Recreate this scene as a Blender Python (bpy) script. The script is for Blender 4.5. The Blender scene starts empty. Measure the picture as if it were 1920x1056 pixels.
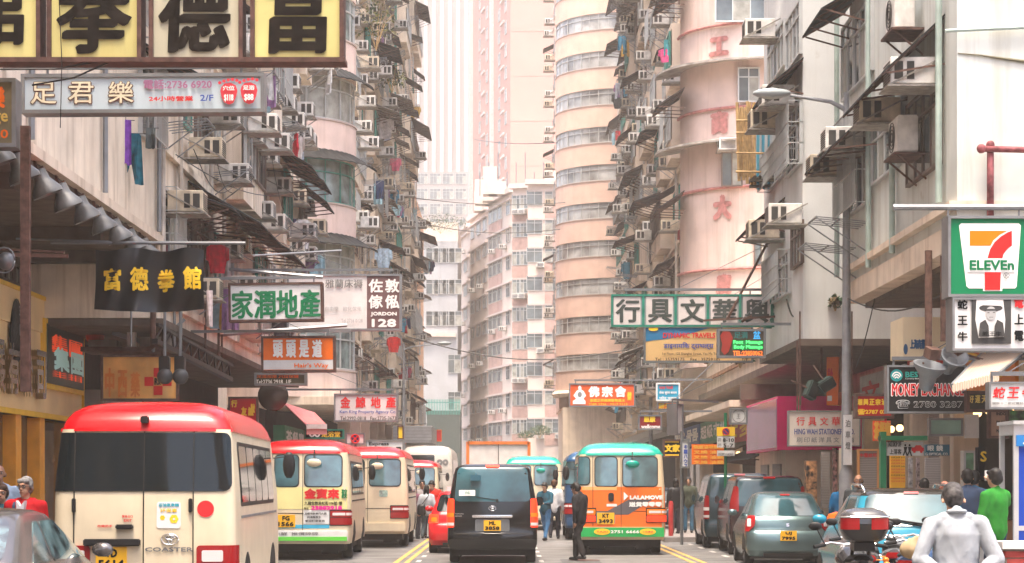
import bpy, bmesh, math, random
from mathutils import Vector, Matrix, noise
R = math.radians
PI = math.pi
sc = bpy.context.scene
COL = sc.collection
# ---------------------------------------------------------------- camera, sky, sun, exposure
F, CX, HY, EYE = 3860.0, 950.0, 905.0, 1.7      # focal length and vanishing point in photo pixels, eye height in metres
cam_d = bpy.data.cameras.new('camera')
cam = bpy.data.objects.new('camera', cam_d)
COL.objects.link(cam)
cam.location = (0, 0, EYE)
cam.rotation_euler = (R(90), 0, 0)
cam_d.sensor_width = 36
cam_d.lens = F / 1920 * 36
cam_d.shift_x = (960 - CX) / 1920
cam_d.shift_y = (HY - 528) / 1920
cam_d.clip_start = 0.5
cam_d.clip_end = 4000
sc.camera = cam
SUN_EL, SUN_AZ = R(76), R(188)
world = bpy.data.worlds.new('World')
sc.world = world
world.use_nodes = True
wt = world.node_tree
bg = wt.nodes['Background']
sky_n = wt.nodes.new('ShaderNodeTexSky')
sky_n.sky_type = 'NISHITA'
sky_n.sun_disc = False
sky_n.sun_elevation = SUN_EL
sky_n.sun_rotation = SUN_AZ
sky_n.dust_density = 6.0
sky_n.air_density = .8
sky_n.ozone_density = .2
wt.links.new(sky_n.outputs[0], bg.inputs[0])
bg.inputs[1].default_value = 0.15
sun_d = bpy.data.lights.new('sun', 'SUN')
sun_d.energy = 1.3
sun_d.angle = R(12)
sun_d.color = (1, .86, .68)
sun = bpy.data.objects.new('sun', sun_d)
COL.objects.link(sun)
sd = Vector((math.sin(SUN_AZ) * math.cos(SUN_EL), math.cos(SUN_AZ) * math.cos(SUN_EL), math.sin(SUN_EL)))
sun.rotation_euler = sd.to_track_quat('Z', 'Y').to_euler()
sc.view_settings.view_transform = 'Standard'
sc.view_settings.look = 'None'
sc.view_settings.gamma = 1
sc.view_settings.exposure = 2.22
sc.cycles.max_bounces = 5
sc.cycles.diffuse_bounces = 4
sc.cycles.glossy_bounces = 3
sc.cycles.transmission_bounces = 3
sc.cycles.volume_bounces = 1
sc.cycles.transparent_max_bounces = 6
sc.cycles.use_denoising = True
sc.cycles.caustics_reflective = False
sc.cycles.caustics_refractive = False


def P(px, py, Y):
    """photo pixel and distance down the street -> world point"""
    return Vector(((px - CX) * Y / F, Y, EYE + (HY - py) * Y / F))


# ---------------------------------------------------------------- materials
MATS = {}


def mat(name, col, rough=.6, metal=0., var=.08, scale=3., bump=0., coat=0., emit=0., streak=0., spec=.25, trans=0., stain=None, alpha=1.):
    if name in MATS:
        return MATS[name]
    m = bpy.data.materials.new(name)
    m.use_nodes = True
    nt = m.node_tree
    N, L = nt.nodes, nt.links
    b = N['Principled BSDF']
    b.inputs['Roughness'].default_value = rough
    b.inputs['Metallic'].default_value = metal
    b.inputs['Coat Weight'].default_value = coat
    b.inputs['Coat Roughness'].default_value = .06
    b.inputs['Specular IOR Level'].default_value = spec
    if trans:
        b.inputs['Transmission Weight'].default_value = trans
    b.inputs['Alpha'].default_value = alpha
    c4 = (*col, 1)
    b.inputs['Base Color'].default_value = c4
    if var or streak or bump:
        geo = N.new('ShaderNodeNewGeometry')
        nz = N.new('ShaderNodeTexNoise')
        nz.inputs['Scale'].default_value = scale
        nz.inputs['Detail'].default_value = 6
        L.new(geo.outputs['Position'], nz.inputs['Vector'])
        rmp = N.new('ShaderNodeMapRange')
        rmp.inputs[1].default_value = .3
        rmp.inputs[2].default_value = .7
        rmp.inputs[3].default_value = 1 - var * 1.6
        rmp.inputs[4].default_value = 1 + var * .6
        L.new(nz.outputs['Fac'], rmp.inputs[0])
        vm = N.new('ShaderNodeVectorMath')
        vm.operation = 'SCALE'
        vm.inputs[0].default_value = col
        L.new(rmp.outputs[0], vm.inputs['Scale'])
        out = vm.outputs[0]
        if streak:
            mp = N.new('ShaderNodeMapping')
            mp.inputs['Scale'].default_value = (2.6, 2.6, .16)
            L.new(geo.outputs['Position'], mp.inputs[0])
            n2 = N.new('ShaderNodeTexNoise')
            n2.inputs['Scale'].default_value = 1.0
            n2.inputs['Detail'].default_value = 7
            n2.inputs['Roughness'].default_value = .65
            L.new(mp.outputs[0], n2.inputs['Vector'])
            r2 = N.new('ShaderNodeMapRange')
            r2.inputs[1].default_value = .50
            r2.inputs[2].default_value = .72
            r2.inputs[3].default_value = 0
            r2.inputs[4].default_value = streak
            L.new(n2.outputs['Fac'], r2.inputs[0])
            mx = N.new('ShaderNodeMix')
            mx.data_type = 'RGBA'
            L.new(r2.outputs[0], mx.inputs[0])
            L.new(out, mx.inputs[6])
            mx.inputs[7].default_value = (*(stain or (col[0] * .45, col[1] * .38, col[2] * .3)), 1)
            out = mx.outputs[2]
            n3 = N.new('ShaderNodeTexNoise')           # peeling patches
            n3.inputs['Scale'].default_value = .9
            n3.inputs['Detail'].default_value = 9
            n3.inputs['Roughness'].default_value = .7
            L.new(geo.outputs['Position'], n3.inputs['Vector'])
            r3 = N.new('ShaderNodeMapRange')
            r3.inputs[1].default_value = .64
            r3.inputs[2].default_value = .67
            r3.inputs[3].default_value = 0
            r3.inputs[4].default_value = min(1, streak * .8)
            L.new(n3.outputs['Fac'], r3.inputs[0])
            mx2 = N.new('ShaderNodeMix')
            mx2.data_type = 'RGBA'
            L.new(r3.outputs[0], mx2.inputs[0])
            L.new(out, mx2.inputs[6])
            mx2.inputs[7].default_value = (col[0] * .62, col[1] * .55, col[2] * .48, 1)
            out = mx2.outputs[2]
        L.new(out, b.inputs['Base Color'])
        if bump:
            bp = N.new('ShaderNodeBump')
            bp.inputs['Strength'].default_value = bump
            bp.inputs['Distance'].default_value = .02
            L.new(nz.outputs['Fac'], bp.inputs['Height'])
            L.new(bp.outputs[0], b.inputs['Normal'])
    if emit:
        b.inputs['Emission Color'].default_value = c4
        b.inputs['Emission Strength'].default_value = emit
    MATS[name] = m
    return m


def stripes(name, c1, c2, scale=8., axis=0, rough=.7):
    """two-colour striped cloth or corrugated sheet"""
    if name in MATS:
        return MATS[name]
    m = mat(name, c1, rough, var=0)
    N, L = m.node_tree.nodes, m.node_tree.links
    geo = N.new('ShaderNodeNewGeometry')
    w = N.new('ShaderNodeTexWave')
    w.bands_direction = 'XYZ'[axis]
    w.inputs['Scale'].default_value = scale
    w.inputs['Distortion'].default_value = 1.2
    w.inputs['Detail Scale'].default_value = .4
    L.new(geo.outputs['Position'], w.inputs['Vector'])
    r = N.new('ShaderNodeValToRGB')
    r.color_ramp.elements[0].position = .42
    r.color_ramp.elements[0].color = (*c1, 1)
    r.color_ramp.elements[1].position = .55
    r.color_ramp.elements[1].color = (*c2, 1)
    L.new(w.outputs['Fac'], r.inputs[0])
    L.new(r.outputs[0], N['Principled BSDF'].inputs['Base Color'])
    return m


# ---------------------------------------------------------------- mesh builder
class MB:
    def __init__(s):
        s.v, s.f, s.m = [], [], []

    def add(s, vs, fs, k=0):
        o = len(s.v)
        s.v += [tuple(p) for p in vs]
        s.f += [tuple(i + o for i in f) for f in fs]
        s.m += [k] * len(fs)
        return s

    def box(s, a, b, k=0, rot=0., piv=None):
        x0, y0, z0 = a
        x1, y1, z1 = b
        vs = [Vector(p) for p in ((x0, y0, z0), (x1, y0, z0), (x1, y1, z0), (x0, y1, z0), (x0, y0, z1), (x1, y0, z1), (x1, y1, z1), (x0, y1, z1))]
        if rot:
            c = Vector(piv) if piv else sum(vs, Vector()) / 8
            q = Matrix.Rotation(rot, 3, 'Z')
            vs = [q @ (p - c) + c for p in vs]
        return s.add(vs, [(0, 3, 2, 1), (4, 5, 6, 7), (0, 1, 5, 4), (1, 2, 6, 5), (2, 3, 7, 6), (3, 0, 4, 7)], k)

    def bar(s, a, b, w=.03, h=None, k=0):
        """square bar from a to b"""
        a, b = Vector(a), Vector(b)
        h = h or w
        d = (b - a).normalized()
        u = d.cross(Vector((0, 0, 1)))
        if u.length < 1e-3:
            u = Vector((1, 0, 0))
        u.normalize()
        t = d.cross(u)
        vs = [p + u * (w / 2 * i) + t * (h / 2 * j) for p in (a, b) for i, j in ((-1, -1), (1, -1), (1, 1), (-1, 1))]
        return s.add(vs, [(0, 3, 2, 1), (4, 5, 6, 7), (0, 1, 5, 4), (1, 2, 6, 5), (2, 3, 7, 6), (3, 0, 4, 7)], k)

    def tube(s, pts, r, n=8, k=0, cap=True):
        pts = [Vector(p) for p in pts]
        rs = r if isinstance(r, (list, tuple)) else [r] * len(pts)
        vs, fs = [], []
        up = Vector((0, 0, 1))
        for i, p in enumerate(pts):
            d = (pts[min(i + 1, len(pts) - 1)] - pts[max(i - 1, 0)]).normalized()
            u = d.cross(up)
            if u.length < .05:
                u = d.cross(Vector((0, 1, 0)))
            u.normalize()
            t = d.cross(u)
            for j in range(n):
                a = 2 * PI * j / n
                vs.append(p + (u * math.cos(a) + t * math.sin(a)) * rs[i])
        for i in range(len(pts) - 1):
            for j in range(n):
                fs.append((i * n + j, i * n + (j + 1) % n, (i + 1) * n + (j + 1) % n, (i + 1) * n + j))
        if cap:
            fs.append(tuple(range(n))[::-1])
            fs.append(tuple((len(pts) - 1) * n + j for j in range(n)))
        return s.add(vs, fs, k)

    def rings(s, rings, k=0, cap0=True, cap1=True, closed=True):
        n = len(rings[0])
        vs = [p for r in rings for p in r]
        fs = []
        for i in range(len(rings) - 1):
            for j in range(n if closed else n - 1):
                fs.append((i * n + j, i * n + (j + 1) % n, (i + 1) * n + (j + 1) % n, (i + 1) * n + j))
        if cap0:
            fs.append(tuple(range(n))[::-1])
        if cap1:
            fs.append(tuple((len(rings) - 1) * n + j for j in range(n)))
        return s.add(vs, fs, k)

    def prism(s, poly, y0, y1, k=0):
        """polygon in x,z extruded from y0 to y1"""
        n = len(poly)
        vs = [(x, y0, z) for x, z in poly] + [(x, y1, z) for x, z in poly]
        fs = [tuple(range(n)), tuple(range(2 * n - 1, n - 1, -1))] + [((i + 1) % n, i, n + i, n + (i + 1) % n) for i in range(n)]
        return s.add(vs, fs, k)

    def ball(s, c, r, n=10, k=0, sc3=(1, 1, 1)):
        c = Vector(c)
        rg = []
        for i in range(1, n // 2 + 3):
            t = PI * i / (n // 2 + 3)
            rg.append([c + Vector((math.sin(t) * math.cos(2 * PI * j / n) * sc3[0], math.sin(t) * math.sin(2 * PI * j / n) * sc3[1], math.cos(t) * sc3[2])) * r for j in range(n)])
        return s.rings(rg[::-1], k)

    def grid(s, fn, nu, nv, k=0):
        vs = [fn(i / nu, j / nv) for i in range(nu + 1) for j in range(nv + 1)]
        fs = [(i * (nv + 1) + j, (i + 1) * (nv + 1) + j, (i + 1) * (nv + 1) + j + 1, i * (nv + 1) + j + 1) for i in range(nu) for j in range(nv)]
        return s.add(vs, fs, k)

    def mesh(s, name, mats, smooth=False):
        me = bpy.data.meshes.new(name)
        me.from_pydata(s.v, [], s.f)
        for m in (mats if isinstance(mats, (list, tuple)) else [mats]):
            me.materials.append(m)
        if any(s.m):
            me.polygons.foreach_set('material_index', s.m)
        if smooth:
            if smooth is True:
                me.polygons.foreach_set('use_smooth', [True] * len(me.polygons))
            else:
                me.polygons.foreach_set('use_smooth', [True] * len(me.polygons))
                me.set_sharp_from_angle(angle=R(smooth))
        me.update()
        return me

    def build(s, name, mats, parent=None, smooth=False, fix=False, bevel=0, **tags):
        me = s.mesh(name, mats, smooth)
        if fix or bevel:
            bm = bmesh.new()
            bm.from_mesh(me)
            if fix:
                bmesh.ops.recalc_face_normals(bm, faces=bm.faces)
            if bevel:
                bmesh.ops.bevel(bm, geom=list(bm.edges), offset=bevel, segments=2, affect='EDGES', clamp_overlap=True)
            bm.to_mesh(me)
            bm.free()
        return link(me, name, parent, **tags)


def link(me, name, parent=None, loc=None, rot=None, **tags):
    o = bpy.data.objects.new(name, me)
    COL.objects.link(o)
    if parent is not None:
        o.parent = parent
    if loc is not None:
        o.location = loc
    if rot is not None:
        o.rotation_euler = rot if not isinstance(rot, (int, float)) else (0, 0, rot)
    tag(o, **tags)
    return o


def tag(o, label=None, cat=None, group=None, kind=None):
    if label:
        o['label'] = label
    if cat:
        o['category'] = cat
    if group:
        o['group'] = group
    if kind:
        o['kind'] = kind
    return o


def thing(name, label, cat, loc=(0, 0, 0), rot=0, group=None):
    return link(None, name, None, loc, rot, label=label, cat=cat, group=group)


def copy_tree(o, parent=None, loc=None, rot=None, label=None, swap=None):
    c = o.copy()
    COL.objects.link(c)
    if parent is not None:
        c.parent = parent
    if loc is not None:
        c.location = loc
    if rot is not None:
        c.rotation_euler = rot
    if label:
        c['label'] = label
    for ch in list(KIDS.get(o.name) or o.children):
        copy_tree(ch, c)
    return c


KIDS = {}
BK = {}


def B(name, col, rough=.6, **k):
    return mat(name, col, rough, **k)


# shared materials
white_paint = B('white_paint', (.62, .62, .6), .5, var=.12)
grey_metal = B('grey_metal', (.20, .21, .22), .45, metal=.6)
galv = B('galvanised', (.24, .25, .26), .45, metal=.5, var=.15)
rust = B('rusty_steel', (.12, .065, .05), .8, var=.35, scale=9)
black = B('black_plastic', (.012, .012, .013), .45, var=0)
rubber = B('rubber', (.015, .015, .015), .85, var=.1)
chrome = B('chrome', (.7, .7, .7), .12, metal=1, var=0)
glass_dark = B('dark_glass', (.006, .010, .012), .04, var=0, spec=.32)
glass_win = B('window_glass', (.10, .13, .14), .08, var=.35, scale=1.3, spec=.8)
glass_lt = B('window_glass_curtained', (.34, .34, .30), .25, var=.3, scale=2.2)
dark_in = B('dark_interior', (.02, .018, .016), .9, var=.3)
letter_black = B('letter_black', (.010, .012, .014), .9, var=0, spec=.05)
letter_red = B('letter_red', (.62, .02, .025), .5, var=0)
letter_white = B('letter_white', (.8, .8, .78), .5, var=0)
letter_yellow = B('letter_yellow', (.85, .55, .03), .5, var=0)
letter_blue = B('letter_blue', (.04, .08, .35), .5, var=0)
letter_green = B('letter_green', (.0, .16, .06), .8, var=0)
letter_grey = B('letter_grey', (.2, .2, .2), .5, var=0)
letter_orange = B('letter_orange', (.85, .16, .01), .5, var=0)
sign_white = B('sign_white', (.68, .68, .68), .35, var=.08, streak=.12)
concrete = B('concrete', (.30, .27, .24), .9, var=.2, bump=.4, streak=.5)
awn_dark = B('awning_tar', (.014, .016, .017), .7, var=.35, scale=6)

# ---------------------------------------------------------------- lettering
_TX = {}


def text_geo(s, res=2):
    """flat glyph mesh, normalised to its own bounds: verts, faces, width, height"""
    if (s, res) in _TX:
        return _TX[(s, res)]
    cu = bpy.data.curves.new('t', 'FONT')
    cu.body = s
    cu.resolution_u = res
    ob = bpy.data.objects.new('t', cu)
    me = ob.to_mesh()
    vs = [tuple(v.co) for v in me.vertices]
    fs = [tuple(p.vertices) for p in me.polygons]
    ob.to_mesh_clear()
    bpy.data.objects.remove(ob)
    bpy.data.curves.remove(cu)
    if vs:
        x0, x1 = min(v[0] for v in vs), max(v[0] for v in vs)
        y0, y1 = min(v[1] for v in vs), max(v[1] for v in vs)
    else:
        x0 = y0 = 0
        x1 = y1 = 1
    w, h = max(x1 - x0, 1e-6), max(y1 - y0, 1e-6)
    r = ([((v[0] - x0) / w, (v[1] - y0) / h) for v in vs], fs, w, h)
    _TX[(s, res)] = r
    return r


def put_text(mb, s, x0, z0, x1, z1, y, bold=0., n=6, k=0, res=2, shear=0., pen=None, depth=0.):
    """lettering filling the box x0..x1, z0..z1 on the plane y, read from -y; bold = extra stroke half width in metres"""
    vs, fs, w, h = text_geo(s, res)
    offs = [(0, 0)]
    if bold:
        offs += [(bold * math.cos(2 * PI * i / n), bold * math.sin(2 * PI * i / n)) for i in range(n)]
    if pen:
        offs = [(pen[0] * math.cos(t) * math.cos(pen[2]) - pen[1] * math.sin(t) * math.sin(pen[2]), pen[0] * math.cos(t) * math.sin(pen[2]) + pen[1] * math.sin(t) * math.cos(pen[2])) for t in [2 * PI * i / n for i in range(n)]] + [(0, 0)]
    W, H = (x1 - x0) - 2 * bold, (z1 - z0) - 2 * bold
    for i, (dx, dz) in enumerate(offs):
        mb.add([(x0 + bold + a * W + dx + shear * (b - .5) * H, y - .0006 * i, z0 + bold + b * H + dz) for a, b in vs], fs, k)
    return mb


def copy_mod(o, parent):
    return copy_tree(o, parent)
# ---------------------------------------------------------------- ground
road_m = B('asphalt', (.15, .145, .14), .75, var=.28, scale=1.1, bump=.5)
MB().add([(-900, -300, -.2), (900, -300, -.2), (900, 2500, -.2), (-900, 2500, -.2)], [(0, 1, 2, 3)]).build('ground', B('ground_dust', (.16, .15, .14), .9, var=.2), kind='structure')
MB().box((-7.2, -60, -.19), (7.2, 200, 0)).build('road', road_m, kind='structure')
pave_m = B('paving', (.22, .2, .19), .85, var=.2, scale=2, bump=.3)
for sg, nm in ((-1, 'pavement_left'), (1, 'pavement_right')):
    a, b = sorted((sg * 7.2, sg * 16))
    MB().box((a, -60, -.19), (b, 200, .14)).build(nm, pave_m, kind='structure')
    a, b = sorted((sg * 7.2, sg * 7.02))
    MB().box((a, -60, -.18), (b, 200, .15)).build('kerb', B('kerb_stone', (.3, .29, .28), .85, var=.2), kind='structure')
MB().box((6.6, 8, -.17), (7.3, 46, .145)).build('pavement_widening', pave_m, kind='structure')
MB().box((4.5, 58.5, -.17), (7.3, 68, .145)).build('pavement_corner', pave_m, kind='structure')
line_y = B('road_paint_yellow', (.62, .36, .10), .7, var=.35, scale=6)
line_w = B('road_paint_white', (.5, .48, .45), .7, var=.35, scale=6)
for px, a, b, w, m in ((-2.35, 12, 170, .1, line_y), (-2.12, 12, 170, .1, line_y), (3.95, 12, 170, .1, line_y), (4.18, 12, 170, .1, line_y)):
    MB().box((px - w / 2, a, 0), (px + w / 2, b, .006)).build('road_line', m, kind='structure')
dash = MB().box((-.05, 0, 0), (.05, 1.0, .006)).mesh('road_dash', line_w)
for x in (.75, 5.05, -1.9):
    for i in range(24):
        link(dash, 'road_dash', None, (x, 20 + i * 3, 0), kind='structure')
for i in range(10):
    link(dash, 'road_dash', None, (1.5 + i * .28, 36.5, 0), R(0), kind='structure')
mh = MB()
mh.rings([[(.35 * math.cos(2 * PI * i / 24), .35 * math.sin(2 * PI * i / 24), .004 + k) for i in range(24)] for k in (0, .006)], cap0=False)
mhm = mh.mesh('manhole_cover', rust)
for x, y in ((1.7, 45), (5.0, 39), (-2.9, 60), (3.1, 41.5)):
    link(mhm, 'manhole_cover', None, (x, y, 0), kind='structure')
random.seed(5)
for i in range(14):                                        # repair patches in the asphalt
    x, y = random.uniform(-2.2, 5), random.uniform(34, 70)
    w, l = random.uniform(.4, 1.2), random.uniform(1, 4)
    MB().box((x, y, 0), (x + w, y + l, .003)).build('road_patch', B('asphalt_patch%d' % (i % 3), ((.09, .12, .18)[i % 3],) * 3, .8, var=.2), kind='structure')
# ---------------------------------------------------------------- vehicles
def lerp(a, b, t):
    return a + (b - a) * t


class Shell:
    """closed body surface from level rings: rows of (z, half width, rear y, front y, rear corner radius, front corner radius, rear bow)"""

    def __init__(s, rows):
        s.rows = rows

    def at(s, z):
        r = s.rows
        if z <= r[0][0]:
            return r[0][1:]
        for a, b in zip(r, r[1:]):
            if z <= b[0]:
                t = (z - a[0]) / max(b[0] - a[0], 1e-6)
                return tuple(lerp(p, q, t) for p, q in zip(a[1:], b[1:]))
        return r[-1][1:]

    def pos(s, u, z):
        w, yr, yf, rr, rf, bow = s.at(z)
        sg = 1 if u >= 0 else -1
        u = abs(u)
        a, arc = w - rr, rr * PI / 2
        sl = max(yf - yr - rr - rf - bow, .01)
        arf = rf * PI / 2
        if u <= a:
            x = u
            y = yr + bow * (x / w) ** 2
        elif u <= a + arc:
            t = (u - a) / rr
            x = a + rr * math.sin(t)
            y = yr + bow * (a / w) ** 2 + rr * (1 - math.cos(t))
        elif u <= a + arc + sl:
            x = w
            y = yr + bow * (a / w) ** 2 + rr + (u - a - arc)
        else:
            v = u - a - arc - sl
            y0 = yr + bow * (a / w) ** 2 + rr + sl
            if v <= arf:
                t = v / rf
                x = w - rf * (1 - math.cos(t))
                y = y0 + rf * math.sin(t)
            else:
                x = max(w - rf - (v - arf), 0)
                y = y0 + rf
        return Vector((sg * x, y, z))

    def total(s, z):
        w, yr, yf, rr, rf, bow = s.at(z)
        return (w - rr) + rr * PI / 2 + max(yf - yr - rr - rf - bow, .01) + rf * PI / 2 + (w - rf)

    def uy(s, y, z):
        w, yr, yf, rr, rf, bow = s.at(z)
        return (w - rr) + rr * PI / 2 + (y - yr - rr - bow * ((w - rr) / w) ** 2)

    def nrm(s, u, z):
        e = .012
        p = s.pos(u + e, z) - s.pos(u - e, z)
        q = s.pos(u, z + e) - s.pos(u, z - e)
        n = p.cross(q)
        return n.normalized() if n.length > 1e-9 else Vector((0, -1, 0))

    def off(s, u, z, d):
        return s.pos(u, z) + s.nrm(u, z) * d

    def ring(s, z, n=None):
        w, yr, yf, rr, rf, bow = s.at(z)
        T = s.total(z)
        a, arc = w - rr, rr * PI / 2
        sl = max(yf - yr - rr - rf - bow, .01)
        us = [a * i / 5 for i in range(5)] + [a + arc * i / 6 for i in range(6)] + [a + arc + sl * i / 8 for i in range(8)]
        us += [a + arc + sl + rf * PI / 2 * i / 4 for i in range(4)] + [a + arc + sl + rf * PI / 2 + (w - rf) * i / 3 for i in range(4)]
        right = [s.pos(u, z) for u in us]
        left = [Vector((-p.x, p.y, p.z)) for p in right[1:-1]][::-1]
        return right + left

    def body(s, zs, cap0=True, cap1=True):
        m = MB()
        m.rings([s.ring(z) for z in zs], 0, cap0, cap1)
        return m

    def patch(s, lo, hi, z0, z1, d=.006, rad=.05, nt=10, nz=8, mb=None, k=0, skirt=True):
        """panel lying on the body between unrolled positions lo(z)..hi(z); d metres proud, rounded corners, edges turned in"""
        mb = mb or MB()
        lo_ = lo if callable(lo) else (lambda z: lo)
        hi_ = hi if callable(hi) else (lambda z: hi)
        rad = min(rad, (z1 - z0) / 2.01)
        zs = set()
        for i in range(nz + 1):
            zs.add(z0 + (z1 - z0) * i / nz)
        if rad > .004:
            for i in range(1, 5):
                t = rad * (1 - math.cos(PI / 2 * i / 4))
                zs.add(z0 + t)
                zs.add(z1 - t)
        zs = sorted(zs)
        rows = []
        for z in zs:
            e = min(z - z0, z1 - z)
            ins = rad - math.sqrt(max(rad * rad - (rad - e) ** 2, 0)) if e < rad else 0
            a, b = lo_(z) + ins, hi_(z) - ins
            rows.append([(a + (b - a) * j / nt, z) for j in range(nt + 1)])
        vs = [s.off(u, z, d) for r in rows for u, z in r]
        n = nt + 1
        fs = [(i * n + j, i * n + j + 1, (i + 1) * n + j + 1, (i + 1) * n + j) for i in range(len(rows) - 1) for j in range(nt)]
        if skirt:
            bd = [(0, j) for j in range(n)] + [(i, nt) for i in range(1, len(rows))] + [(len(rows) - 1, j) for j in range(nt - 1, -1, -1)] + [(i, 0) for i in range(len(rows) - 2, 0, -1)]
            o = len(vs)
            vs += [s.off(*rows[i][j], -.012) for i, j in bd]
            nb = len(bd)
            fs += [(bd[q][0] * n + bd[q][1], o + q, o + (q + 1) % nb, bd[(q + 1) % nb][0] * n + bd[(q + 1) % nb][1]) for q in range(nb)]
        return mb.add(vs, fs, k)

    def text(s, mb, t, x0, z0, x1, z1, bold=0, k=0, d=.012, side=0):
        """lettering wrapped on the rear (side=0) or on the right flank (u measured along)"""
        tmp = MB()
        put_text(tmp, t, x0, z0, x1, z1, 0, bold, k=k, n=5)
        mb.add([s.off(x, z, d - y * 1.0) for x, y, z in tmp.v], tmp.f, k)
        return mb


paint = {}


def car_paint(name, col, rough=.28, metal=0., streak=0.):
    return mat(name, col, rough, metal, var=.08, scale=2, coat=.08, spec=.4, streak=streak)


lamp_red = B('tail_lamp_red', (.28, .004, .006), .15, var=0, coat=.5)
lamp_clear = B('lamp_clear', (.65, .6, .6), .12, var=0, coat=.5)
lamp_amber = B('lamp_amber', (.8, .2, .01), .15, var=0, coat=.5)
brake_on = B('brake_lamp_lit', (1., .045, .012), .3, var=0, emit=.22)
plate_y = B('number_plate_yellow', (.8, .43, .02), .45, var=.05)
under = B('underbody', (.012, .012, .013), .8, var=.2)
seam = B('panel_gap', (.02, .018, .015), .8, var=0)

_wm = {}


def wheel_mesh(r, w):
    k = (r, w)
    if k not in _wm:
        t = MB()
        prof = [(r * .62, -w / 2), (r * .93, -w / 2), (r, -w * .36), (r, w * .36), (r * .93, w / 2), (r * .62, w / 2)]
        n = 24
        t.rings([[(x, q * math.cos(2 * PI * i / n), q * math.sin(2 * PI * i / n)) for i in range(n)] for q, x in prof], cap0=False, cap1=False)
        h = MB()
        prof = [(r * .63, w * .44), (r * .58, w * .3), (r * .2, w * .2), (.001, w * .34)]
        for sg in (1, -1):
            h.rings([[(sg * x, q * math.cos(2 * PI * i / n), q * math.sin(2 * PI * i / n)) for i in range(n)] for q, x in prof], cap0=False, cap1=False)
        for i in range(7):
            a = 2 * PI * i / 7
            for sg in (1, -1):
                h.bar((sg * w * .3, r * .15 * math.cos(a), r * .15 * math.sin(a)), (sg * w * .4, r * .6 * math.cos(a), r * .6 * math.sin(a)), .05, .03)
        _wm[k] = (t.mesh('tyre', rubber, 40), h.mesh('rim', grey_metal, 40))
    return _wm[k]


def add_wheels(root, w, ys, r=.36, tw=.2):
    for y in ys:
        for sg in (-1, 1):
            o = link(None, 'wheel', root, (sg * (w - tw / 2 - .005), y, r))
            tm, hm = wheel_mesh(r, tw)
            link(tm, 'tyre', o)
            link(hm, 'rim', o)


def add_plate(root, sh, x, z, l1, l2, w=.36, h=.26, back=.02):
    p = sh.pos(x, z)
    y = min(sh.pos(x, z + h / 2).y, sh.pos(x, z - h / 2).y, p.y) - back
    m = MB().box((x - w / 2, y - .012, z - h / 2), (x + w / 2, y + .03, z + h / 2))
    pl = m.build('number_plate', plate_y, root)
    t = MB()
    if l2:
        put_text(t, l1, x - w * .2, z + .01, x + w * .2, z + h * .42, y - .014, .006)
        put_text(t, l2, x - w * .42, z - h * .42, x + w * .42, z - .015, y - .014, .006)
    else:
        put_text(t, l1, x - w * .44, z - h * .3, x + w * .44, z + h * .3, y - .014, .005)
    t.build('lettering', letter_black, pl)


def mirror_pair(root, w, y, z, mt, out=.22, h=.3, sides=(-1, 1)):
    for sg in sides:
        m = MB()
        m.tube([(sg * (w - .02), y, z + .1), (sg * (w + out * .6), y + .05, z + .12), (sg * (w + out), y, z)], .012, 6)
        ar = m.build('mirror_arm', black, root)
        b = MB().ball((0, 0, 0), 1, 10)
        me = [(sg * (w + out) + v[0] * .09, y + v[1] * .05, z + v[2] * h / 2) for v in b.v]
        b.v = me
        b.build('mirror', mt, ar, smooth=True)


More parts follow.
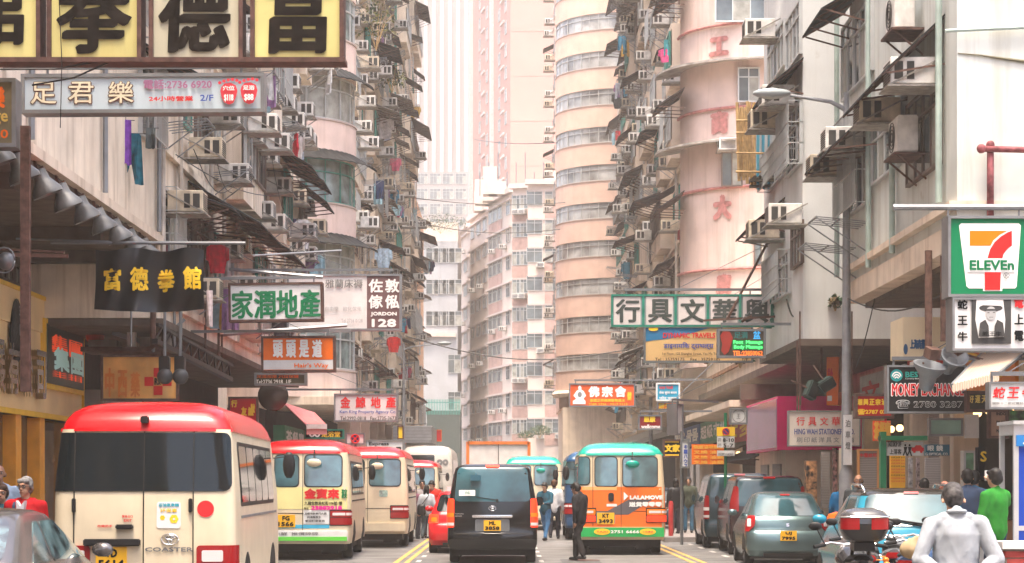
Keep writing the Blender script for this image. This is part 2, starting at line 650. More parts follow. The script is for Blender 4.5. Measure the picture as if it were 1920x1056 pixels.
def minibus(cx, Y, yaw, label, roof_col, style='old', decor=None, plate=('', ''), brake=False, body='cream', L=6.99, mirrors=True):
    root = thing('minibus', label, 'minibus', (cx, Y, 0), R(yaw), 'minibuses queueing in the street')
    bodym = car_paint('minibus_' + body, {'cream': (.66, .57, .41), 'green': (.62, .50, .34), 'blue': (.02, .07, .16)}[body], .35, streak=.16)
    roofm = car_paint('minibus_roof_' + roof_col, {'red': (.52, .006, .010), 'green': (.005, .30, .23), 'blue': (.015, .07, .16)}[roof_col], .22)
    W = 1.04
    if style == 'new':
        rows = [(.32, W - .02, .02, L, .14, .5, .05), (.6, W, 0, L, .14, .5, .05), (1.0, W, 0, L, .15, .5, .05), (1.6, W - .01, .03, L - .15, .15, .5, .05),
                (2.3, W - .07, .12, L - .6, .17, .5, .05), (2.42, W - .10, .16, L - .75, .2, .5, .06), (2.52, W - .17, .26, L - .9, .25, .5, .06), (2.60, W - .30, .45, L - 1.1, .3, .5, .06), (2.645, W - .52, .8, L - 1.5, .3, .4, .05), (2.66, W - .75, 1.2, L - 2, .2, .2, .02)]
        zr = 2.31
    else:
        rows = [(.36, W - .03, .04, L, .12, .5, .04), (.55, W, 0, L, .12, .5, .04), (1.0, W, 0, L, .13, .5, .04), (1.55, W - .01, .02, L - .15, .14, .5, .05),
                (2.34, W - .06, .10, L - .6, .16, .5, .05), (2.42, W - .08, .13, L - .7, .2, .5, .05), (2.52, W - .15, .22, L - .9, .25, .5, .06), (2.60, W - .28, .40, L - 1.1, .3, .5, .06), (2.645, W - .5, .75, L - 1.5, .3, .4, .05), (2.66, W - .72, 1.2, L - 2, .2, .2, .02)]
        zr = 2.36
    sh = Shell(rows)
    sh.body([rows[0][0], .45, .55, .75, 1.0, 1.3, 1.55, 1.8, 2.05, 2.2, zr], True, True).build('body', bodym, root, smooth=35)
    sh.body([zr + .003, 2.40, 2.45, 2.49, 2.52, 2.55, 2.58, 2.60, 2.62, 2.64, 2.652, 2.66], False, True).build('roof', roofm, root, smooth=35)
    MB().box((-.9, .25, .2), (.9, L - .6, .5)).build('chassis', under, root)
    # side windows: slim glazing with pillars
    for sg in (1, -1):
        g0 = (lambda z, sg=sg: sh.uy(.75, z)) if sg > 0 else (lambda z: -sh.uy(L - 1.35, z))
        g1 = (lambda z, sg=sg: sh.uy(L - 1.35, z)) if sg > 0 else (lambda z: -sh.uy(.75, z))
        sh.patch(g0, g1, 1.42, 2.18, .004, .08, 16, 6).build('window_surround', black, root, smooth=35)
        for i in range(5):
            ya, yb = .82 + i * .96, .82 + i * .96 + .88
            if sg > 0:
                wn = sh.patch(lambda z: sh.uy(ya, z), lambda z: sh.uy(yb, z), 1.47, 2.13, .012, .07, 3, 5)
            else:
                wn = sh.patch(lambda z: -sh.uy(yb, z), lambda z: -sh.uy(ya, z), 1.47, 2.13, .012, .07, 3, 5)
            wn.build('window', glass_dark, root, smooth=35)
        for yy in (1.55, L - 1.55):                       # wheel arches
            m = MB()
            if sg > 0:
                sh.patch(lambda z: sh.uy(yy - .5 * math.sqrt(max(1 - ((z - .36) / .5) ** 2, .02)), z), lambda z: sh.uy(yy + .5 * math.sqrt(max(1 - ((z - .36) / .5) ** 2, .02)), z), .36, .86, .004, .0, 8, 8, m)
            else:
                sh.patch(lambda z: -sh.uy(yy + .5 * math.sqrt(max(1 - ((z - .36) / .5) ** 2, .02)), z), lambda z: -sh.uy(yy - .5 * math.sqrt(max(1 - ((z - .36) / .5) ** 2, .02)), z), .36, .86, .004, .0, 8, 8, m)
            m.build('wheel_arch', under, root)
        m = MB()
        sh.patch(lambda z: sh.uy(.8, z) if sg > 0 else -sh.uy(L - 1, z), lambda z: sh.uy(L - 1, z) if sg > 0 else -sh.uy(.8, z), 1.28, 1.31, .012, .0, 14, 1, m)
        m.build('side_trim', seam if style == 'old' else galv, root)
    gutter = MB()
    sh.patch(-sh.total(zr) + .05, sh.total(zr) - .05, zr - .025, zr + .01, .018, 0, 60, 1, gutter)
    gutter.build('rain_gutter', roofm, root, smooth=35)
    add_wheels(root, W - .04, (1.55, L - 1.55), .37, .22)
    gl = glass_dark if style == 'new' else B('rear_glass_painted_sky', (.07, .16, .19), .05, var=.5, scale=1.6, spec=1., coat=.5)  # teal sky reflection is put into the old style's rear glass colour
    lit = brake_on if brake else lamp_red
    if style == 'new':
        lowf = lambda u: 1.60 + .1 * max(0, abs(u) - .45)
        sh.patch(-1.15, 1.0, 1.60, 2.27, .010, .1, 26, 10).build('rear_window', glass_dark, root, smooth=35)
        for x in (-.79, 0., .56):
            sh.patch(x - .006, x + .006, .62, 2.29, .014, 0, 1, 14).build('door_gap', seam, root)
        MB().box((-.67, -.075, .98), (-.03, .02, 1.06)).build('grab_bar', black, root, bevel=.012)
        MB().box((-.31, -.06, 1.17), (-.11, .02, 1.225)).build('door_handle', black, root, bevel=.012)
        for x in (-.79, .53):
            MB().box((x - .02, -.01, 1.36), (x + .02, .06, 1.52)).build('hinge', black, root, bevel=.008)
        m = MB()
        m.box((-.045, .06, 2.38), (.045, .17, 2.46))
        m.build('camera_housing', black, root, bevel=.012)
        m = MB()
        n = 28
        m.add([sh.off(.70 + .095 * math.cos(2 * PI * i / n), 1.40 + .095 * math.sin(2 * PI * i / n), .008) for i in range(n)], [tuple(range(n))])
        m.build('red_disc', letter_red, root)
        st = sh.patch(.15, .42, 1.18, 1.48, .008, .03, 4, 4).build('sticker', sign_white, root)
        m = MB()
        sh.text(m, '石油氣車輛', .17, 1.425, .40, 1.465, .002, 0)
        for i in range(6):
            a = PI / 3 * i
            m.add([sh.off(.345 + .028 * math.cos(a) + .024 * math.cos(b), 1.285 + .028 * math.sin(a) + .024 * math.sin(b), .011) for b in [PI / 5 * q for q in range(10)]], [tuple(range(10))], 1)
            m.add([sh.off(.215 + .016 * math.cos(a) + .014 * math.cos(b), 1.30 + .016 * math.sin(a) + .014 * math.sin(b), .011) for b in [PI / 5 * q for q in range(10)]], [tuple(range(10))], 1)
        sh.text(m, '环保車', .19, 1.36, .38, 1.405, .001, 1)
        m.add([sh.off(.345 + .014 * math.cos(b), 1.285 + .014 * math.sin(b), .013) for b in [PI / 5 * q for q in range(10)]], [tuple(range(10))], 2)
        m.build('print', [B('print_teal', (.05, .35, .45), .5, var=0), letter_yellow, sign_white], st, kind='stuff')
        m = MB()                                           # emblem: three crossing ovals
        for cx_, cz_, a_, b_ in ((.30, 1.055, .095, .062), (.30, 1.075, .05, .025), (.30, 1.05, .022, .055)):
            pts = [sh.off(cx_ + a_ * math.cos(2 * PI * i / 20), cz_ + b_ * math.sin(2 * PI * i / 20), .012) for i in range(21)]
            m.tube(pts, .007, 6)
        m.build('emblem', chrome, root, smooth=True)
        m = MB()
        sh.text(m, 'COASTER', .02, .915, .56, .965, .003, d=.01)
        m.build('lettering', grey_metal, root)
        m = MB()
        sh.text(m, '緊急出口', -.24, 1.30, -.12, 1.33, .001)
        sh.text(m, 'EXIT', -.22, 1.255, -.13, 1.285, .001)
        sh.text(m, '拉開把手', -.52, 1.19, -.35, 1.22, .001)
        m.build('door_notice', letter_red, root)
        add_plate(root, sh, -.36, .84, 'VD', '5614', .35, .26)
        for sg in (1, -1):
            a, b = (.60, 1.16) if sg > 0 else (-1.16, -.60)
            tl = sh.patch(a, b, .62, .985, .03, .04, 8, 4).build('tail_lamp', lamp_red, root, smooth=35)
            a, b = (.66, .90) if sg > 0 else (-.90, -.66)
            sh.patch(a, b, .80, .93, .038, .02, 4, 2).build('indicator', lamp_clear, tl, smooth=35)
            mir = None
        MB().box((-.95, -.05, .36), (.95, .1, .58)).build('bumper', bodym, root, bevel=.02)
    else:
        for a, b, z0 in ((-.60, -.10, 1.62), (.05, .84, 1.62), (-1.09, -.74, 1.66)):
            sh.patch(a - .025, b + .025, z0 - .025, 2.315, .008, .1, 8, 6).build('rear_window_seal', black, root, smooth=35)
            sh.patch(a, b, z0, 2.29, .018, .085, 8, 6).build('rear_window', gl, root, smooth=35)
        for x in (-.66, 0.):
            sh.patch(x - .006, x + .006, .62, 2.32, .012, 0, 1, 14).build('door_gap', seam, root)
        sh.patch(-1.02, 1.02, 1.02, 1.035, .006, 0, 14, 1).build('panel_gap', seam, root)
        MB().box((-.98, -.06, .42), (.98, .08, .66)).build('bumper', bodym if not decor else decor.get('bumper', bodym), root, bevel=.02)
        for sg in (1, -1):
            a, b = (.60, 1.13) if sg > 0 else (-1.13, -.60)
            sh.patch(a - .02, b + .02, .76, 1.11, .012, .02, 8, 4).build('lamp_surround', under, root, smooth=35)
            tl = sh.patch(a, b, .78, .93, .03, .02, 8, 3).build('tail_lamp', lit, root, smooth=35)
            sh.patch(a, b, .945, 1.08, .03, .02, 8, 3).build('reversing_lamp', lamp_red if not brake else lamp_amber, root, smooth=35)
            sh.patch(a + .05, b - .05, .985, 1.04, .035, .01, 5, 2).build('lamp_lens', lamp_clear, root, smooth=35)
        mr = MB()                                         # rear view mirror hung from the roof edge
        mr.tube([(.26, .10, 2.40), (.26, -.08, 2.42), (.26, -.16, 2.24)], .012, 6)
        ra = mr.build('mirror_arm', black, root)
        b = MB().ball((0, 0, 0), 1, 12)
        b.v = [(.26 + v[0] * .16, -.16 + v[1] * .05, 2.13 + v[2] * .09) for v in b.v]
        b.build('mirror', roofm if roof_col == 'green' else bodym, ra, smooth=True)
        add_plate(root, sh, -.36, .86, *plate, w=.40, h=.27)
        for sg in (1, -1):
            MB().box((sg * .55 - .18, .75, .12), (sg * .55 + .18, .78, .42)).build('mud_flap', rubber, root)
    if mirrors:
        mirror_pair(root, W - .02, L - .9, 1.95, black, .2, .4)
    if decor and decor.get('fn'):
        decor['fn'](root, sh)
    return root


def boxvan(cx, Y, yaw, label, paint_m, W=.94, H=2.0, L=4.8, kind='van', brake=False, plate=None, glassm=None, deco=None, name='van', cat='van'):
    root = thing(name, label, cat, (cx, Y, 0), R(yaw), 'cars and vans in the street')
    rows = [(.30, W - .04, .03, L, .10, .5, .03), (.42, W, -.03, L, .12, .5, .05), (.62, W, -.03, L, .12, .5, .05), (.66, W, .0, L, .12, .5, .04), (1.0, W, .0, L - .05, .13, .5, .05), (1.22, W - .01, .03, L - .6, .13, .4, .05),
            (H - .2, W - .13, .16, L - 1.5, .14, .4, .05), (H - .09, W - .16, .20, L - 1.6, .16, .4, .05), (H - .035, W - .22, .27, L - 1.7, .2, .4, .05), (H, W - .38, .45, L - 1.9, .2, .3, .04)]
    sh = Shell(rows)
    sh.body([.30, .36, .42, .52, .62, .66, .8, 1.0, 1.1, 1.22, 1.4, 1.6, H - .2, H - .14, H - .09, H - .06, H - .035, H - .015, H]).build('body', paint_m, root, smooth=35)
    MB().box((-W + .1, .2, .17), (W - .1, L - .4, .4)).build('chassis', under, root)
    gm = glassm or glass_dark
    for sg in (1, -1):
        for ya, yb in ((.35, 1.55), (1.65, 2.75), (2.85, 3.6)):
            f0, f1 = (lambda z: sh.uy(ya, z)), (lambda z: sh.uy(yb, z))
            if sg < 0:
                f0, f1 = (lambda z: -sh.uy(yb, z)), (lambda z: -sh.uy(ya, z))
            sh.patch(f0, f1, 1.2, H - .2, .006, .06, 4, 5).build('window', gm, root, smooth=35)
        for yy in (1.0, L - 1.0):
            c = lambda z: .42 * math.sqrt(max(1 - ((z - .3) / .46) ** 2, .02))
            f0, f1 = (lambda z: sh.uy(yy - c(z), z)), (lambda z: sh.uy(yy + c(z), z))
            if sg < 0:
                f0, f1 = (lambda z: -sh.uy(yy + c(z), z)), (lambda z: -sh.uy(yy - c(z), z))
            sh.patch(f0, f1, .3, .74, .004, 0, 8, 8).build('wheel_arch', under, root)
        MB().box((sg * (W + .02) - .02, L - 1.75, 1.18), (sg * (W + .02) + .14 * sg + .02, L - 1.6, 1.38)).build('wing_mirror', paint_m, root, fix=True, bevel=.03)
        if kind == 'van':
            a, b = (W - .22, W + .04) if sg > 0 else (-W - .04, -W + .22)
            a, b = (.80, 1.02) if sg > 0 else (-1.02, -.80)
            sh.patch(a, b, .76, 1.36, .02, .03, 6, 6).build('tail_lamp', brake_on if brake else lamp_red, root, smooth=35)
            sh.patch(a, b, .98, 1.06, .026, .01, 6, 2).build('indicator', lamp_amber if brake else lamp_clear, root, smooth=35)
            sh.patch(a, b, .80, .86, .026, .01, 6, 2).build('lamp_lens', lamp_clear, root, smooth=35)
        else:
            a, b = (.72, .96) if sg > 0 else (-.96, -.72)
            sh.patch(a, b, 1.02, H - .25, .02, .04, 5, 8).build('tail_lamp', lamp_red, root, smooth=35)
    add_wheels(root, W - .02, (1.0, L - 1.0), .33, .2)
    gw = W - .14
    sh.patch(lambda z: -gw + .10 * (z - 1.3), lambda z: gw - .10 * (z - 1.3), 1.30 if kind == 'van' else 1.15, H - .07, .008, .10, 14, 8).build('rear_window', gm, root, smooth=35)
    sh.patch(-.14, .14, H - .085, H - .045, .03, .01, 4, 2).build('brake_lamp', brake_on if brake else lamp_red, root)
    sh.patch(-.42, .42, .965, 1.015, .04, .02, 6, 2).build('handle_trim', chrome, root, smooth=35)
    sh.patch(-W - .02, W + .02, .62, .632, .006, 0, 12, 1).build('bumper_gap', seam, root)
    sh.patch(-.36, .36, .68, .93, .004, .03, 6, 3).build('plate_recess', grey_metal if kind == 'van' else paint_m, root)
    for x in (-W + .13, W - .13):
        sh.patch(x - .004, x + .004, .66, H - .12, .008, 0, 1, 12).build('door_gap', seam, root)
    m = MB()
    for cz_, a_, b_ in ((1.16, .075, .05), (1.175, .04, .02), (1.155, .018, .045)):
        m.tube([sh.off(a_ * math.cos(2 * PI * i / 18), cz_ + b_ * math.sin(2 * PI * i / 18), .012) for i in range(19)], .005, 5)
    m.build('emblem', chrome, root, smooth=True)
    m = MB()
    m.bar((.1, -.02, 1.33), (-.35, .0, 1.40), .02)
    m.ball((.1, .0, 1.33), .03, 8)
    m.build('wiper', black, root)
    if plate:
        add_plate(root, sh, 0, .80, *plate, w=.36, h=.22)
    if deco:
        deco(root, sh)
    return root


def hatch(cx, Y, yaw, label, paint_m, W=.845, H=1.51, L=3.8, lamps='arrow', plate=None, glassm=None, belt=.98, slope=.5, name='car', roofm=None, deco=None, nose=1.05, lit=False):
    root = thing(name, label, 'car', (cx, Y, 0), R(yaw), 'cars and vans in the street')
    rows = [(.20, W - .06, .10, L, .2, .45, .06), (.32, W - .01, .0, L, .22, .45, .08), (.50, W, -.02, L, .24, .45, .09), (.66, W, .02, L - .03, .25, .45, .09), (.74, W - .01, .09, L - .1, .24, .45, .08),
            (belt - .06, W - .03, .13, L - nose + .2, .24, .4, .08), (belt, W - .06, .17, L - nose, .24, .35, .08), (H - .14, W - .21, .17 + slope * .8, L - nose - .75, .24, .3, .08),
            (H - .06, W - .25, .17 + slope, L - nose - .9, .24, .3, .08), (H - .02, W - .33, .17 + slope + .12, L - nose - 1.05, .24, .3, .06), (H, W - .5, .17 + slope + .4, L - nose - 1.3, .2, .2, .04)]
    sh = Shell(rows)
    zs = [.20, .26, .32, .41, .50, .58, .66, .70, .74, .8, belt - .06, belt - .02, belt, belt + .1, belt + .2, H - .14, H - .10, H - .06, H - .04, H - .02, H - .01, H]
    sh.body(zs).build('body', paint_m, root, smooth=30)
    if roofm:
        sh2 = Shell([(z, w + .004, a - .004, b + .004, c, d, e) for z, w, a, b, c, d, e in rows])
        r = sh2.body([H - .10, H - .06, H - .04, H - .02, H - .008], False, False)
        tp = [(p[0], p[1], p[2] + .004) for p in sh.ring(H)]
        r.rings([sh2.ring(H - .008), tp], cap0=False)
        r.build('roof', roofm, root, smooth=30)
    MB().box((-W + .1, .3, .14), (W - .1, L - .4, .32)).build('chassis', under, root)
    gm = glassm or glass_dark
    Lw = L - nose
    for sg in (1, -1):
        ws = ((.62, 1.35), (1.42, 2.15)) if L < 4 else ((.45 + slope * .6, 1.6), (1.68, 2.65))
        for i, (ya, yb) in enumerate(ws):
            sl0 = slope * .75 if i == 0 else 0
            sl1 = .8 if i == 1 else 0
            zt = H - .12
            f0 = lambda z: sh.uy(ya + sl0 * (z - belt) / (zt - belt), z)
            f1 = lambda z: sh.uy(min(yb + (.35 if i else 0), Lw + .3) - sl1 * (z - belt) / (zt - belt), z)
            if sg < 0:
                g0, g1 = (lambda z: -f1(z)), (lambda z: -f0(z))
            else:
                g0, g1 = f0, f1
            sh.patch(g0, g1, belt + .02, zt, .008, .03, 5, 6).build('window', gm, root, smooth=35)
        for yy in (.72, L - .75):
            c = lambda z: .37 * math.sqrt(max(1 - ((z - .2) / .46) ** 2, .02))
            f0, f1 = (lambda z: sh.uy(yy - c(z), z)), (lambda z: sh.uy(yy + c(z), z))
            if sg < 0:
                f0, f1 = (lambda z: -sh.uy(yy + c(z), z)), (lambda z: -sh.uy(yy - c(z), z))
            sh.patch(f0, f1, .2, .65, .006, 0, 8, 8).build('wheel_arch', under, root)
        mx = sg * (W + .08)
        b = MB().ball((0, 0, 0), 1, 10)
        b.v = [(mx + v[0] * .11, Lw - .25 + v[1] * .07, belt + .08 + v[2] * .075) for v in b.v]
        b.build('wing_mirror', paint_m, root, smooth=True)
        la = lit and brake_on or lamp_red
        if lamps == 'arrow':
            f0, f1 = (lambda z: .66 + (.86 - z) * .1 + max(0, .82 - z) * 1.0), (lambda z: 1.0)
            if sg < 0:
                f0, f1 = (lambda z: -1.0), (lambda z: -(.66 + (.86 - z) * .1 + max(0, .82 - z) * 1.0))
            t = sh.patch(f0, f1, .70, 1.02, .018, .03, 6, 6).build('tail_lamp', la, root, smooth=35)
            f0, f1 = (.74, .84) if sg > 0 else (-.84, -.74)
            sh.patch(f0, f1, .80, .95, .024, .02, 3, 3).build('indicator', lamp_clear, t, smooth=35)
        elif lamps == 'box':
            f0, f1 = (.60, .92) if sg > 0 else (-.92, -.60)
            t = sh.patch(f0, f1, .72, .93, .02, .03, 6, 4).build('tail_lamp', la, root, smooth=35)
            f0, f1 = (.64, .78) if sg > 0 else (-.78, -.64)
            sh.patch(f0, f1, .76, .86, .026, .02, 3, 3).build('indicator', lamp_amber if lit else lamp_clear, t, smooth=35)
    add_wheels(root, W - .0, (.72, L - .75), .30, .19)
    if slope < .9:
        zb = belt + .04
        sh.patch(lambda z: -W + .17 + .22 * (z - zb), lambda z: W - .17 - .22 * (z - zb), zb, H - .09, .008, .09, 14, 8).build('rear_window', gm, root, smooth=35)
    else:
        sh.patch(-W + .25, W - .25, belt + .03, H - .09, .008, .06, 14, 8).build('rear_window', gm, root, smooth=35)
    sh.patch(-W + .14, W - .14, .728, .738, .006, 0, 12, 1).build('tailgate_gap', seam, root)
    sh.patch(-.1, .1, H - .085, H - .06, .02, .005, 4, 1).build('brake_lamp', lamp_red, root)
    MB().box((-.5, .02, .2), (.5, .2, .26)).build('diffuser', black, root)
    if plate:
        add_plate(root, sh, 0, .62, *plate, w=.33, h=.20)
    if deco:
        deco(root, sh)
    return root
# ---------------------------------------------------------------- the traffic
def deco_minibus2(root, sh):
    yl = B('decal_yellow', (.75, .70, .12), .4, var=0)
    gl = B('decal_lime', (.12, .55, .06), .4, var=0)
    bl = B('decal_blue', (.05, .35, .55), .4, var=0)
    mg = B('letter_magenta', (.65, .02, .25), .4, var=0)
    sh.patch(-1.1, 1.1, 1.12, 1.60, .006, 0, 16, 3).build('advert_panel', B('decal_pale_yellow', (.72, .66, .30), .4, var=.15, scale=1), root, smooth=35)
    sh.patch(0.02, .58, .80, 1.10, .008, .01, 6, 3).build('advert_panel', sign_white, root)
    sh.patch(-1.1, .58, .70, .78, .008, 0, 10, 1).build('blue_stripe', bl, root)
    MB().box((-.97, -.068, .43), (.97, -.055, .52)).build('green_stripe', gl, root)
    m = MB()
    sh.text(m, '金寶來', .03, 1.34, .80, 1.57, .016, 0, .02)
    sh.text(m, '九龍佐敦吳松街106號1樓', .04, 1.21, .86, 1.29, .002, 1, .02)
    sh.text(m, '23882918', .18, 1.10, .86, 1.195, .011, 2, .02)
    sh.text(m, '電話', .03, 1.11, .13, 1.16, .001, 1, .02)
    sh.text(m, '游宴', .84, 1.36, .96, 1.56, .005, 3, .02)
    sh.text(m, '活蝦海鮮專門火鍋', .04, 1.0, .52, 1.05, .001, 1, .02)
    sh.text(m, '純湯麵蒸手', .10, .92, .40, .97, .001, 1, .02)
    sh.text(m, '歡迎訂座查詢', .06, .84, .48, .89, .001, 1, .02)
    m.build('lettering', [letter_red, letter_black, mg, letter_green], root)
    m = MB()
    put_text(m, '小鮮  推價碎碎', -.62, .55, .35, .62, -.064, .002)
    m.build('bumper_lettering', letter_grey, root)


def deco_green(root, sh):
    og = B('decal_orange', (.78, .16, .02), .35, var=.1, scale=1)
    dk = B('decal_charcoal', (.10, .09, .10), .4, var=0)
    sh.patch(-1.15, 1.15, .66, 1.60, .005, 0, 22, 6).build('advert_panel', og, root, smooth=35)
    sh.patch(lambda z: -.05 + (1.18 - z) * -1.9, lambda z: .25 + (z - 1.0) * 1.6, .95, 1.30, .009, 0, 10, 5).build('advert_panel', dk, root)
    sh.patch(-1.1, -.1, 1.52, 1.60, .010, 0, 8, 1).build('advert_panel', B('decal_pale_orange', (.75, .35, .12), .4, var=0), root)
    sh.patch(-.58, -.14, .74, 1.02, .008, .02, 4, 2).build('plate_recess', grey_metal, root)
    MB().box((-1.0, -.066, .43), (1.0, -.055, .65)).build('green_stripe', B('decal_green', (.02, .36, .09), .4, var=0), root)
    m = MB()
    sh.text(m, 'LALAMOVE', .20, 1.30, .97, 1.40, .009, 0, .02)
    sh.text(m, '送貨零零零', .18, 1.13, .95, 1.25, .009, 0, .02)
    sh.text(m, '▸', .06, 1.28, .17, 1.48, .0, 0, .02)
    m.build('lettering', letter_white, root)
    m = MB()
    put_text(m, '2751 6666', -.25, .515, .42, .585, -.075, .004)
    for cx, t in ((-.45, 'TAXI'), (.62, '小巴廣告')):
        m.add([(cx + .19 * math.cos(2 * PI * i / 20), -.074, .55 + .075 * math.sin(2 * PI * i / 20)) for i in range(20)], [tuple(range(20))], 1)
        put_text(m, t, cx - .13, .53, cx + .13, .57, -.08, .001, k=2)
    m.build('bumper_lettering', [letter_white, letter_yellow, letter_red], root)
    for a, z in ((-.98, 1.33), ):
        sh.patch(-.30, -.17, 1.26, 1.46, .02, .05, 4, 4).build('door_handle', black, root, smooth=35)
    sh.patch(-.34, -.10, 1.14, 1.20, .012, .01, 3, 1).build('sticker', sign_white, root)


def deco_plain_sticker(root, sh):
    sh.patch(.30, .52, 1.33, 1.50, .008, .03, 3, 3).build('sticker', B('sticker_pale', (.35, .5, .45), .5, var=.3, scale=20), root)


minibus(-4.13, 23.4, 2.0, 'large cream minibus with red roof and wide dark rear window, plate VD 5614', 'red', 'new')
minibus(-4.45, 44.9, 1.0, 'cream and red minibus with red and magenta restaurant advert on its tail', 'red', 'old', {'fn': deco_minibus2, 'bumper': sign_white}, ('FG', '1566'))
minibus(-3.62, 53.6, 0.5, 'plain cream minibus with red roof, third in the kerbside queue', 'red', 'old', {'fn': deco_plain_sticker}, ('EK', '7102'), mirrors=True)
minibus(-3.87, 86, 0, 'farthest of the red roofed minibuses, beside the crossing people', 'red', 'old', None, ('HF', '2230'))
minibus(2.68, 48.2, -1.0, 'green roofed minibus with orange delivery advert across its tail', 'green', 'old', {'fn': deco_green}, ('KT', '3493'), brake=True, body='green')
minibus(.95, 73, -.5, 'green roofed minibus half hidden behind the black van', 'green', 'old', None, ('LB', '401'), body='cream')
minibus(2.75, 60.5, -.5, 'dark blue minibus ahead of the green roofed one with orange advert', 'blue', 'old', None, ('NA', '88'), body='blue')


def deco_hiace(root, sh):
    m = MB()
    sh.text(m, 'TOYOTA', -.78, 1.03, -.60, 1.055, .001)
    sh.text(m, 'HIACE', -.78, .985, -.64, 1.01, .001)
    m.build('lettering', chrome, root)
    st = sh.patch(-.70, -.36, 1.42, 1.54, .014, .01, 4, 2).build('sticker', sign_white, root)
    m = MB()
    sh.text(m, '小心', -.58, 1.45, -.46, 1.52, .002, d=.02)
    m.build('lettering', letter_green, st)
    m = MB()
    m.tube([(-.35, .22, 1.93), (-.35, .12, 1.90), (-.35, .10, 1.84)], .012)
    m.box((-.46, .06, 1.74), (-.24, .10, 1.86))
    m.build('rear_mirror', B('mirror_blue', (.04, .12, .17), .1, var=0), root)


pb = mat('paint_black', (.004, .005, .006), .12, var=0, spec=.4)
glass_rear = B('rear_glass_painted_sky_dark', (.03, .09, .11), .05, var=.5, scale=1.2, spec=.5, coat=.1)  # reflected sky painted as an uneven teal base colour
boxvan(-.30, 43.1, 0, 'black van with lit brake lamps in the middle of the street', pb, .94, 2.09, 4.8, 'van', True, ('ML', '3858'), glass_rear, deco_hiace)
boxvan(6.02, 53, -1.5, 'dark teal van parked furthest along the right kerb', car_paint('paint_dark_teal', (.01, .035, .045), .15), .92, 1.95, 4.8, 'van', False, ('RS', '60'), glass_rear)
boxvan(6.12, 47.8, -1.5, 'dark plum people carrier parked directly behind the silver hatchback', car_paint('paint_plum', (.03, .018, .02), .15), .92, 1.86, 4.7, 'mpv', False, ('SN', '441'), glass_rear, name='people_carrier', cat='car')


def deco_swift(root, sh):
    m = MB()
    sh.text(m, 'S', -.035, .80, .035, .87, .006)
    sh.text(m, 'Swift', .44, .83, .60, .86, .001)
    m.build('emblem', chrome, root)


hatch(5.72, 41.8, -1.5, 'silver green hatchback, plate UJ 7995, waiting beside the kerb', car_paint('paint_silver_green', (.11, .17, .18), .25, .6), plate=('UJ', '7995'), deco=deco_swift, glassm=glass_rear)


def deco_taxi(root, sh):
    MB().box((-.45, 1.9, 1.50), (.45, 2.05, 1.60)).build('taxi_sign', sign_white, root)


hatch(-1.03, 49.2, 0, 'red taxi with lit tail lamps mostly hidden by the black van', car_paint('paint_taxi_red', (.55, .01, .015), .2), .85, 1.5, 4.7, 'box', ('TX', '95'), belt=.96, slope=.45, name='taxi', lit=True, nose=1.5, deco=deco_taxi)
hatch(5.6, 76, -1, 'dark hatchback waiting far behind the green minibus on the right', car_paint('paint_navy', (.02, .03, .05), .2), plate=('GP', '31'))


def deco_suv(root, sh):
    for sg in (1, -1):
        m = MB()
        m.tube([(sg * .58, .9, 1.58), (sg * .60, 1.0, 1.66), (sg * .60, 1.9, 1.68), (sg * .58, 2.0, 1.60)], .02, 8)
        m.build('roof_rail', chrome, root, smooth=True)
    sh.patch(-.66, .66, 1.10, 1.125, .02, .01, 8, 1).build('chrome_strip', chrome, root)
    m = MB()
    m.ball((0, .06, .92), .05, 12, sc3=(1, .4, 1))
    m.build('emblem', chrome, root, smooth=True)
    m = MB()
    m.bar((.2, .14, 1.12), (-.35, .22, 1.2), .03)
    m.build('wiper', black, root)


hatch(5.55, 27.8, -1, 'bright blue compact car with black roof behind the motorcycles', car_paint('paint_sky_blue', (.015, .20, .30), .2), .88, 1.62, 4.0, 'box', None, glassm=glass_rear, belt=1.08, slope=.35, roofm=car_paint('paint_black_roof', (.02, .018, .016), .15), deco=deco_suv)
hatch(-5.12, 17.6, -2.0, 'grey saloon car cut off by the lower corner beside the large minibus', car_paint('paint_pewter', (.16, .15, .15), .2, .7), .90, 1.46, 4.6, 'box', None, glassm=B('side_glass_painted_reflection', (.10, .17, .18), .04, var=.8, scale=3.5, spec=1., coat=.8), belt=.95, slope=.75, nose=1.35)  # mottled teal paints reflections into the side glass colour


def box_truck():
    t = thing('box_truck', 'white box truck with orange edged body ahead of the black van', 'truck', (-.33, 82, 0), 0)
    W, H = 1.22, 3.32
    MB().box((-W, 0, 1.0), (W, 5.2, H)).build('cargo_box', B('truck_white', (.62, .58, .55), .5, var=.1), t)
    m = MB()
    og = B('truck_orange', (.65, .16, .03), .5, var=.15)
    for x in (-W, W):
        m.box((x - .06, -.06, 1.0), (x + .06, 0.02, H))
    m.box((-W, -.06, H - .1), (W, .02, H + .02))
    m.box((-W, -.06, .95), (W, .02, 1.08))
    m.build('edge_frame', og, t)
    MB().box((-.012, -.03, 1.08), (.012, -.005, H - .1)).build('door_gap', seam, t)
    MB().box((-1.05, 5.3, .5), (1.05, 7.0, 2.5)).build('cab', B('truck_white', (.62, .58, .55)), t, bevel=.08)
    MB().box((-.9, .1, .5), (.9, 5.3, 1.0)).build('chassis', under, t)
    for sg in (-1, 1):
        MB().box((sg * .95 - .15, -.05, .72), (sg * .95 + .15, .05, .86)).build('tail_lamp', lamp_red, t)
    add_wheels(t, 1.1, (1.3, 6.1), .42, .25)


box_truck()


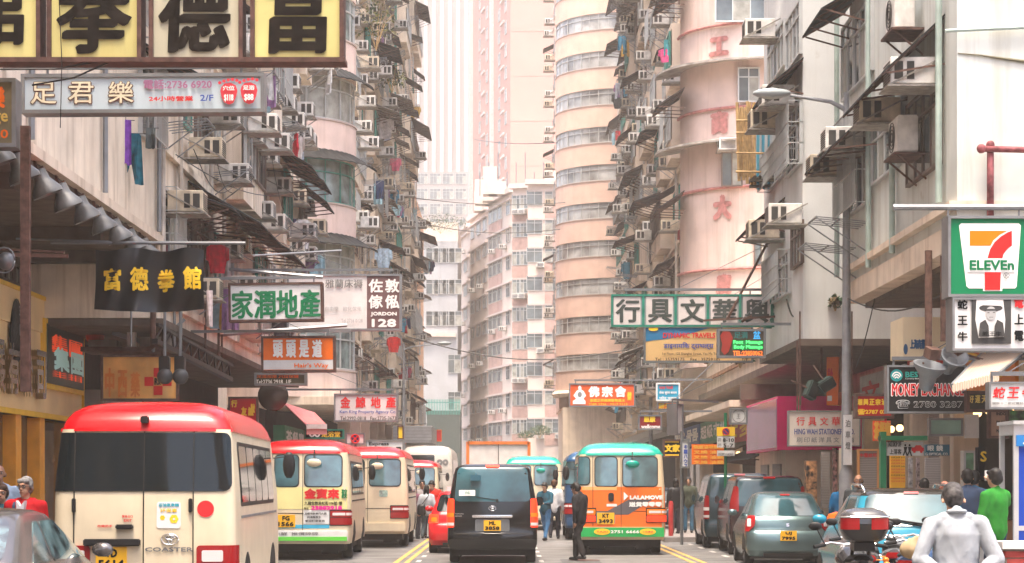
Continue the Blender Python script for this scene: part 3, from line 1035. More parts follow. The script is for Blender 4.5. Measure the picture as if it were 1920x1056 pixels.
def coach():
    t = thing('coach', 'white coach with dark rear window beyond the red roofed minibuses', 'bus', (-3.75, 97, 0), 0)
    W, H, L = 1.24, 3.45, 11
    rows = [(.35, W, 0, L, .2, .4, .05), (1.2, W, 0, L, .2, .4, .05), (2.9, W - .05, .12, L - .2, .22, .4, .05), (3.2, W - .1, .25, L - .3, .25, .4, .05), (3.38, W - .25, .5, L - .5, .3, .4, .05), (H, W - .6, 1.0, L - 1, .3, .3, .02)]
    sh = Shell(rows)
    sh.body([.35, .8, 1.2, 1.8, 2.3, 2.9, 3.05, 3.2, 3.3, 3.38, 3.42, H]).build('body', B('coach_white', (.6, .57, .52), .3, var=.1, coat=.3), t, smooth=35)
    sh.patch(-1.0, .35, 2.35, 3.0, .01, .08, 8, 4).build('rear_window', glass_dark, t)
    m = MB()
    sh.text(m, '◎◎', .45, 2.5, 1.0, 2.8, .02)
    m.build('emblem', letter_grey, t)
    for sg in (1, -1):
        a, b = (.85, 1.3) if sg > 0 else (-1.3, -.85)
        sh.patch(a, b, .9, 1.3, .02, .05, 4, 3).build('tail_lamp', lamp_red, t)
        f0, f1 = (lambda z: sh.uy(.6, z)), (lambda z: sh.uy(L - 1, z))
        if sg < 0:
            f0, f1 = (lambda z: -sh.uy(L - 1, z)), (lambda z: -sh.uy(.6, z))
        sh.patch(f0, f1, 1.9, 2.8, .01, .1, 10, 4).build('window', glass_dark, t)
    add_wheels(t, W - .05, (2.5, L - 2.5), .5, .3)


coach()
# ---------------------------------------------------------------- pieces that hang on the facades (local: x along wall, -y outwards)
alu = B('aluminium_frame', (.50, .51, .50), .4, metal=.3, var=.1)
green_fr = B('green_frame', (.05, .27, .22), .5, var=.2)
brown_fr = B('brown_frame', (.14, .10, .08), .6, var=.2)
ac_white = B('ac_casing', (.74, .72, .68), .5, var=.2, scale=5, streak=.35)
ac_cream = B('ac_casing_cream', (.66, .57, .43), .55, var=.25, scale=5, streak=.5)
wall_cream = B('wall_cream', (.82, .71, .58), .9, var=.12, scale=1.5, bump=.3, streak=.75)
wall_pink = B('wall_pink', (.68, .53, .47), .85, var=.10, scale=1.2, bump=.3, streak=.5)
wall_pink2 = B('wall_salmon', (.72, .50, .40), .85, var=.08, scale=1.2, bump=.1, streak=.12)
wall_white = B('wall_white', (.60, .61, .60), .85, var=.06, scale=1.2, bump=.2, streak=.28)
wall_pale = B('wall_pale_green', (.60, .63, .60), .85, var=.10, scale=1.1, bump=.4, streak=.5)
wall_beige = B('wall_beige', (.74, .62, .50), .9, var=.12, scale=1.3, bump=.3, streak=.6)
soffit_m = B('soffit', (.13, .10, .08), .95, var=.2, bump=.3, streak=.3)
curtain_ms = [B('curtain_%d' % i, c, .9, var=.25, scale=7) for i, c in enumerate([(.5, .42, .3), (.45, .47, .45), (.12, .30, .33), (.5, .3, .25)])]

MESH = {}


def wmesh(kind, w, h, glass=None):
    """window frame with mullions standing 6 cm proud; panes as second mesh"""
    key = (kind, w, h)
    if key in MESH:
        return MESH[key]
    fr, pn = MB(), []
    fm = {'g': green_fr, 'b': brown_fr}.get(kind[-1], alu)
    t = .05
    fr.box((-w / 2, -.08, 0), (w / 2, 0, t)).box((-w / 2, -.08, h - t), (w / 2, 0, h))
    fr.box((-w / 2, -.08, t), (-w / 2 + t, 0, h - t)).box((w / 2 - t, -.08, t), (w / 2, 0, h - t))
    n = max(2, round(w / .65))
    zt = h * .72
    fr.box((-w / 2 + t, -.075, zt - .02), (w / 2 - t, 0, zt + .02))
    for i in range(1, n):
        x = -w / 2 + w * i / n
        fr.box((x - .02, -.07, t), (x + .02, 0, zt - .02)).box((x - .02, -.07, zt + .02), (x + .02, 0, h - t))
    if 'c' in kind:                                        # cage of bars
        for i in range(int(w / .14) + 1):
            x = -w / 2 + i * .14
            fr.box((x - .008, -.32, 0), (x + .008, -.304, h))
        for z in (0, h * .33, h * .66, h):
            fr.box((-w / 2, -.32, z - .01), (w / 2, -.30, z + .01))
            fr.box((-w / 2, -.30, z - .01), (-w / 2 + .02, 0, z + .01)).box((w / 2 - .02, -.30, z - .01), (w / 2, 0, z + .01))
    m = fr.mesh('window', fm)
    pm = MB()
    for i in range(n):
        x0, x1 = -w / 2 + w * i / n, -w / 2 + w * (i + 1) / n
        pm.box((x0 + .02, -.045, t * .5), (x1 - .02, -.03, zt), 0 if (i * 7 + int(w * 10)) % 3 else 1)
        pm.box((x0 + .02, -.045, zt), (x1 - .02, -.03, h - t * .5), 2)
    p = pm.mesh('pane', [glass_win, glass_lt, glass_win])
    MESH[key] = (m, p)
    return MESH[key]


def ac_meshes(variant=0):
    k = ('ac', variant)
    if k in MESH:
        return MESH[k]
    w, d, h = .66, .72, .43
    y = -.12
    c = MB()
    c.box((-w / 2, y - d, 0), (w / 2, y, h))
    cm = bm_bevel(c.mesh('casing', ac_cream if variant == 1 else ac_white), .012)
    g = MB()
    # side louvre panels (dark, ribbed) and the coil on the outside face
    for sx in (-1, 1):
        x = sx * (w / 2 + .003)
        for a, b in ((.30, .44), (.50, .62)):
            g.box((min(x, x + sx * .004), y - d + .06 + (a - .30), .07), (max(x, x + sx * .004), y - d + .06 + (b - .30), h - .07))
    for i in range(8):
        g.box((-w / 2 + .05, y - d - .008, .05 + i * .043), (w / 2 - .05, y - d - .002, .05 + i * .043 + .02))
    gm = g.mesh('grille', B('ac_grille', (.05, .048, .045), .7, var=.2))
    b = MB()
    pan = B('ac_tray', (.34, .32, .29), .6, metal=.2, var=.3, scale=8, streak=.5)
    b.box((-w / 2 - .06, y - d - .06, -.05), (w / 2 + .06, 0, -.02))
    for sx in (-w / 2 - .03, w / 2 + .03):
        b.bar((sx, y - d - .04, -.03), (sx, 0, .42 if variant != 2 else -.62), .028)
    b.build
    bm_ = b.mesh('bracket', pan)
    MESH[k] = (cm, gm, bm_)
    return MESH[k]


def bm_bevel(me, off, seg=1):
    bm = bmesh.new()
    bm.from_mesh(me)
    bmesh.ops.bevel(bm, geom=list(bm.edges), offset=off, segments=seg, affect='EDGES')
    bm.to_mesh(me)
    bm.free()
    return me


def awning_mesh(w, d, drop=.45, dark=True):
    k = ('awn', w, d, drop, dark)
    if k in MESH:
        return MESH[k]
    m = MB()
    n = max(6, int(w / .09))
    top, bot = [], []
    for i in range(n + 1):
        x = -w / 2 + w * i / n
        wob = .018 if i % 2 else 0
        top.append((x, wob))
    vs = []
    for x, wb in top:
        vs += [(x, 0, .03 + wb), (x, -d, -drop + wb), (x, 0, wb), (x, -d, -drop - .03 + wb)]
    fs = []
    for i in range(n):
        a, b = i * 4, i * 4 + 4
        fs += [(a, a + 1, b + 1, b), (a + 2, b + 2, b + 3, a + 3), (a + 1, a + 3, b + 3, b + 1)]
    fs += [(0, 2, 3, 1), (n * 4, n * 4 + 1, n * 4 + 3, n * 4 + 2)]
    m.add(vs, fs, 0)
    for x in [-w / 2 + .04 + (w - .08) * i / max(1, round(w / .8)) for i in range(max(1, round(w / .8)) + 1)]:
        m.bar((x, 0, -.75), (x, -d * .93, -drop * .95 - .04), .03, k=1)
        m.bar((x, -.02, -.02), (x, -d, -drop - .03), .03, k=1)
    me = m.mesh('awning', [awn_dark if dark else B('awning_grey', (.26, .25, .23), .8, var=.3, scale=6, streak=.4), rust])
    MESH[k] = me
    return me


def rack_mesh(w=1.4, d=1.0):
    k = ('rack', w, d)
    if k not in MESH:
        m = MB()
        for i in range(5):
            x = -w / 2 + w * i / 4
            m.bar((x, 0, 0), (x, -d, .1), .02)
        m.bar((-w / 2, -d, .1), (w / 2, -d, .1), .03).bar((-w / 2, -d * .55, .05), (w / 2, -d * .55, .05), .02)
        for x in (-w / 2, w / 2):
            m.bar((x, 0, -.6), (x, -d, .08), .025)
        MESH[k] = m.mesh('drying_rack', galv)
    return MESH[k]


cloth_cols = [(.55, .02, .04), (.05, .28, .45), (.6, .6, .6), (.02, .04, .12), (.5, .52, .62), (.6, .12, .2), (.01, .17, .2), (.35, .2, .4), (.7, .45, .1), (.08, .08, .09), (.3, .5, .6)]
cloth_nm = ['red', 'blue', 'white', 'navy', 'pale grey', 'pink', 'teal', 'mauve', 'ochre', 'black', 'light blue']
cloth_ms = [B('cloth_' + n.replace(' ', '_'), c, .9, var=.2, scale=9) for n, c in zip(cloth_nm, cloth_cols)]


def garment(kind, seed=0, w=.5, h=.75):
    """a hanging shirt or pair of trousers or towel with folds and thickness"""
    k = ('gar', kind, seed % 3, w, h)
    if k in MESH:
        return MESH[k]
    rnd = random.Random(seed)
    ph = rnd.uniform(0, 6)
    outl = {'shirt': [(.5, 0), (.95, -.12), (1.0, -.55), (.78, -.58), (.62, -.25), (.60, -1.0)],
            'trousers': [(.5, 0), (.62, -.05), (.75, -1.0), (.30, -1.0), (.08, -.45), (.02, -.44)],
            'towel': [(.6, 0), (.62, -.3), (.58, -.6), (.64, -1.0), (.3, -1.02), (.0, -.97)]}[kind]
    pts = [(x * w, z * h) for x, z in outl]
    pts = pts + [(-x, z) for x, z in pts[::-1]]
    bm = bmesh.new()
    n = len(pts)
    vs = [bm.verts.new((x, 0, z)) for x, z in pts]
    bm.faces.new(vs)
    bmesh.ops.triangulate(bm, faces=bm.faces)
    bmesh.ops.subdivide_edges(bm, edges=bm.edges, cuts=2, use_grid_fill=True)
    bmesh.ops.triangulate(bm, faces=bm.faces)
    for v in bm.verts:
        v.co.y += .05 * math.sin(v.co.x * 22 / max(w, .3) * .5 + ph) * (.3 - v.co.z / h) + .015 * math.sin(v.co.z * 30 + ph)
    r = bmesh.ops.solidify(bm, geom=list(bm.faces), thickness=.02)
    me = bpy.data.meshes.new('garment')
    bm.to_mesh(me)
    bm.free()
    MESH[k] = me
    return me


_wl = set()


def wash_label(c, kd, where):
    for ad in ('', 'second ', 'third ', 'fourth '):
        l = '%s%s %s hung %s' % (ad, c, kd, where)
        if l not in _wl:
            _wl.add(l)
            return l
    return l


def wall_rot(side):
    return R(90) if side < 0 else R(-90)


ORD = ['ground', 'first', 'second', 'third', 'fourth', 'fifth', 'sixth', 'seventh', 'eighth', 'ninth', 'tenth', 'eleventh', 'twelfth', 'thirteenth', 'fourteenth', 'fifteenth', 'sixteenth', 'seventeenth', 'eighteenth', 'nineteenth', 'twentieth']


def ordn(i):
    if i < len(ORD):
        return ORD[i]
    return 'twenty-' + ORD[i - 20] if i < 30 else 'thirty-' + ORD[i - 30] if i < 40 else str(i) + 'th'


def building(name, label, base, group=None):
    return thing(name, label, 'building', base, 0, group)


def inb(root, mb, name, mats, smooth=False, **k):
    o = mb.build(name, mats, root, smooth, **k)
    o.location = -root.location
    return o


class Wall:
    """straight wall from point a along direction theta; puts pieces at distance s, height z"""

    def __init__(s, a, rot, root=None):
        s.a, s.rot, s.root = Vector((a[0], a[1], 0)), rot, root
        s.dx = Vector((math.cos(rot), math.sin(rot), 0))
        s.out = Vector((math.sin(rot), -math.cos(rot), 0))

    def w(s, u, z, out=0):
        p = s.a + s.dx * u + s.out * out
        return Vector((p.x, p.y, z))

    def part(s, me, name, u, z, out=0, root=None):
        r = root or s.root
        return link(me, name, r, s.w(u, z, out) - r.location, s.rot)

    def window(s, kind, u, z, w, h, out=0):
        m, p = wmesh(kind, w, h)
        o = s.part(m, 'window', u, z, out)
        link(p, 'pane', o)
        return o

    def ac(s, u, z, label, variant=0, out=0, group='window air conditioners on the street facades'):
        o = thing('air_conditioner', label, 'air conditioner', s.w(u, z, out), s.rot, group)
        for me, n in zip(ac_meshes(variant), ('casing', 'grille', 'bracket')):
            link(me, n, o)
        return o

    def washing(s, u, z, label, n=4, w=1.4, seed=0, out=.0):
        rnd = random.Random(seed)
        s.part(rack_mesh(w, 1.0), 'drying_rack', u, z, out)
        cs = []
        for i in range(n):
            kd = rnd.choice(['shirt', 'shirt', 'trousers', 'towel'])
            x = (-w / 2 + w * (i + .5) / n)
            ci = rnd.randrange(len(cloth_ms))
            h = rnd.uniform(.6, .95)
            o = thing('laundry', wash_label(cloth_nm[ci], kd, label), 'laundry', s.w(u + x, z + .07, out + .6 + rnd.uniform(-.25, .25)), s.rot + R(90 if rnd.random() < .6 else 15), 'washing hung out to dry')
            me = garment(kd, seed + i, .3, h).copy()
            me.materials.clear()
            me.materials.append(cloth_ms[ci])
            link(me, 'garment', o)


def facade(wl, L, z0, nf, fh, bay, desc, seed, wallm, top=None, ac_p=.7, awn_p=.3, wash_p=.12, cage_p=.35, box_p=.2, maxac=999, first=0, pipes=True, win_w=None, kinds=('a', 'ac', 'ag', 'ab'), near=True):
    rnd = random.Random(seed)
    nb = int(L / bay)
    root = wl.root
    cnt = 0
    for fi in range(nf):
        z = z0 + fi * fh
        inb(root, MB().add([wl.w(0, z, .0), wl.w(L, z, .0), wl.w(L, z, .12), wl.w(0, z, .12), wl.w(0, z + .16, .0), wl.w(L, z + .16, .0), wl.w(L, z + .16, .12), wl.w(0, z + .16, .12)],
                         [(0, 1, 2, 3), (4, 7, 6, 5), (3, 2, 6, 7), (0, 3, 7, 4), (1, 5, 6, 2)]), 'string_course', wallm)
        for bi in range(nb):
            u = (bi + .5) * bay
            w = win_w or rnd.choice([1.4, 1.8])
            kd = rnd.choice(kinds)
            fl = '%s floor, %s bay, %s' % (ordn(fi + 1 + first), ordn(bi + 1), desc)
            boxed = rnd.random() < box_p
            out = 0
            if boxed:
                out = .55
                m = MB()
                a = [(-bay * .44, .55), (bay * .44, .55), (bay * .44, 0), (-bay * .44, 0)]
                k = ('bx', bay, fh, wallm.name)
                if k not in MESH:
                    MESH[k] = MB().box((-bay * .44, -.55, .25), (bay * .44, 0, 1.0)).box((-bay * .44, -.55, 2.45), (bay * .44, 0, 2.7)).box((-bay * .44, -.5, 1.0), (bay * .44, 0, 2.45)).mesh('enclosed_balcony', wallm)
                wl.part(MESH[k], 'enclosed_balcony', u, z)
                w = round(bay * .84, 2)
            wl.window(kd, u, z + 1.0, w, 1.4, out)
            r = rnd.random()
            if r < awn_p:
                wl.part(awning_mesh(round(w + rnd.choice([.4, .9]), 1), rnd.choice([.9, 1.2]), rnd.choice([.4, .65]), rnd.random() < .7), 'awning', u, z + 2.62, out)
            if rnd.random() < ac_p and cnt < maxac:
                cnt += 1
                wl.ac(u + rnd.choice([-1, 1]) * (w / 2 - .1) * rnd.random(), z + rnd.choice([.35, .5, 1.05, 1.9]), 'boxy air conditioner, ' + fl, rnd.choice([0, 0, 1, 2]), out)
            if rnd.random() < ac_p * .45 and cnt < maxac:
                cnt += 1
                wl.ac(u + bay * .42, z + rnd.choice([.3, 1.6, 1.9]), 'smaller high mounted air conditioner, ' + fl if False else 'air conditioner between windows, ' + fl, rnd.choice([0, 1, 2]), 0)
            if rnd.random() < wash_p:
                wl.washing(u, z + .7, 'at ' + fl, rnd.choice([2, 3, 4]), 1.4, seed * 100 + fi * 13 + bi, out)
            elif rnd.random() < .25:
                wl.part(rack_mesh(1.2, .9), 'drying_rack', u, z + .6, out)
    if pipes:
        H = nf * fh
        for i in range(int(L / bay) + 1):
            if rnd.random() < .75:
                u = i * bay + rnd.uniform(-.2, .2)
                k = ('pipe', round(H, 1))
                if k not in MESH:
                    MESH[k] = MB().tube([(0, -.12, 0), (0, -.12, H)], .055, 6).tube([(.16, -.1, 0), (.16, -.1, H * .9)], .035, 6).mesh('drain_pipe', [B('pipe_paint', (.58, .52, .46), .6, var=.3, streak=.5)])
                wl.part(MESH[k], 'drain_pipe', u, z0)
    return cnt


def block(root, x0, y0, x1, y1, z0, z1, m, name='wall'):
    return inb(root, MB().box((x0, y0, z0), (x1, y1, z1)), name, m)


def facade_px(X, px, py):
    """distance down the street and height of a photo pixel that lies on the plane x = X"""
    Y = X * F / (px - CX)
    return Y, EYE + (HY - py) * Y / F


# ================================================================ left side of the street
b = building('near_tenement', 'peeling cream wall over the floodlit canopy, nearest on the left', (-9, 30, 0))
block(b, -16, 16, -7, 41.2, 6.62, 26, wall_cream)
block(b, -16, 16, -6.86, 41.3, 6.46, 6.62, wall_beige, 'canopy_edge')
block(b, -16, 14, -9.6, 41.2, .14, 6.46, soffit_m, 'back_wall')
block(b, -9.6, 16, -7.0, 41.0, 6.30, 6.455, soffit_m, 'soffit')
for y in (24, 30.5, 37, 40.7):
    block(b, -9.6, y, -7.3, y + .3, 6.05, 6.30, soffit_m, 'beam')
wl = Wall((-9.6, 16), R(90), b)
for i in range(10):
    wl.window('ab', 14.5 + i * 1.1, 4.6, 1.0, 1.35)
wl = Wall((-7, 16), R(90), b)
for u, z, k in ((13, 10.4, 'a'), (16, 10.4, 'ac'), (19.4, 10.4, 'a'), (22.5, 10.2, 'ac'), (23.9, 8.3, 'ac'), (16, 13.6, 'ac'), (19.5, 13.6, 'a'), (23, 13.4, 'ag')):
    wl.window(k, u, z, 1.6, 1.5)
    wl.part(awning_mesh(2.4, 1.2, .65, True), 'awning', u, z + 1.75)
for i in range(3):
    wl.part(MB().tube([(0, -.08, 0), (0, -.08, 18)], .05, 6).mesh('drain_pipe', galv), 'drain_pipe', 14 + i * 5.5, 6.7)

tn = 'near left tenement'
b = building('tenement', 'weathered cream tenement with dark awnings between near canopy and rounded corner', (-10, 55, 0))
block(b, -16, 41.25, -7, 68.5, 5.0, 26, wall_cream)
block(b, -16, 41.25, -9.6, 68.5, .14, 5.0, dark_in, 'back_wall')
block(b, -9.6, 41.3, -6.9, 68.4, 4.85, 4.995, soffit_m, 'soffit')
wl = Wall((-7, 41.3), R(90), b)
facade(wl, 27, 5.3, 6, 3.1, 2.25, 'tenement after near canopy', 3, wall_cream, ac_p=.85, awn_p=.26, wash_p=.10, box_p=.3)
for u, z in ((6, 8.2), (12, 8.3), (18, 11.3)):
    wl.part(awning_mesh(4.2, 1.6, .9, True), 'awning', u, z + .1)


def round_tower(name, label, cx, cy, r, z0, nf, fh, a0, a1, wm, win, awn, base, spand=1.2, nseg=22, wh=1.5, mull=5, lean=0):
    """corner with curved spandrels and ribbon windows: angles measured from -y (towards the camera), positive to +x"""
    b = building(name, label, base)

    def arc(rr, z, n=nseg):
        return [Vector((cx + rr * math.sin(lerp(a0, a1, i / n)), cy - rr * math.cos(lerp(a0, a1, i / n)), z)) for i in range(n + 1)]

    def band(r0, r1, za, zb, name, m, par=b, smooth=30, zc=None):
        mb = MB()
        A, Bv, C, D = arc(r1, za), arc(r1 if zc is None else zc[0], zb if zc is None else zc[1]), arc(r0, zb if zc is None else zc[1] + .0), arc(r0, za)
        n = len(A)
        mb.add(A + Bv + C + D, [(i, i + 1, n + i + 1, n + i) for i in range(n - 1)] + [(n + i, n + i + 1, 2 * n + i + 1, 2 * n + i) for i in range(n - 1)] + [(3 * n + i, 3 * n + i + 1, i + 1, i) for i in range(n - 1)] + [(0, n, 2 * n, 3 * n), (n - 1, 4 * n - 1, 3 * n - 1, 2 * n - 1)])
        o = mb.build(name, m, par, smooth)
        o.location = -b.location if par is b else (0, 0, 0)
        return o
    for f in range(nf):
        z = z0 + f * fh
        band(r - .5, r, z, z + spand, 'spandrel', wm)
        band(r - .5, r, z + spand + wh, z + fh, 'lintel_band', wm)
        band(r - .5, r - .12, z + spand, z + spand + wh, 'window_band', [win[f % len(win)]] if isinstance(win, list) else win)
        band(r - .12, r + .05, z + spand - .04, z + spand + .02, 'sill', B('sill_line', (.45, .36, .32), .8))
        mb = MB()
        nn = mull * 2
        for i in range(nn + 1):
            a = lerp(a0, a1, i / nn)
            p = Vector((cx + (r - .08) * math.sin(a), cy - (r - .08) * math.cos(a), 0))
            mb.bar(p + Vector((0, 0, z + spand)), p + Vector((0, 0, z + spand + wh)), .06 if i % 2 == 0 else .035)
        for zz in (z + spand + wh * .7, z + spand + .05, z + spand + wh - .03):
            pts = arc(r - .08, zz)
            for p, q in zip(pts, pts[1:]):
                mb.bar(p, q, .05)
        inb(b, mb, 'window_frame', green_fr if (name == 'rounded_tenement' and f == 2) else alu)
        if awn and awn[f % len(awn)]:
            d = awn[f % len(awn)]
            mb = MB()
            n = 44
            vs = []
            for i in range(n + 1):
                a = lerp(a0, a1, i / n)
                wv = .025 * (i % 2)
                for rr, zz in ((r - .02, z + spand + wh + .35), (r + d, z + spand + wh - .15), (r - .02, z + spand + wh + .31), (r + d, z + spand + wh - .19)):
                    vs.append((cx + rr * math.sin(a), cy - rr * math.cos(a), zz + wv))
            fs = []
            for i in range(n):
                p, q = i * 4, i * 4 + 4
                fs += [(p, p + 1, q + 1, q), (p + 2, q + 2, q + 3, p + 3), (p + 1, p + 3, q + 3, q + 1)]
            mb.add(vs, fs)
            inb(b, mb, 'awning', awn_dark)
    return b, arc


gw2 = [B('curtained_teal', (.20, .26, .25), .2, var=.5, scale=1.6, spec=.8), glass_lt]
rt, _ = round_tower('rounded_tenement', 'tenement with rounded corner windows and corrugated awnings, left side', -8.7, 79.2, 2.9, 4.9, 7, 3.12, R(-40), R(92), wall_pink, gw2, [0, .85, .8, .7, 0], (-9, 80, 0), wh=1.65, spand=1.05, mull=4)
block(rt, -15, 79.2, -9.0, 84, 4.9, 27, wall_cream)
block(rt, -12.5, 76.9, -10.2, 80, 4.9, 27, wall_cream)
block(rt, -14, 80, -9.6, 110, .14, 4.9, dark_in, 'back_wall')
block(rt, -15, 76.5, -5.9, 84, 4.6, 4.9, wall_beige, 'canopy')
wl = Wall((-5.82, 79.4), R(90), rt)
for f in range(1, 7):
    wl.ac(1.1, 4.9 + f * 3.12 + .5, 'boxy air conditioner beside the rounded window band, %s floor, left side' % ordn(f + 1), f % 3, 0)

block(rt, -20, 68.7, -10.4, 76.6, .14, 26, wall_beige, 'recessed_wall')
b = building('long_tenement', 'long row of cream tenements covered in air conditioners and awnings, left side', (-9, 115, 0))
block(b, -16, 82, -6.9, 155, 4.9, 44, wall_cream)
block(b, -16, 82, -9.2, 155, .14, 4.9, dark_in, 'back_wall')
for y in range(84, 155, 6):
    block(b, -6.9, y, -6.4, y + .5, .14, 4.9, B('pier_paint', (.4, .3, .24)), 'pier')
wl = Wall((-6.9, 82.2), R(90), b)
facade(wl, 36, 5.0, 11, 3.05, 3.3, 'nearer long left tenement', 8, wall_cream, ac_p=.6, awn_p=.28, wash_p=.05, maxac=75, box_p=.4)
wl = Wall((-6.9, 118.2), R(90), b)
facade(wl, 36, 5.0, 13, 3.05, 6., 'farther long left tenement', 9, wall_cream, ac_p=.5, awn_p=.4, wash_p=.04, maxac=30, box_p=.2)

b = building('peach_block', 'narrow peach coloured block closing the far left of the street', (-9, 165, 0))
block(b, -14, 156, -7.1, 176, 0, 24, B('wall_peach', (.72, .45, .27), .85, var=.1, streak=.1))
wl = Wall((-7.1, 157), R(90), b)
for f in range(7):
    wl.part(awning_mesh(3.0, 1.2, .5, False), 'awning', 4, 5 + f * 2.9)
    wl.window('a', 4, 3.4 + f * 2.9, 1.8, 1.4)
    wl.window('a', 10, 3.4 + f * 2.9, 1.8, 1.4)

# ================================================================ right side of the street
b = building('corner_tenement', 'pale green white rendered block nearest on the right, above the pavement canopy', (11, 37, 0))
block(b, 7.0, 32, 20, 42, 5.75, 24, wall_pale)
block(b, 6.86, 31.9, 20, 42.1, 5.95, 6.07, wall_beige, 'string_course')
block(b, 6.95, 31.95, 20, 42.05, 5.35, 5.75, wall_beige, 'canopy_edge')
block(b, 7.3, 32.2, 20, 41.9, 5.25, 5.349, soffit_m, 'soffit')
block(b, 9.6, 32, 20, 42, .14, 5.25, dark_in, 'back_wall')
wl = Wall((7, 42), R(-90), b)          # u = 42 - Y


def at7(px, py, X=7.0):
    Y, z = facade_px(X, px, py)
    return 42 - Y, z


for x0, x1, yt, yb, kd in ((1590, 1634, 215, 395, 'ac'), (1583, 1606, 40, 180, 'a'), (1606, 1640, 10, 150, 'a'), (1706, 1768, 170, 330, 'ab'), (1640, 1690, 215, 330, 'a')):
    u0, z0_ = at7(x0, yb)
    u1, z1_ = at7(x1, yt)
    zz0 = at7((x0 + x1) / 2, yb)[1]
    zz1 = at7((x0 + x1) / 2, yt)[1]
    wl.window(kd, (u0 + u1) / 2, zz0, round(u1 - u0, 2), round(zz1 - zz0, 2))
for px, py, w, d, dr in ((1604, 222, 3.2, .95, .85), (1708, 80, 3.9, 1.0, .9), (1588, -4, 2.6, .9, .5)):
    u, z = at7(px + 18, py)
    wl.part(awning_mesh(w, d, dr, True), 'awning', u, z)
for i, (px, py, v, lb) in enumerate(((1600, 333, 1, 'cream air conditioner left of the barred bay window, lowest on the right block'), (1632, 284, 0, 'white air conditioner just under the middle dark awning, right block'),
                                     (1703, 234, 1, 'open louvred air conditioner above the wall outdoor unit, right block'), (1768, 164, 0, 'air conditioner under the upper dark awning, next to the corner pipe'))):
    u, z = at7(px - 8, py)
    wl.ac(u, z, lb, v)
for px, py, lb in ((1728, 292, 'tall outdoor fan unit with side vents beside the barred windows'), (1722, 62, 'tall outdoor fan unit near the top edge above the dark awning')):
    u, z = at7(px, py)
    t = thing('outdoor_unit', lb, 'air conditioner', wl.w(u, z), wl.rot)
    MB().box((-.42, -.48, 0), (.42, -.14, .62)).build('casing', ac_white, t, bevel=.02)
    m = MB()
    for r_ in (.08, .14, .20, .25):
        m.tube([(-.08 + r_ * math.cos(a), -.49, .31 + r_ * math.sin(a)) for a in [2 * PI * i / 20 for i in range(21)]], .008, 4)
    m.build('fan_guard', B('ac_grille', (.05, .05, .05)), t)
    MB().box((-.5, -.55, -.05), (.5, 0, -.01)).bar((-.4, -.5, -.03), (-.4, 0, -.45), .03).bar((.4, -.5, -.03), (.4, 0, -.45), .03).build('bracket', rust, t)
mint = B('pipe_mint', (.40, .50, .46), .5, var=.2)
for px, ya, yb in ((1578, 0, 520), (1638, 0, 560), (1683, 150, 480), (1772, 0, 380)):
    Y, _ = facade_px(7.0, px, 0)
    za, zb = facade_px(7, px, ya)[1], max(5.8, facade_px(7, px, yb)[1])
    inb(b, MB().tube([(6.9, Y, za), (6.9, Y, zb)], .055, 8), 'drain_pipe', mint)
# front wall facing the camera: red pipe, cracks, ledge line
rp = B('pipe_oxide', (.26, .07, .08), .6, var=.4, scale=8)
p = [P(1857, 398, 31.9), P(1857, 275, 31.9), P(1857, 268, 31.85), P(1864, 272, 31.9), P(2000, 278, 31.9)]
inb(b, MB().tube([P(1857, 410, 31.86), P(1857, 268, 31.86)], .055, 8).tube([P(1838, 279, 31.8), P(1990, 283, 31.8)], .05, 8).ball(P(1857, 272, 31.84), .07, 8).ball(P(1840, 279, 31.8), .075, 8), 'drain_pipe', rp, smooth=True)
inb(b, MB().tube([P(1772, 58, 31.93), P(2000, 48, 31.93)], .03, 6), 'conduit', mint)
inb(b, MB().tube([P(1796, 100, 31.99), P(1840, 104, 31.98), P(1880, 110, 31.985), P(1925, 116, 31.98)], [.008, .014, .02, .026], 5), 'crack', B('crack_stain', (.16, .15, .10), .9))
wl2 = Wall((7, 42), R(-90), b)
for u, z in ((1.6, 6.75), (.2, 6.4)):
    wl2.part(rack_mesh(1.1, 1.0), 'drying_rack', u, z)

b = building('white_tenement', 'white block with barred side windows and blank end wall behind the street lamp', (10, 48, 0))
block(b, 6.5, 45.2, 20, 52, 4.85, 24, wall_white)
block(b, 6.4, 45.1, 20, 52.1, 4.70, 4.85, soffit_m, 'soffit')
block(b, 9.6, 45.2, 20, 52, .14, 4.7, dark_in, 'back_wall')
wl = Wall((6.5, 52), R(-90), b)


def at65(px, py):
    Y, z = facade_px(6.5, px, py)
    return 52 - Y, z


for x0, x1, yt, yb, kd in ((1444, 1500, 270, 330, 'ac'), (1444, 1475, 60, 145, 'a'), (1478, 1505, 20, 120, 'a'), (1452, 1484, 480, 560, 'ac'), (1488, 1508, 420, 500, 'ab'), (1480, 1506, 205, 320, 'ac')):
    u0, u1 = at65(x0, 0)[0], at65(x1, 0)[0]
    a_, b_ = at65((x0 + x1) / 2, yb)[1], at65((x0 + x1) / 2, yt)[1]
    wl.window(kd, (u0 + u1) / 2, a_, round(u1 - u0, 2), round(b_ - a_, 2))
for px, py, w in ((1490, 143, 2.8), (1455, 398, 3.2)):
    u, z = at65(px, py)
    wl.part(awning_mesh(w, .8, .6, True), 'awning', u, z + .1)
for px, py, v, lb in ((1460, 74, 0, 'air conditioner highest on the white block above the pink tower lettering'), (1496, 200, 0, 'air conditioner tucked under small dark awning behind the lamp head'), (1472, 244, 1, 'air conditioner just under the street lamp arm'),
                      (1520 - 10, 422, 0, 'white air conditioner below mid height at the white wall edge'), (1468, 449, 1, 'air conditioner beneath the lower small dark awning of the white block')):
    u, z = at65(px, py)
    wl.ac(u, z, lb, v)

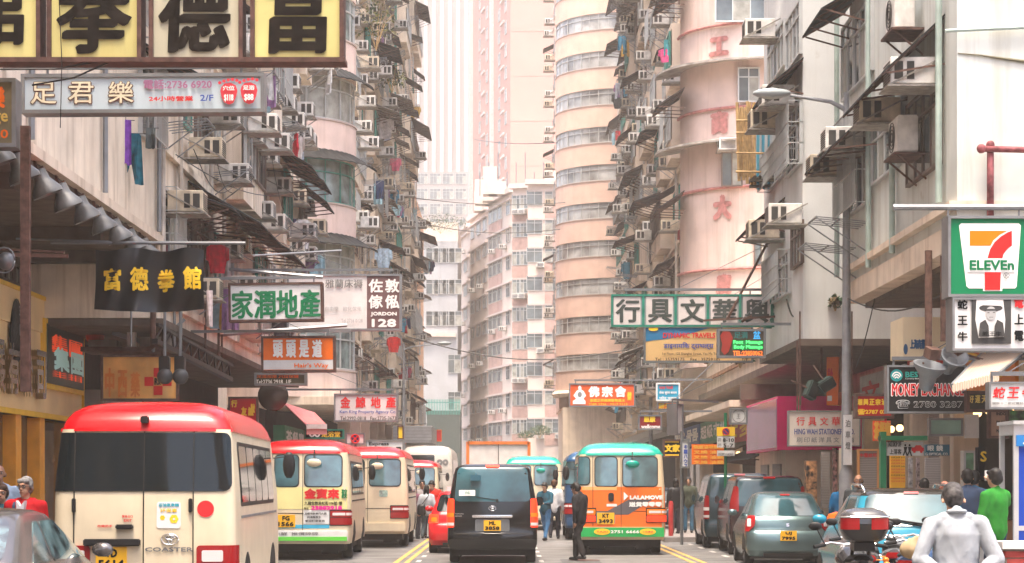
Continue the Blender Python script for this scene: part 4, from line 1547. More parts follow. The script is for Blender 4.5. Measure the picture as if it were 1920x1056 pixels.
r3, arc3 = round_tower('pink_corner_tower', 'pink rounded corner tower with large red painted characters and balcony canopies', 10.0, 82.0, 3.1, 6.2, 8, 3.0, R(-88), R(38), wall_pink, [glass_lt, B('brown_curtain', (.35, .24, .15), .6, var=.4, scale=1.5)], [0], (11, 84, 0), spand=.001, wh=.001)
for f in range(8):
    pass
for o in [o for o in r3.children if o.name.startswith(('window_band', 'window_frame', 'sill'))]:
    bpy.data.objects.remove(o)
block(r3, 9.9, 78.95, 20, 84, 4.9, 30.2, wall_pink)
block(r3, 7.2, 84, 20, 118, 4.9, 40, wall_beige)
block(r3, 9.8, 80, 20, 118, .14, 4.9, dark_in, 'back_wall')
wl = Wall((9.9, 78.93), 0, r3)
for x0, x1, yt, yb, kd in ((1383, 1424, 127, 192, 'a'), (1340, 1440, -20, 42, 'a'), (1352, 1392, 262, 350, 'ab'), (1413, 1440, 433, 498, 'ab')):
    p0, p1 = P(x0, yb, 78.93), P(x1, yt, 78.93)
    u = (p0.x + p1.x) / 2 - 9.9
    wl.window(kd, u, p0.z, round(p1.x - p0.x, 2), round(p1.z - p0.z, 2), .02)
red_paint = B('faded_red_paint', (.50, .21, .19), .85, var=.25, scale=7)
for ch, x0, y0, x1, y1 in (('工', 1331, 66, 1367, 103), ('商', 1334, 205, 1366, 250), ('大', 1338, 364, 1372, 412), ('廈', 1343, 512, 1372, 552)):
    tmp = MB()
    a, c = P(x0, y1, 79.2), P(x1, y0, 79.2)
    put_text(tmp, ch, a.x, a.z, c.x, c.z, 0, .07, n=7)
    vs = []
    for x, y, z in tmp.v:
        dx = x - 10.0
        rr = 3.13 + .02 - y
        yy = 82.0 - math.sqrt(max(rr * rr - dx * dx, .01)) if dx < 0 else 82.0 - rr
        vs.append((x, yy, z))
    tmp.v = vs
    inb(r3, tmp, 'painted_character', red_paint)
for py, dz in ((43, 0), (200, 0), (350, 0), (503, 0)):
    z = P(1400, py, 79).z
    for (rr, th) in ((3.18, .12),):
        pts = [Vector((10 + rr * math.sin(a), 82 - rr * math.cos(a), z)) for a in [lerp(R(-88), 0, i / 14) for i in range(15)]] + [Vector((14, 82 - rr, z))]
        inb(r3, MB().tube(pts, .06, 6), 'red_moulding', red_paint)
for py in (100, 252):                                       # projecting canopies under the painted bands
    z = P(1400, py, 78).z
    mb = MB()
    A = [(10 + rr * math.sin(a), 82 - rr * math.cos(a), z + dz_) for rr, dz_ in ((3.0, .12), (4.1, -.12), (4.1, -.2), (3.0, -.02)) for a in [lerp(R(-95), 0, i / 16) for i in range(17)]]
    n = 17
    fs = [(k * n + i, k * n + i + 1, (k + 1) % 4 * n + i + 1, (k + 1) % 4 * n + i) for k in range(4) for i in range(n - 1)] + [(0, n, 2 * n, 3 * n)]
    mb.add(A, fs)
    inb(r3, mb, 'canopy', B('canopy_grey', (.38, .35, .32), .8, var=.3, streak=.5))
    inb(r3, MB().box((10, 77.9, z - .2), (14, 79, z - .08)), 'canopy', B('canopy_grey', (.38, .35, .32)))
wl = Wall((12, 78.93), 0, r3)
wl.ac(P(1362, 284, 78.9).x - 12, P(1362, 284, 78.9).z, 'front grille air conditioner set in the pink tower window above bamboo', 0, -.25)
wl = Wall((7.2, 118), R(-90), r3)
facade(wl, 35, 5.6, 11, 3.0, 2.9, 'tenement behind pink tower', 21, wall_beige, ac_p=.6, awn_p=.28, wash_p=.07, maxac=80, box_p=.35)
wlr = Wall((6.9, 84), R(-90), r3)
for i in range(5):
    wlr.part(awning_mesh(2.4, 1.1, .7, True), 'awning', 3, 9 + 4 * i)

b = building('grey_terrace', 'long grey fronted tenement running back to the salmon building, right side', (12, 137, 0))
block(b, 8.9, 118.3, 20, 156, 4.6, 46, wall_white)
block(b, 10, 118.3, 20, 156, .14, 4.6, dark_in, 'back_wall')
wl = Wall((8.9, 156), R(-90), b)
facade(wl, 37, 5.0, 13, 3.0, 6.0, 'terrace before salmon block', 31, wall_beige, ac_p=.6, awn_p=.4, wash_p=.05, maxac=30, box_p=.5)

salm, _ = round_tower('salmon_apartment_block', 'salmon pink apartment block with curved bands of white windows', 9.3, 164.5, 5.4, 9.0, 15, 2.93, R(-92), R(10), wall_pink2, [B('pale_panes', (.42, .43, .42), .15, var=.5, scale=.8, spec=.8)], None, (9, 166, 0), spand=1.45, wh=1.25, mull=6)
block(salm, 9.2, 159.3, 20, 176, 0, 53, wall_pink2)
block(salm, 4.2, 164.5, 9.2, 176, 7.5, 53, wall_pink2)
block(salm, 4.4, 161.5, 9.2, 176, 0, 7.6, wall_beige, 'ground_storey')
inb(salm, MB().tube([(9.3 + 5.4 * math.sin(a), 164.5 - 5.4 * math.cos(a), 8.7) for a in [lerp(R(-92), R(10), i / 16) for i in range(17)]], .3, 6), 'string_course', wall_beige)
wl = Wall((3.95, 176), R(-90), salm)
rnd = random.Random(77)
for f in range(14):
    for k in range(2):
        wl.window('a', 3 + k * 4.5, 10.4 + f * 2.93, 1.6, 1.2)
        wl.ac(4.4 + k * 4.5, 9.6 + f * 2.93, 'air conditioner on flank of salmon block, %s floor, %s column' % (ordn(f + 2), ('far', 'near')[k]), rnd.choice([0, 1]), 0)
    if f % 3 == 0:
        wl.part(awning_mesh(1.8, .9, .4), 'awning', 3, 12 + f * 2.93)
# ================================================================ closing the view
def flat_windows(root, a, c, z0, nf, fh, cols, panel=None, w=1.5, h=1.4, kind='a', group=None, hood=None, limit=300):
    """windows (with optional coloured panels below) on a straight wall from point a to point c, read left to right from the camera"""
    d = Vector((c[0] - a[0], c[1] - a[1], 0))
    L = d.length
    rot = math.atan2(d.y, d.x)
    wl = Wall(a, rot, root)
    for f in range(nf):
        for u in cols:
            wl.window(kind, u * L, z0 + f * fh, w, h, .02)
            if panel:
                k = ('pn', w, panel.name)
                if k not in MESH:
                    MESH[k] = MB().box((-w / 2, -.05, -1.25), (w / 2, 0, -.08)).mesh('panel', panel)
                wl.part(MESH[k], 'panel', u * L, z0 + f * fh, .02)
    return wl, L


def px_pt(px, Y):
    p = P(px, 905, Y)
    return (p.x, p.y)


def prism_building(root, pts, z0, z1, m, name='wall'):
    """closed plan polygon"""
    mb = MB()
    n = len(pts)
    mb.rings([[(x, y, z) for x, y in pts] for z in (z0, z1)])
    return inb(root, mb, name, m, fix=True)


far_cream = B('far_cream', (.62, .52, .45), .85, var=.06, scale=.5, streak=.15)
far_panel = B('far_panel_brick', (.44, .29, .25), .8, var=.12)
far_grey = B('far_grey', (.42, .43, .44), .85, var=.08, scale=.5, streak=.2)
b = building('stepped_apartments', 'cream apartment block with brick red panels closing the end of the street', (3, 212, 0))
H = 31.5
sec = [(1066, 206), (990, 206), (989, 208.5), (962, 209), (961, 211.5), (916, 222), (915, 225), (882, 236), (881, 240), (846, 256)]
pts = [px_pt(*q) for q in sec]
back = [(pts[-1][0], 275), (pts[0][0] + 4, 275)]
prism_building(b, pts + back, 0, H, far_cream)
zs0 = 1.7 + (905 - 812) / 18.7
fh = 53.2 / 18.7
faces = [(pts[1], pts[0], 8, (.18, .60), None), (pts[1], pts[0], 8, (.60,), far_panel), (pts[3], pts[2], 9, (.28, .74), far_panel), (pts[5], pts[4], 8, (.15, .42, .69), far_panel), (pts[7], pts[6], 8, (.25, .7), None), (pts[9], pts[8], 7, (.25, .65), None)]
flat_windows(b, pts[1], pts[0], zs0, 9, fh, (.16,), None, 1.6, 1.5)
flat_windows(b, pts[1], pts[0], zs0, 9, fh, (.60,), far_panel, 1.5, 1.5)
flat_windows(b, pts[3], pts[2], zs0, 9, fh, (.25, .76), far_panel, .95, 1.5)
flat_windows(b, pts[5], pts[4], zs0, 9, fh, (.12, .31, .50), far_panel, 1.9, 1.5)
flat_windows(b, pts[5], pts[4], zs0, 9, fh, (.84,), None, 1.6, 1.4)
flat_windows(b, pts[7], pts[6], zs0, 9, fh, (.15, .5, .85), None, 2.2, 1.5)
flat_windows(b, pts[9], pts[8], zs0, 8, fh, (.2, .5, .8), None, 2.6, 1.5)
slab = B('far_slab', (.55, .46, .42), .85)
for i in range(0, 9, 2):
    q0, q1 = pts[i + 1], pts[i]
    d = Vector((q1[0] - q0[0], q1[1] - q0[1], 0))
    wl = Wall(q0, math.atan2(d.y, d.x), b)
    for f in range(1, 10):
        z = zs0 + f * fh - 1.38
        m = MB().box((0, -.35 if i in (4, 6, 8) else -.1, -.09), (d.length, 0, .09))
        wl.part(m.mesh('floor_slab', slab), 'floor_slab', 0, z)
    wl.part(MB().box((-.3, -.5, 0), (d.length + .3, .4, .5)).mesh('cornice', slab), 'cornice', 0, H)
    for f in range(9):
        for q in range(2):
            if (f * 5 + q * 3 + i) % 3 == 0:
                wl.ac(d.length * (.3 + .45 * q), zs0 + f * fh - .55, 'small air conditioner on end apartments, %s floor, %s strip, %s column' % (ordn(f + 1), ordn(i // 2 + 1), ('first', 'second')[q]), 0, 0, 'air conditioners on the end apartments')
rnd = random.Random(4)
for i in range(14):
    x, y = rnd.uniform(-4, 5), rnd.uniform(210, 235)
    inb(b, MB().box((x, y, H), (x + rnd.uniform(1, 3), y + 2, H + rnd.uniform(1, 3))), 'roof_hut', far_cream)
for i in range(9):
    p = px_pt(900 + i * 17, 214)
    inb(b, MB().tube([(p[0], p[1], H), (p[0], p[1], H + 2.5 + (i % 3))], .06, 5), 'aerial', grey_metal)
wl = Wall(pts[1], 0, b)
wl.part(rack_mesh(2.4, 1.2), 'drying_rack', 2, 7)

b = building('pink_tower', 'tall pink tower rising out of sight in the haze', (4, 285, 0))
tp = [px_pt(1046, 275), px_pt(957, 275), px_pt(886, 312)]
tower_pink = B('tower_pink', (.46, .26, .22), .8, var=.05, scale=.3)
prism_building(b, tp + [(tp[2][0], 330), (tp[0][0], 330)], 0, 92, tower_pink)
wl, L = flat_windows(b, tp[2], tp[1], 38, 17, 3.05, (.22, .42, .74, .9), None, 1.7, 1.7)
for f in range(17):
    for u, w in ((.32, 3.2), (.82, 3.0)):
        k = ('pb', w)
        if k not in MESH:
            MESH[k] = MB().box((-w / 2, -.22, .2), (w / 2, 0, .5)).mesh('spandrel', B('tower_white', (.6, .5, .48), .8))
        wl.part(MESH[k], 'spandrel', u * L, 36.7 + f * 3.05)
d0 = Vector(tp[1]).lerp(Vector(tp[2]), .45)
wl.part(MB().box((-.4, -.5, 30), (.4, 0, 92)).mesh('fin', B('tower_white', (.6, .5, .48))), 'fin', L * .58, 0)
wl.part(MB().box((-.6, -.6, 30), (.2, 0, 92)).mesh('fin', B('tower_white', (.6, .5, .48))), 'fin', L * .01, 0)
wl2 = Wall(tp[1], 0, b)
for z in range(20, 92, 6):
    wl2.part(MB().box((0, -.03, 0), (6.3, 0, .12)).mesh('panel_joint', tower_pink), 'panel_joint', 0, z)

b = building('hazy_tower', 'palest tower lost in the haze at the street end', (-14, 560, 0))
pal = B('pale_tower', (.30, .27, .26), .8)
block(b, px_pt(765, 560)[0] - 12, 560, px_pt(880, 560)[0], 600, 0, 160, pal)
for k in range(8):
    x = px_pt(765, 560)[0] + k * 2.2
    block(b, x, 558.6, x + .9, 560, 0, 160, B('pale_tower_rib', (.45, .40, .38), .8), 'rib')
b = building('hazy_office_block', 'faint office block with window grid beneath the palest tower', (-14, 420, 0))
x0, x1 = px_pt(778, 420)[0], px_pt(878, 420)[0]
block(b, x0 - 6, 420, x1 + 1, 440, 0, 1.7 + (905 - 322) / F * 420, pal)
flat_windows(b, (x0, 420), (x1, 420), 44, 7, 3.1, (.14, .38, .62, .86), None, 2.2, 2.2)

b = building('grey_side_block', 'pale grey block with plain side wall left of the end apartments', (-9, 225, 0))
x0, x1 = px_pt(772, 222)[0], px_pt(858, 222)[0]
block(b, x0, 222, x1, 240, 0, 1.7 + (905 - 452) / F * 222, far_grey)
block(b, x0 - .3, 221.5, x1 - .2, 240, 17.4, 17.8, far_cream, 'cornice')
flat_windows(b, (x0, 222), (x1, 222), 18.6, 3, 3.4, (.45, .62, .8, .95), None, 1.4, 1.6)
flat_windows(b, (x0, 222), (x1, 222), 9.5, 2, 4, (.93,), None, 1.4, 2)
block(b, x0 + 1, 224, x1, 240, 1.7 + (905 - 452) / F * 222, 30, far_cream, 'roof_storey')
gp = building('low_market_roof', 'low dark roofed shed with railings between the end blocks', (-6, 205, 0))
x0, x1 = px_pt(800, 203)[0], px_pt(862, 203)[0]
block(gp, x0, 203, x1, 212, 0, 1.7 + (905 - 770) / F * 203, B('shed_dark', (.06, .08, .07), .8))
m = MB()
for i in range(22):
    x = lerp(x0, x1, i / 21)
    m.bar((x, 203, 8.4), (x, 203, 9.9), .07)
m.bar((x0, 203, 9.6), (x1, 203, 9.6), .08)
inb(gp, m, 'railing', green_fr)

# buildings behind the camera, seen in the rear windows
for nm, x0, x1, y0, y1, h, m_ in (('row_house', -30, -9, -90, 13, 40, wall_cream), ('row_house', 10, 30, -90, -4, 22, wall_pink2)):
    b = building(nm, 'row of tenements behind the viewer on the %s, seen only in reflections' % ('west' if x0 < 0 else 'east'), ((x0 + x1) / 2, (y0 + y1) / 2, 0))
    block(b, x0, y0, x1, y1, 0, h, m_)
    wlen = y1 - y0
    wl = Wall((x1, y0), R(90), b) if x0 < 0 else Wall((x0, y1), R(-90), b)
    for f in range(8 if x0 < 0 else 5):
        for k in range(22 if x0 < 0 else 12):
            u = (wlen - 2 - k * 3.3) if x0 < 0 else 4 + k * 7
            wl.window('a', u, 5 + f * 3.1, 2.0, 1.5)
            if (k * 7 + f * 3) % 4 == 0:
                wl.part(awning_mesh(2.4, 1.1, .7, True), 'awning', u, 6.8 + f * 3.1)

b = building('added_end_block', 'broad cream block added to close the street behind the viewer, for reflections', (0, -140, 0))  # added behind the camera to give the rear windows a facade to mirror
block(b, -26, -150, 7, -135, 0, 34, wall_white)
wl = Wall((7, -135), R(180), b)
for f in range(8):
    for k in range(8):
        wl.window('a', 2.5 + k * 4, 4 + f * 3.2, 2.6, 1.8)
rnd = random.Random(9)
for i in range(9):                                          # unseen signs added behind the viewer to vary the reflections in glass
    sx = rnd.choice([-1, 1])
    x, y, z = (-1 if i % 2 else 1) * rnd.uniform(4, 8), -4 - i * 5, rnd.uniform(4, 9)
    sx = math.copysign(1, x)
    w, h = rnd.uniform(1.5, 3.5), rnd.uniform(.9, 2)
    c = [(.6, .03, .02), (.7, .45, .05), (.02, .2, .1), (.75, .72, .7), (.05, .1, .4)][i % 5]
    t = thing('signboard', '%s sign board added behind the viewer for reflections, %s' % (['red', 'yellow', 'green', 'white', 'blue'][i % 5], ['nearest', 'near', 'next', 'middle', 'fifth', 'sixth', 'seventh', 'eighth', 'farthest'][i]), 'sign', (x, y, z))
    MB().box((-w / 2, 0, 0), (w / 2, .25, h)).build('panel', B('back_sign_%d' % (i % 5), c, .5, var=.1), t)
    MB().bar((0, .12, h + .1), (sx * 10 - x, .12, h + .1), .06).build('hanging_bar', rust, t)

# haze over the whole street
hz = MB().box((-140, -110, -1.2), (140, 640, 165)).build('haze', [], kind='stuff')
hm = bpy.data.materials.new('haze_air')
hm.use_nodes = True
N = hm.node_tree.nodes
N.remove(N['Principled BSDF'])
pv = N.new('ShaderNodeVolumePrincipled')
pv.inputs['Color'].default_value = (1., .93, .87, 1)
pv.inputs['Density'].default_value = .0008
pv.inputs['Anisotropy'].default_value = .3
hm.node_tree.links.new(pv.outputs[0], N['Material Output'].inputs['Volume'])
hz.data.materials.append(hm)
hz['label'] = 'warm pale haze filling the street'
# ---------------------------------------------------------------- signs
class Sign:
    """box sign facing the viewer at distance Y; everything on it is given in photo pixels and kept in true metres"""

    def __init__(s, name, label, Y, rect, panel, frame=galv, thick=.25, yaw=0, rim=.05, cat='sign', group=None, arms=True, wall=None, roll=0):
        s.Y, s.r = Y, rect
        x0, y0, x1, y1 = rect
        s.k = Y / F
        a, c = P(x0, y1, Y), P(x1, y0, Y)
        s.cx, s.z0 = (a.x + c.x) / 2, a.z
        s.w, s.h = c.x - a.x, c.z - a.z
        s.root = thing(name, label, cat, (s.cx, Y, s.z0), 0, group)
        s.root.rotation_euler = (0, R(roll), R(yaw))
        s.n = 0
        s.thick = thick
        w, h = s.w, s.h
        MB().box((-w / 2 + rim * .6, -.0, rim * .6), (w / 2 - rim * .6, thick, h - rim * .6)).build('panel', panel, s.root)
        if frame:
            t = rim
            m = MB()
            m.box((-w / 2, -.03, 0), (w / 2, thick + .02, t)).box((-w / 2, -.03, h - t), (w / 2, thick + .02, h))
            m.box((-w / 2, -.03, t), (-w / 2 + t, thick + .02, h - t)).box((w / 2 - t, -.03, t), (w / 2, thick + .02, h - t))
            m.build('frame', frame, s.root)
        if arms:
            sg = -1 if s.cx < 0 else 1
            X = (wall or 7.0) * sg
            m = MB()
            xe = X - s.cx
            xi = -sg * w * .42
            m.bar((xi, thick / 2, h + .12), (xe, thick / 2, h + .12), .06)
            m.bar((xi * .2, thick / 2, h + .12), (xe, thick / 2 + .1, h + 1.3), .015)
            for q in (-.4, .4):
                m.bar((q * w, thick / 2, h - .01), (q * w, thick / 2, h + .12), .03)
            m.build('hanging_bar', rust if arms == 'rust' else grey_metal, s.root)

    def loc(s, px, py):
        return ((px - CX) * s.k - s.cx, EYE + (HY - py) * s.k - s.z0)

    def text(s, t, x0, y0, x1, y1, m=None, bold=.02, n=6, shear=0, pen=None, dy=0., name='lettering', raised=.0):
        a, c = s.loc(x0, y1), s.loc(x1, y0)
        mb = MB()
        y = -.006 - s.n * .003 - dy
        put_text(mb, t, a[0], a[1], c[0], c[1], y, bold * (c[1] - a[1]), n, shear=shear, pen=pen)
        s.n += 1
        return mb.build(name, m or letter_black, s.root)

    def poly(s, m, pts, name='print', d=.004):
        mb = MB()
        q = [s.loc(*p) for p in pts]
        s.n += 1
        y = -.002 - s.n * .003
        mb.add([(x, y, z) for x, z in q], [tuple(range(len(q)))])
        o = mb.build(name, m, s.root)
        return o

    def rect(s, m, x0, y0, x1, y1, name='print'):
        return s.poly(m, [(x0, y1), (x1, y1), (x1, y0), (x0, y0)], name)

    def disc(s, m, cx, cy, rx, ry=None, name='print', n=26, a0=0, a1=2 * PI):
        ry = ry or rx
        return s.poly(m, [(cx + rx * math.cos(lerp(a0, a1, i / n)), cy - ry * math.sin(lerp(a0, a1, i / n))) for i in range(n)], name)


# four big lightboxes in a rusty rack, top left
Y = 26
yel = B('lightbox_yellow', (.62, .56, .22), .5, var=.12, scale=1.2, streak=.35, stain=(.42, .30, .08))
pale = B('lightbox_pale', (.52, .49, .36), .5, var=.12, scale=1.2, streak=.35, stain=(.36, .28, .14))
rackf = B('rack_brown', (.10, .05, .04), .7, var=.3, scale=8)
inkb = B('brush_ink', (.018, .014, .011), .9, var=.4, scale=4, spec=.05)
rk = thing('lightbox_sign', 'rusty rack of four yellowed lightboxes with huge black brush characters', 'sign', (P(320, 0, Y).x, Y, P(0, 118, Y).z))
ox, oz = rk.location.x, rk.location.z


def rkp(px, py):
    p = P(px, py, Y)
    return p.x - ox, p.z - oz


m = MB()
zb, zt = rkp(0, 118)[1], rkp(0, -95)[1]
for px in (-82, 73, 93, 262, 284, 452, 474, 641):
    x = rkp(px, 0)[0]
    m.box((x - .026, -.06, zb + .06), (x + .026, .30, zt - .12))
x0, x1 = rkp(-90, 0)[0], rkp(648, 0)[0]
m.box((x0, -.07, zb), (x1, .31, zb + .06)).box((x0, -.07, zt - .12), (x1, .31, zt))
m.box((x0 - 3, .1, zt), (x1, .16, zt + .06))
m.build('frame', rackf, rk)
for i, (a, c, ch, pm) in enumerate(((-76, 70, '館', yel), (96, 260, '拳', yel), (286, 450, '德', pale), (476, 637, '富', yel))):
    xa, xc = rkp(a, 0)[0], rkp(c, 0)[0]
    pn = MB().box((xa, 0, zb + .065), (xc, .25, zt - .12)).build('panel', pm, rk)
    t = MB()
    ta = {0: (-72, -66, 46, 82), 1: (112, -58, 243, 98), 2: (303, -60, 428, 96), 3: (502, -62, 617, 98)}[i]
    p0, p1 = rkp(ta[0], ta[3]), rkp(ta[2], ta[1])
    put_text(t, ch, p0[0], p0[1], p1[0], p1[1], -.02, 0, 12, pen=(.042, .020, R(28)), shear=.03, res=3)
    t.build('lettering', inkb, pn)
m = MB()
for a, c, r_ in (((0, 130, 25.9), (200, 112, 26), .012), ((60, 160, 26), (210, 114, 26), .012), ((110, -20, 25.9), (113, 240, 25.9), .006)):
    p, q = P(*a), P(*c)
    m.tube([p - rk.location, (p + q) / 2 - rk.location + Vector((.03, 0, -.06)), q - rk.location], r_, 5)
m.build('loose_wire', black, rk)

# foot massage sign
fm = B('lightbox_ice', (.50, .60, .66), .4, var=.08, scale=.8, streak=.15)
s = Sign('lightbox_sign', 'long pale blue lightbox with outlined characters and two red footprints', 28.5, (40, 138, 496, 212), fm, galv, .28, roll=-.3)
for ch, a, c in (('足', 56, 108), ('君', 127, 178), ('樂', 202, 253)):
    s.text(ch, a, 152, c, 196, B('outline_brown', (.12, .06, .05), .6), .05)
    s.text(ch, a + 2, 153, c - 2, 194, B('ivory_fill', (.72, .66, .48), .6), .012)
mauve = B('letter_mauve', (.34, .14, .25), .5, var=0)
s.text('電話:2736 6920', 270, 150, 398, 168, mauve, .03)
s.text('24小時營業', 280, 181, 363, 191, letter_red, .04)
s.text('2/F', 376, 179, 401, 191, letter_blue, .03)
for cx_, t1, t2 in ((430, '穴位', '$118'), (468, '足浴', '$88')):
    s.poly(B('foot_red', (.62, .05, .07), .5, var=0), [(cx_ + rx, ry) for rx, ry in [(-14, 165), (-16, 172), (-14, 183), (-9, 194), (0, 198), (8, 195), (13, 184), (16, 172), (13, 162), (3, 157), (-8, 158)]])
    for k in range(5):
        s.disc(B('foot_red', (0, 0, 0)), cx_ + (-17 + k * 8), 157 - [0, 3, 5, 6, 4][k], 3.2, 3)
    s.text(t1, cx_ - 11, 163, cx_ + 11, 172, letter_white, .04)
    s.text(t2, cx_ - 9, 179, cx_ + 9, 193, letter_white, .04)
# olive sign cut by left edge
s = Sign('lightbox_sign', 'olive brown lightbox with orange writing cut off by left border', 27, (-70, 147, 30, 276), B('olive_panel', (.22, .19, .11), .5, var=.2), galv, .3, arms=False)
s.text('樂', -22, 162, 10, 205, letter_orange, .05)
s.text('ssage', -45, 212, 15, 236, B('letter_gold', (.7, .5, .12), .5, var=0), .03)
s.text('6920', -45, 243, 16, 260, letter_orange, .03)
MB().box((.38, .1, -3.2), (.50, .2, .3)).build('post', rust, s.root)
# black vinyl banner with folds
t = thing('banner', 'glossy black banner with four yellow characters hung on a long pipe', 'banner', P(280, 580, 36))
kb = 36 / F
vin = B('black_vinyl', (.006, .008, .010), .3, var=.3, scale=2, spec=.35)


def bfold(x, z):
    return .05 * math.sin(x * 5.1 + z * 1.3) + .035 * math.sin(x * 11 - z * 3.2 + 1) + .03 * math.sin(z * 6 + x * 2) * (1.15 - z)


bw, bh = 202 * kb, 112 * kb


def bsurf(u, v, d=0):
    x = (u - .5) * bw * (1 + .03 * (1 - v))
    z = v * bh + .05 * math.sin(u * PI) * (1 - v) * -1 - .03 * math.sin(u * PI * 4) * v
    return Vector((x, bfold(x, v) - d, z))


m = MB()
m.grid(lambda u, v: bsurf(u, v), 60, 24).grid(lambda u, v: bsurf(1 - u, v, -.008), 60, 24)
m.build('cloth', vin, t, smooth=True)
m = MB()
m.tube([P(95, 455, 36.2) - t.location, P(460, 456, 36.2) - t.location], .03, 8)
m.tube([P(30, 448, 36.4) - t.location, P(385, 458, 36.3) - t.location], .02, 6)
m.build('pole', galv, t)
for i, ch in enumerate('富德拳館'):
    tmp = MB()
    put_text(tmp, ch, .085 + i * .245, .34, .085 + i * .245 + .155, .69, 0, .0)
    mb = MB()
    for q in [(0, 0)] + [(.019 * math.cos(a), .012 * math.sin(a)) for a in [2 * PI * j / 8 for j in range(8)]]:
        mb.add([bsurf(x + q[0] * .35, z + q[1], .012 + .0008 * abs(q[0] * 40)) for x, y, z in tmp.v], tmp.f)
    mb.build('lettering', letter_yellow, t)

# signs over the left kerb
s = Sign('lightbox_sign', 'white lightbox with four heavy green characters', 45, (429, 530, 606, 603), sign_white, rackf, .3, roll=-.8)
for i, ch in enumerate('家潤地產'):
    s.text(ch, 436 + i * 42, 545, 474 + i * 42, 596, letter_green, .0, 10, pen=(.02, .011, R(25)))
s = Sign('lightbox_sign', 'wide pale sign whose brown end panel reads JORDON 128', 51.5, (538, 514, 753, 620), B('sign_dull', (.74, .72, .71), .5, var=.08, streak=.2), galv, .3)
s.rect(B('sign_taupe', (.16, .09, .09), .5, var=.1), 688, 517, 749, 617, 'end_panel')
for ch, x, y in (('佐', 691, 523), ('敦', 722, 523), ('傢', 691, 553), ('俬', 722, 553)):
    s.text(ch, x, y, x + 27, y + 26, letter_white, .035)
s.text('JORDON', 695, 585, 744, 594, letter_white, .06)
s.text('128', 697, 598, 743, 614, letter_white, .07)
s.text('雅蘭床褥', 610, 524, 680, 540, letter_grey, .01)
s.text('自由樂   歐化傢俬', 610, 575, 678, 584, B('letter_faded', (.36, .36, .38), .6), .0)
s.text('Tel 2736 0128', 640, 598, 680, 605, B('letter_faded', (0, 0, 0)), .0)
MB().bar((P(470, 612, 50).x - s.cx, -.2, -.02), (P(650, 612, 50).x - s.cx, -.2, -.02), .08).build('truss', galv, s.root)
s = Sign('lightbox_sign', 'orange and white lightbox of a hairdresser with outlined characters', 45.5, (490, 630, 629, 698), sign_white, rackf, .25, roll=-.4)
s.rect(B('sign_orange', (.75, .14, .005), .45, var=.06), 492, 632, 627, 675)
for i, ch in enumerate('頭頭是道'):
    s.text(ch, 512 + i * 24.5, 637, 531 + i * 24.5, 671, letter_white, .035)
s.text("Hair's Way", 552, 681, 616, 692, letter_orange, .03)
s.rect(B('sign_orange', (0, 0, 0)), 492, 693, 627, 696)
s = Sign('lightbox_sign', 'dark olive sign with a telephone number below the hairdresser sign', 46.4, (477, 699, 575, 723), B('olive_dark', (.08, .075, .05), .5, var=.2), galv, .2, arms=False)
s.text('Tel:2736 2918  1/F', 480, 712, 546, 720, letter_white, .02)
s.text('足道按摩 穴位保健', 482, 702, 560, 709, letter_orange, .02)
s = Sign('lightbox_sign', 'white sign with red property agency characters and two phone lines', 60, (626, 738, 746, 791), sign_white, galv, .2)
for i, ch in enumerate('金鯨地產'):
    s.text(ch, 638 + i * 28.5, 744, 657 + i * 28.5, 765, letter_red, .03)
s.text('Kam King Property Agency Co.', 637, 769, 743, 777, letter_blue, .015)
s.text('Tel:2992-0818   Fax:2735-3673', 638, 781, 743, 788, letter_black, .015)
s = Sign('signboard', 'red board with golden characters behind the large minibus', 52, (428, 744, 484, 806), B('sign_red', (.5, .006, .01), .45, var=.06), rust, .15, arms=False)
s.text('行', 433, 750, 445, 764, letter_yellow, .05)
s.text('友 誼', 452, 763, 476, 780, letter_yellow, .05)
s.text('龍虎', 470, 757, 478, 775, letter_yellow, .03)
s = Sign('signboard', 'orange pharmacy banner with red and white checks and Rx mark', 42, (189, 665, 335, 752), B('banner_amber', (.90, .46, .13), .6, var=.25, scale=1.6, streak=.3, stain=(.75, .62, .40)), rust, .08, arms=False)
rd_ = B('check_red', (.62, .01, .01), .5, var=0)
for (i, j) in ((1, 0), (0, 1), (2, 1), (1, 2)):
    s.rect(rd_, 271 + i * 17, 690 + j * 17, 288 + i * 17, 707 + j * 17)
s.text('Rx', 290, 709, 302, 722, letter_black, .04)
for i, ch in enumerate('中西藥'):
    s.text(ch, 197 + i * 24, 690 + i * 4, 215 + i * 24, 745, B('faded_orange', (.72, .22, .03), .6), .02)
# yellow shop front with dark carved board and LED display
yw = B('fascia_peach', (.93, .66, .34), .5, var=.12, scale=.8)
yo = B('pillar_orange', (.90, .38, .04), .45, var=.1)
t = thing('street_shop', 'peach and orange shop front with carved board, silver letters and LED display', 'shop', (-9.3, 42, .14))


def fz(px, py):
    Y_, z_ = facade_px(-9.3, px, py)
    return Y_, z_


Ya, Yb = 33, fz(153, 600)[0]
o = t.location
MB().box((-.5, Ya - 42, 2.95), (0, Yb - 42, 4.55)).build('fascia', yw, t)
MB().box((-.5, Ya - 42, 4.552), (.04, Yb - 42, 5.2)).build('fascia_top', yw, t)
MB().box((-.5, Yb - 42, 2.9), (.05, Yb - 41.93, 5.22)).box((-.02, Ya - 42, 5.2), (.07, Yb - 42, 5.28)).box((-.02, Ya - 42, 2.85), (.08, Yb - 42, 2.95)).build('trim', B('trim_yellow', (.85, .50, .04), .5), t)
for a in (0, 2.2, 4.1, 6.0, 8.0, Yb - Ya - .5):
    MB().box((-.4, Ya + a - 42, 0), (.0, Ya + a - 41.55, 2.85)).build('pillar', yo if a > 3 else brown_fr, t)
MB().box((-.35, Ya - 42, 0), (-.25, Yb - 42, 2.85)).build('shop_glass', B('shop_glass_warm', (.16, .10, .05), .1, var=.5, scale=2), t)
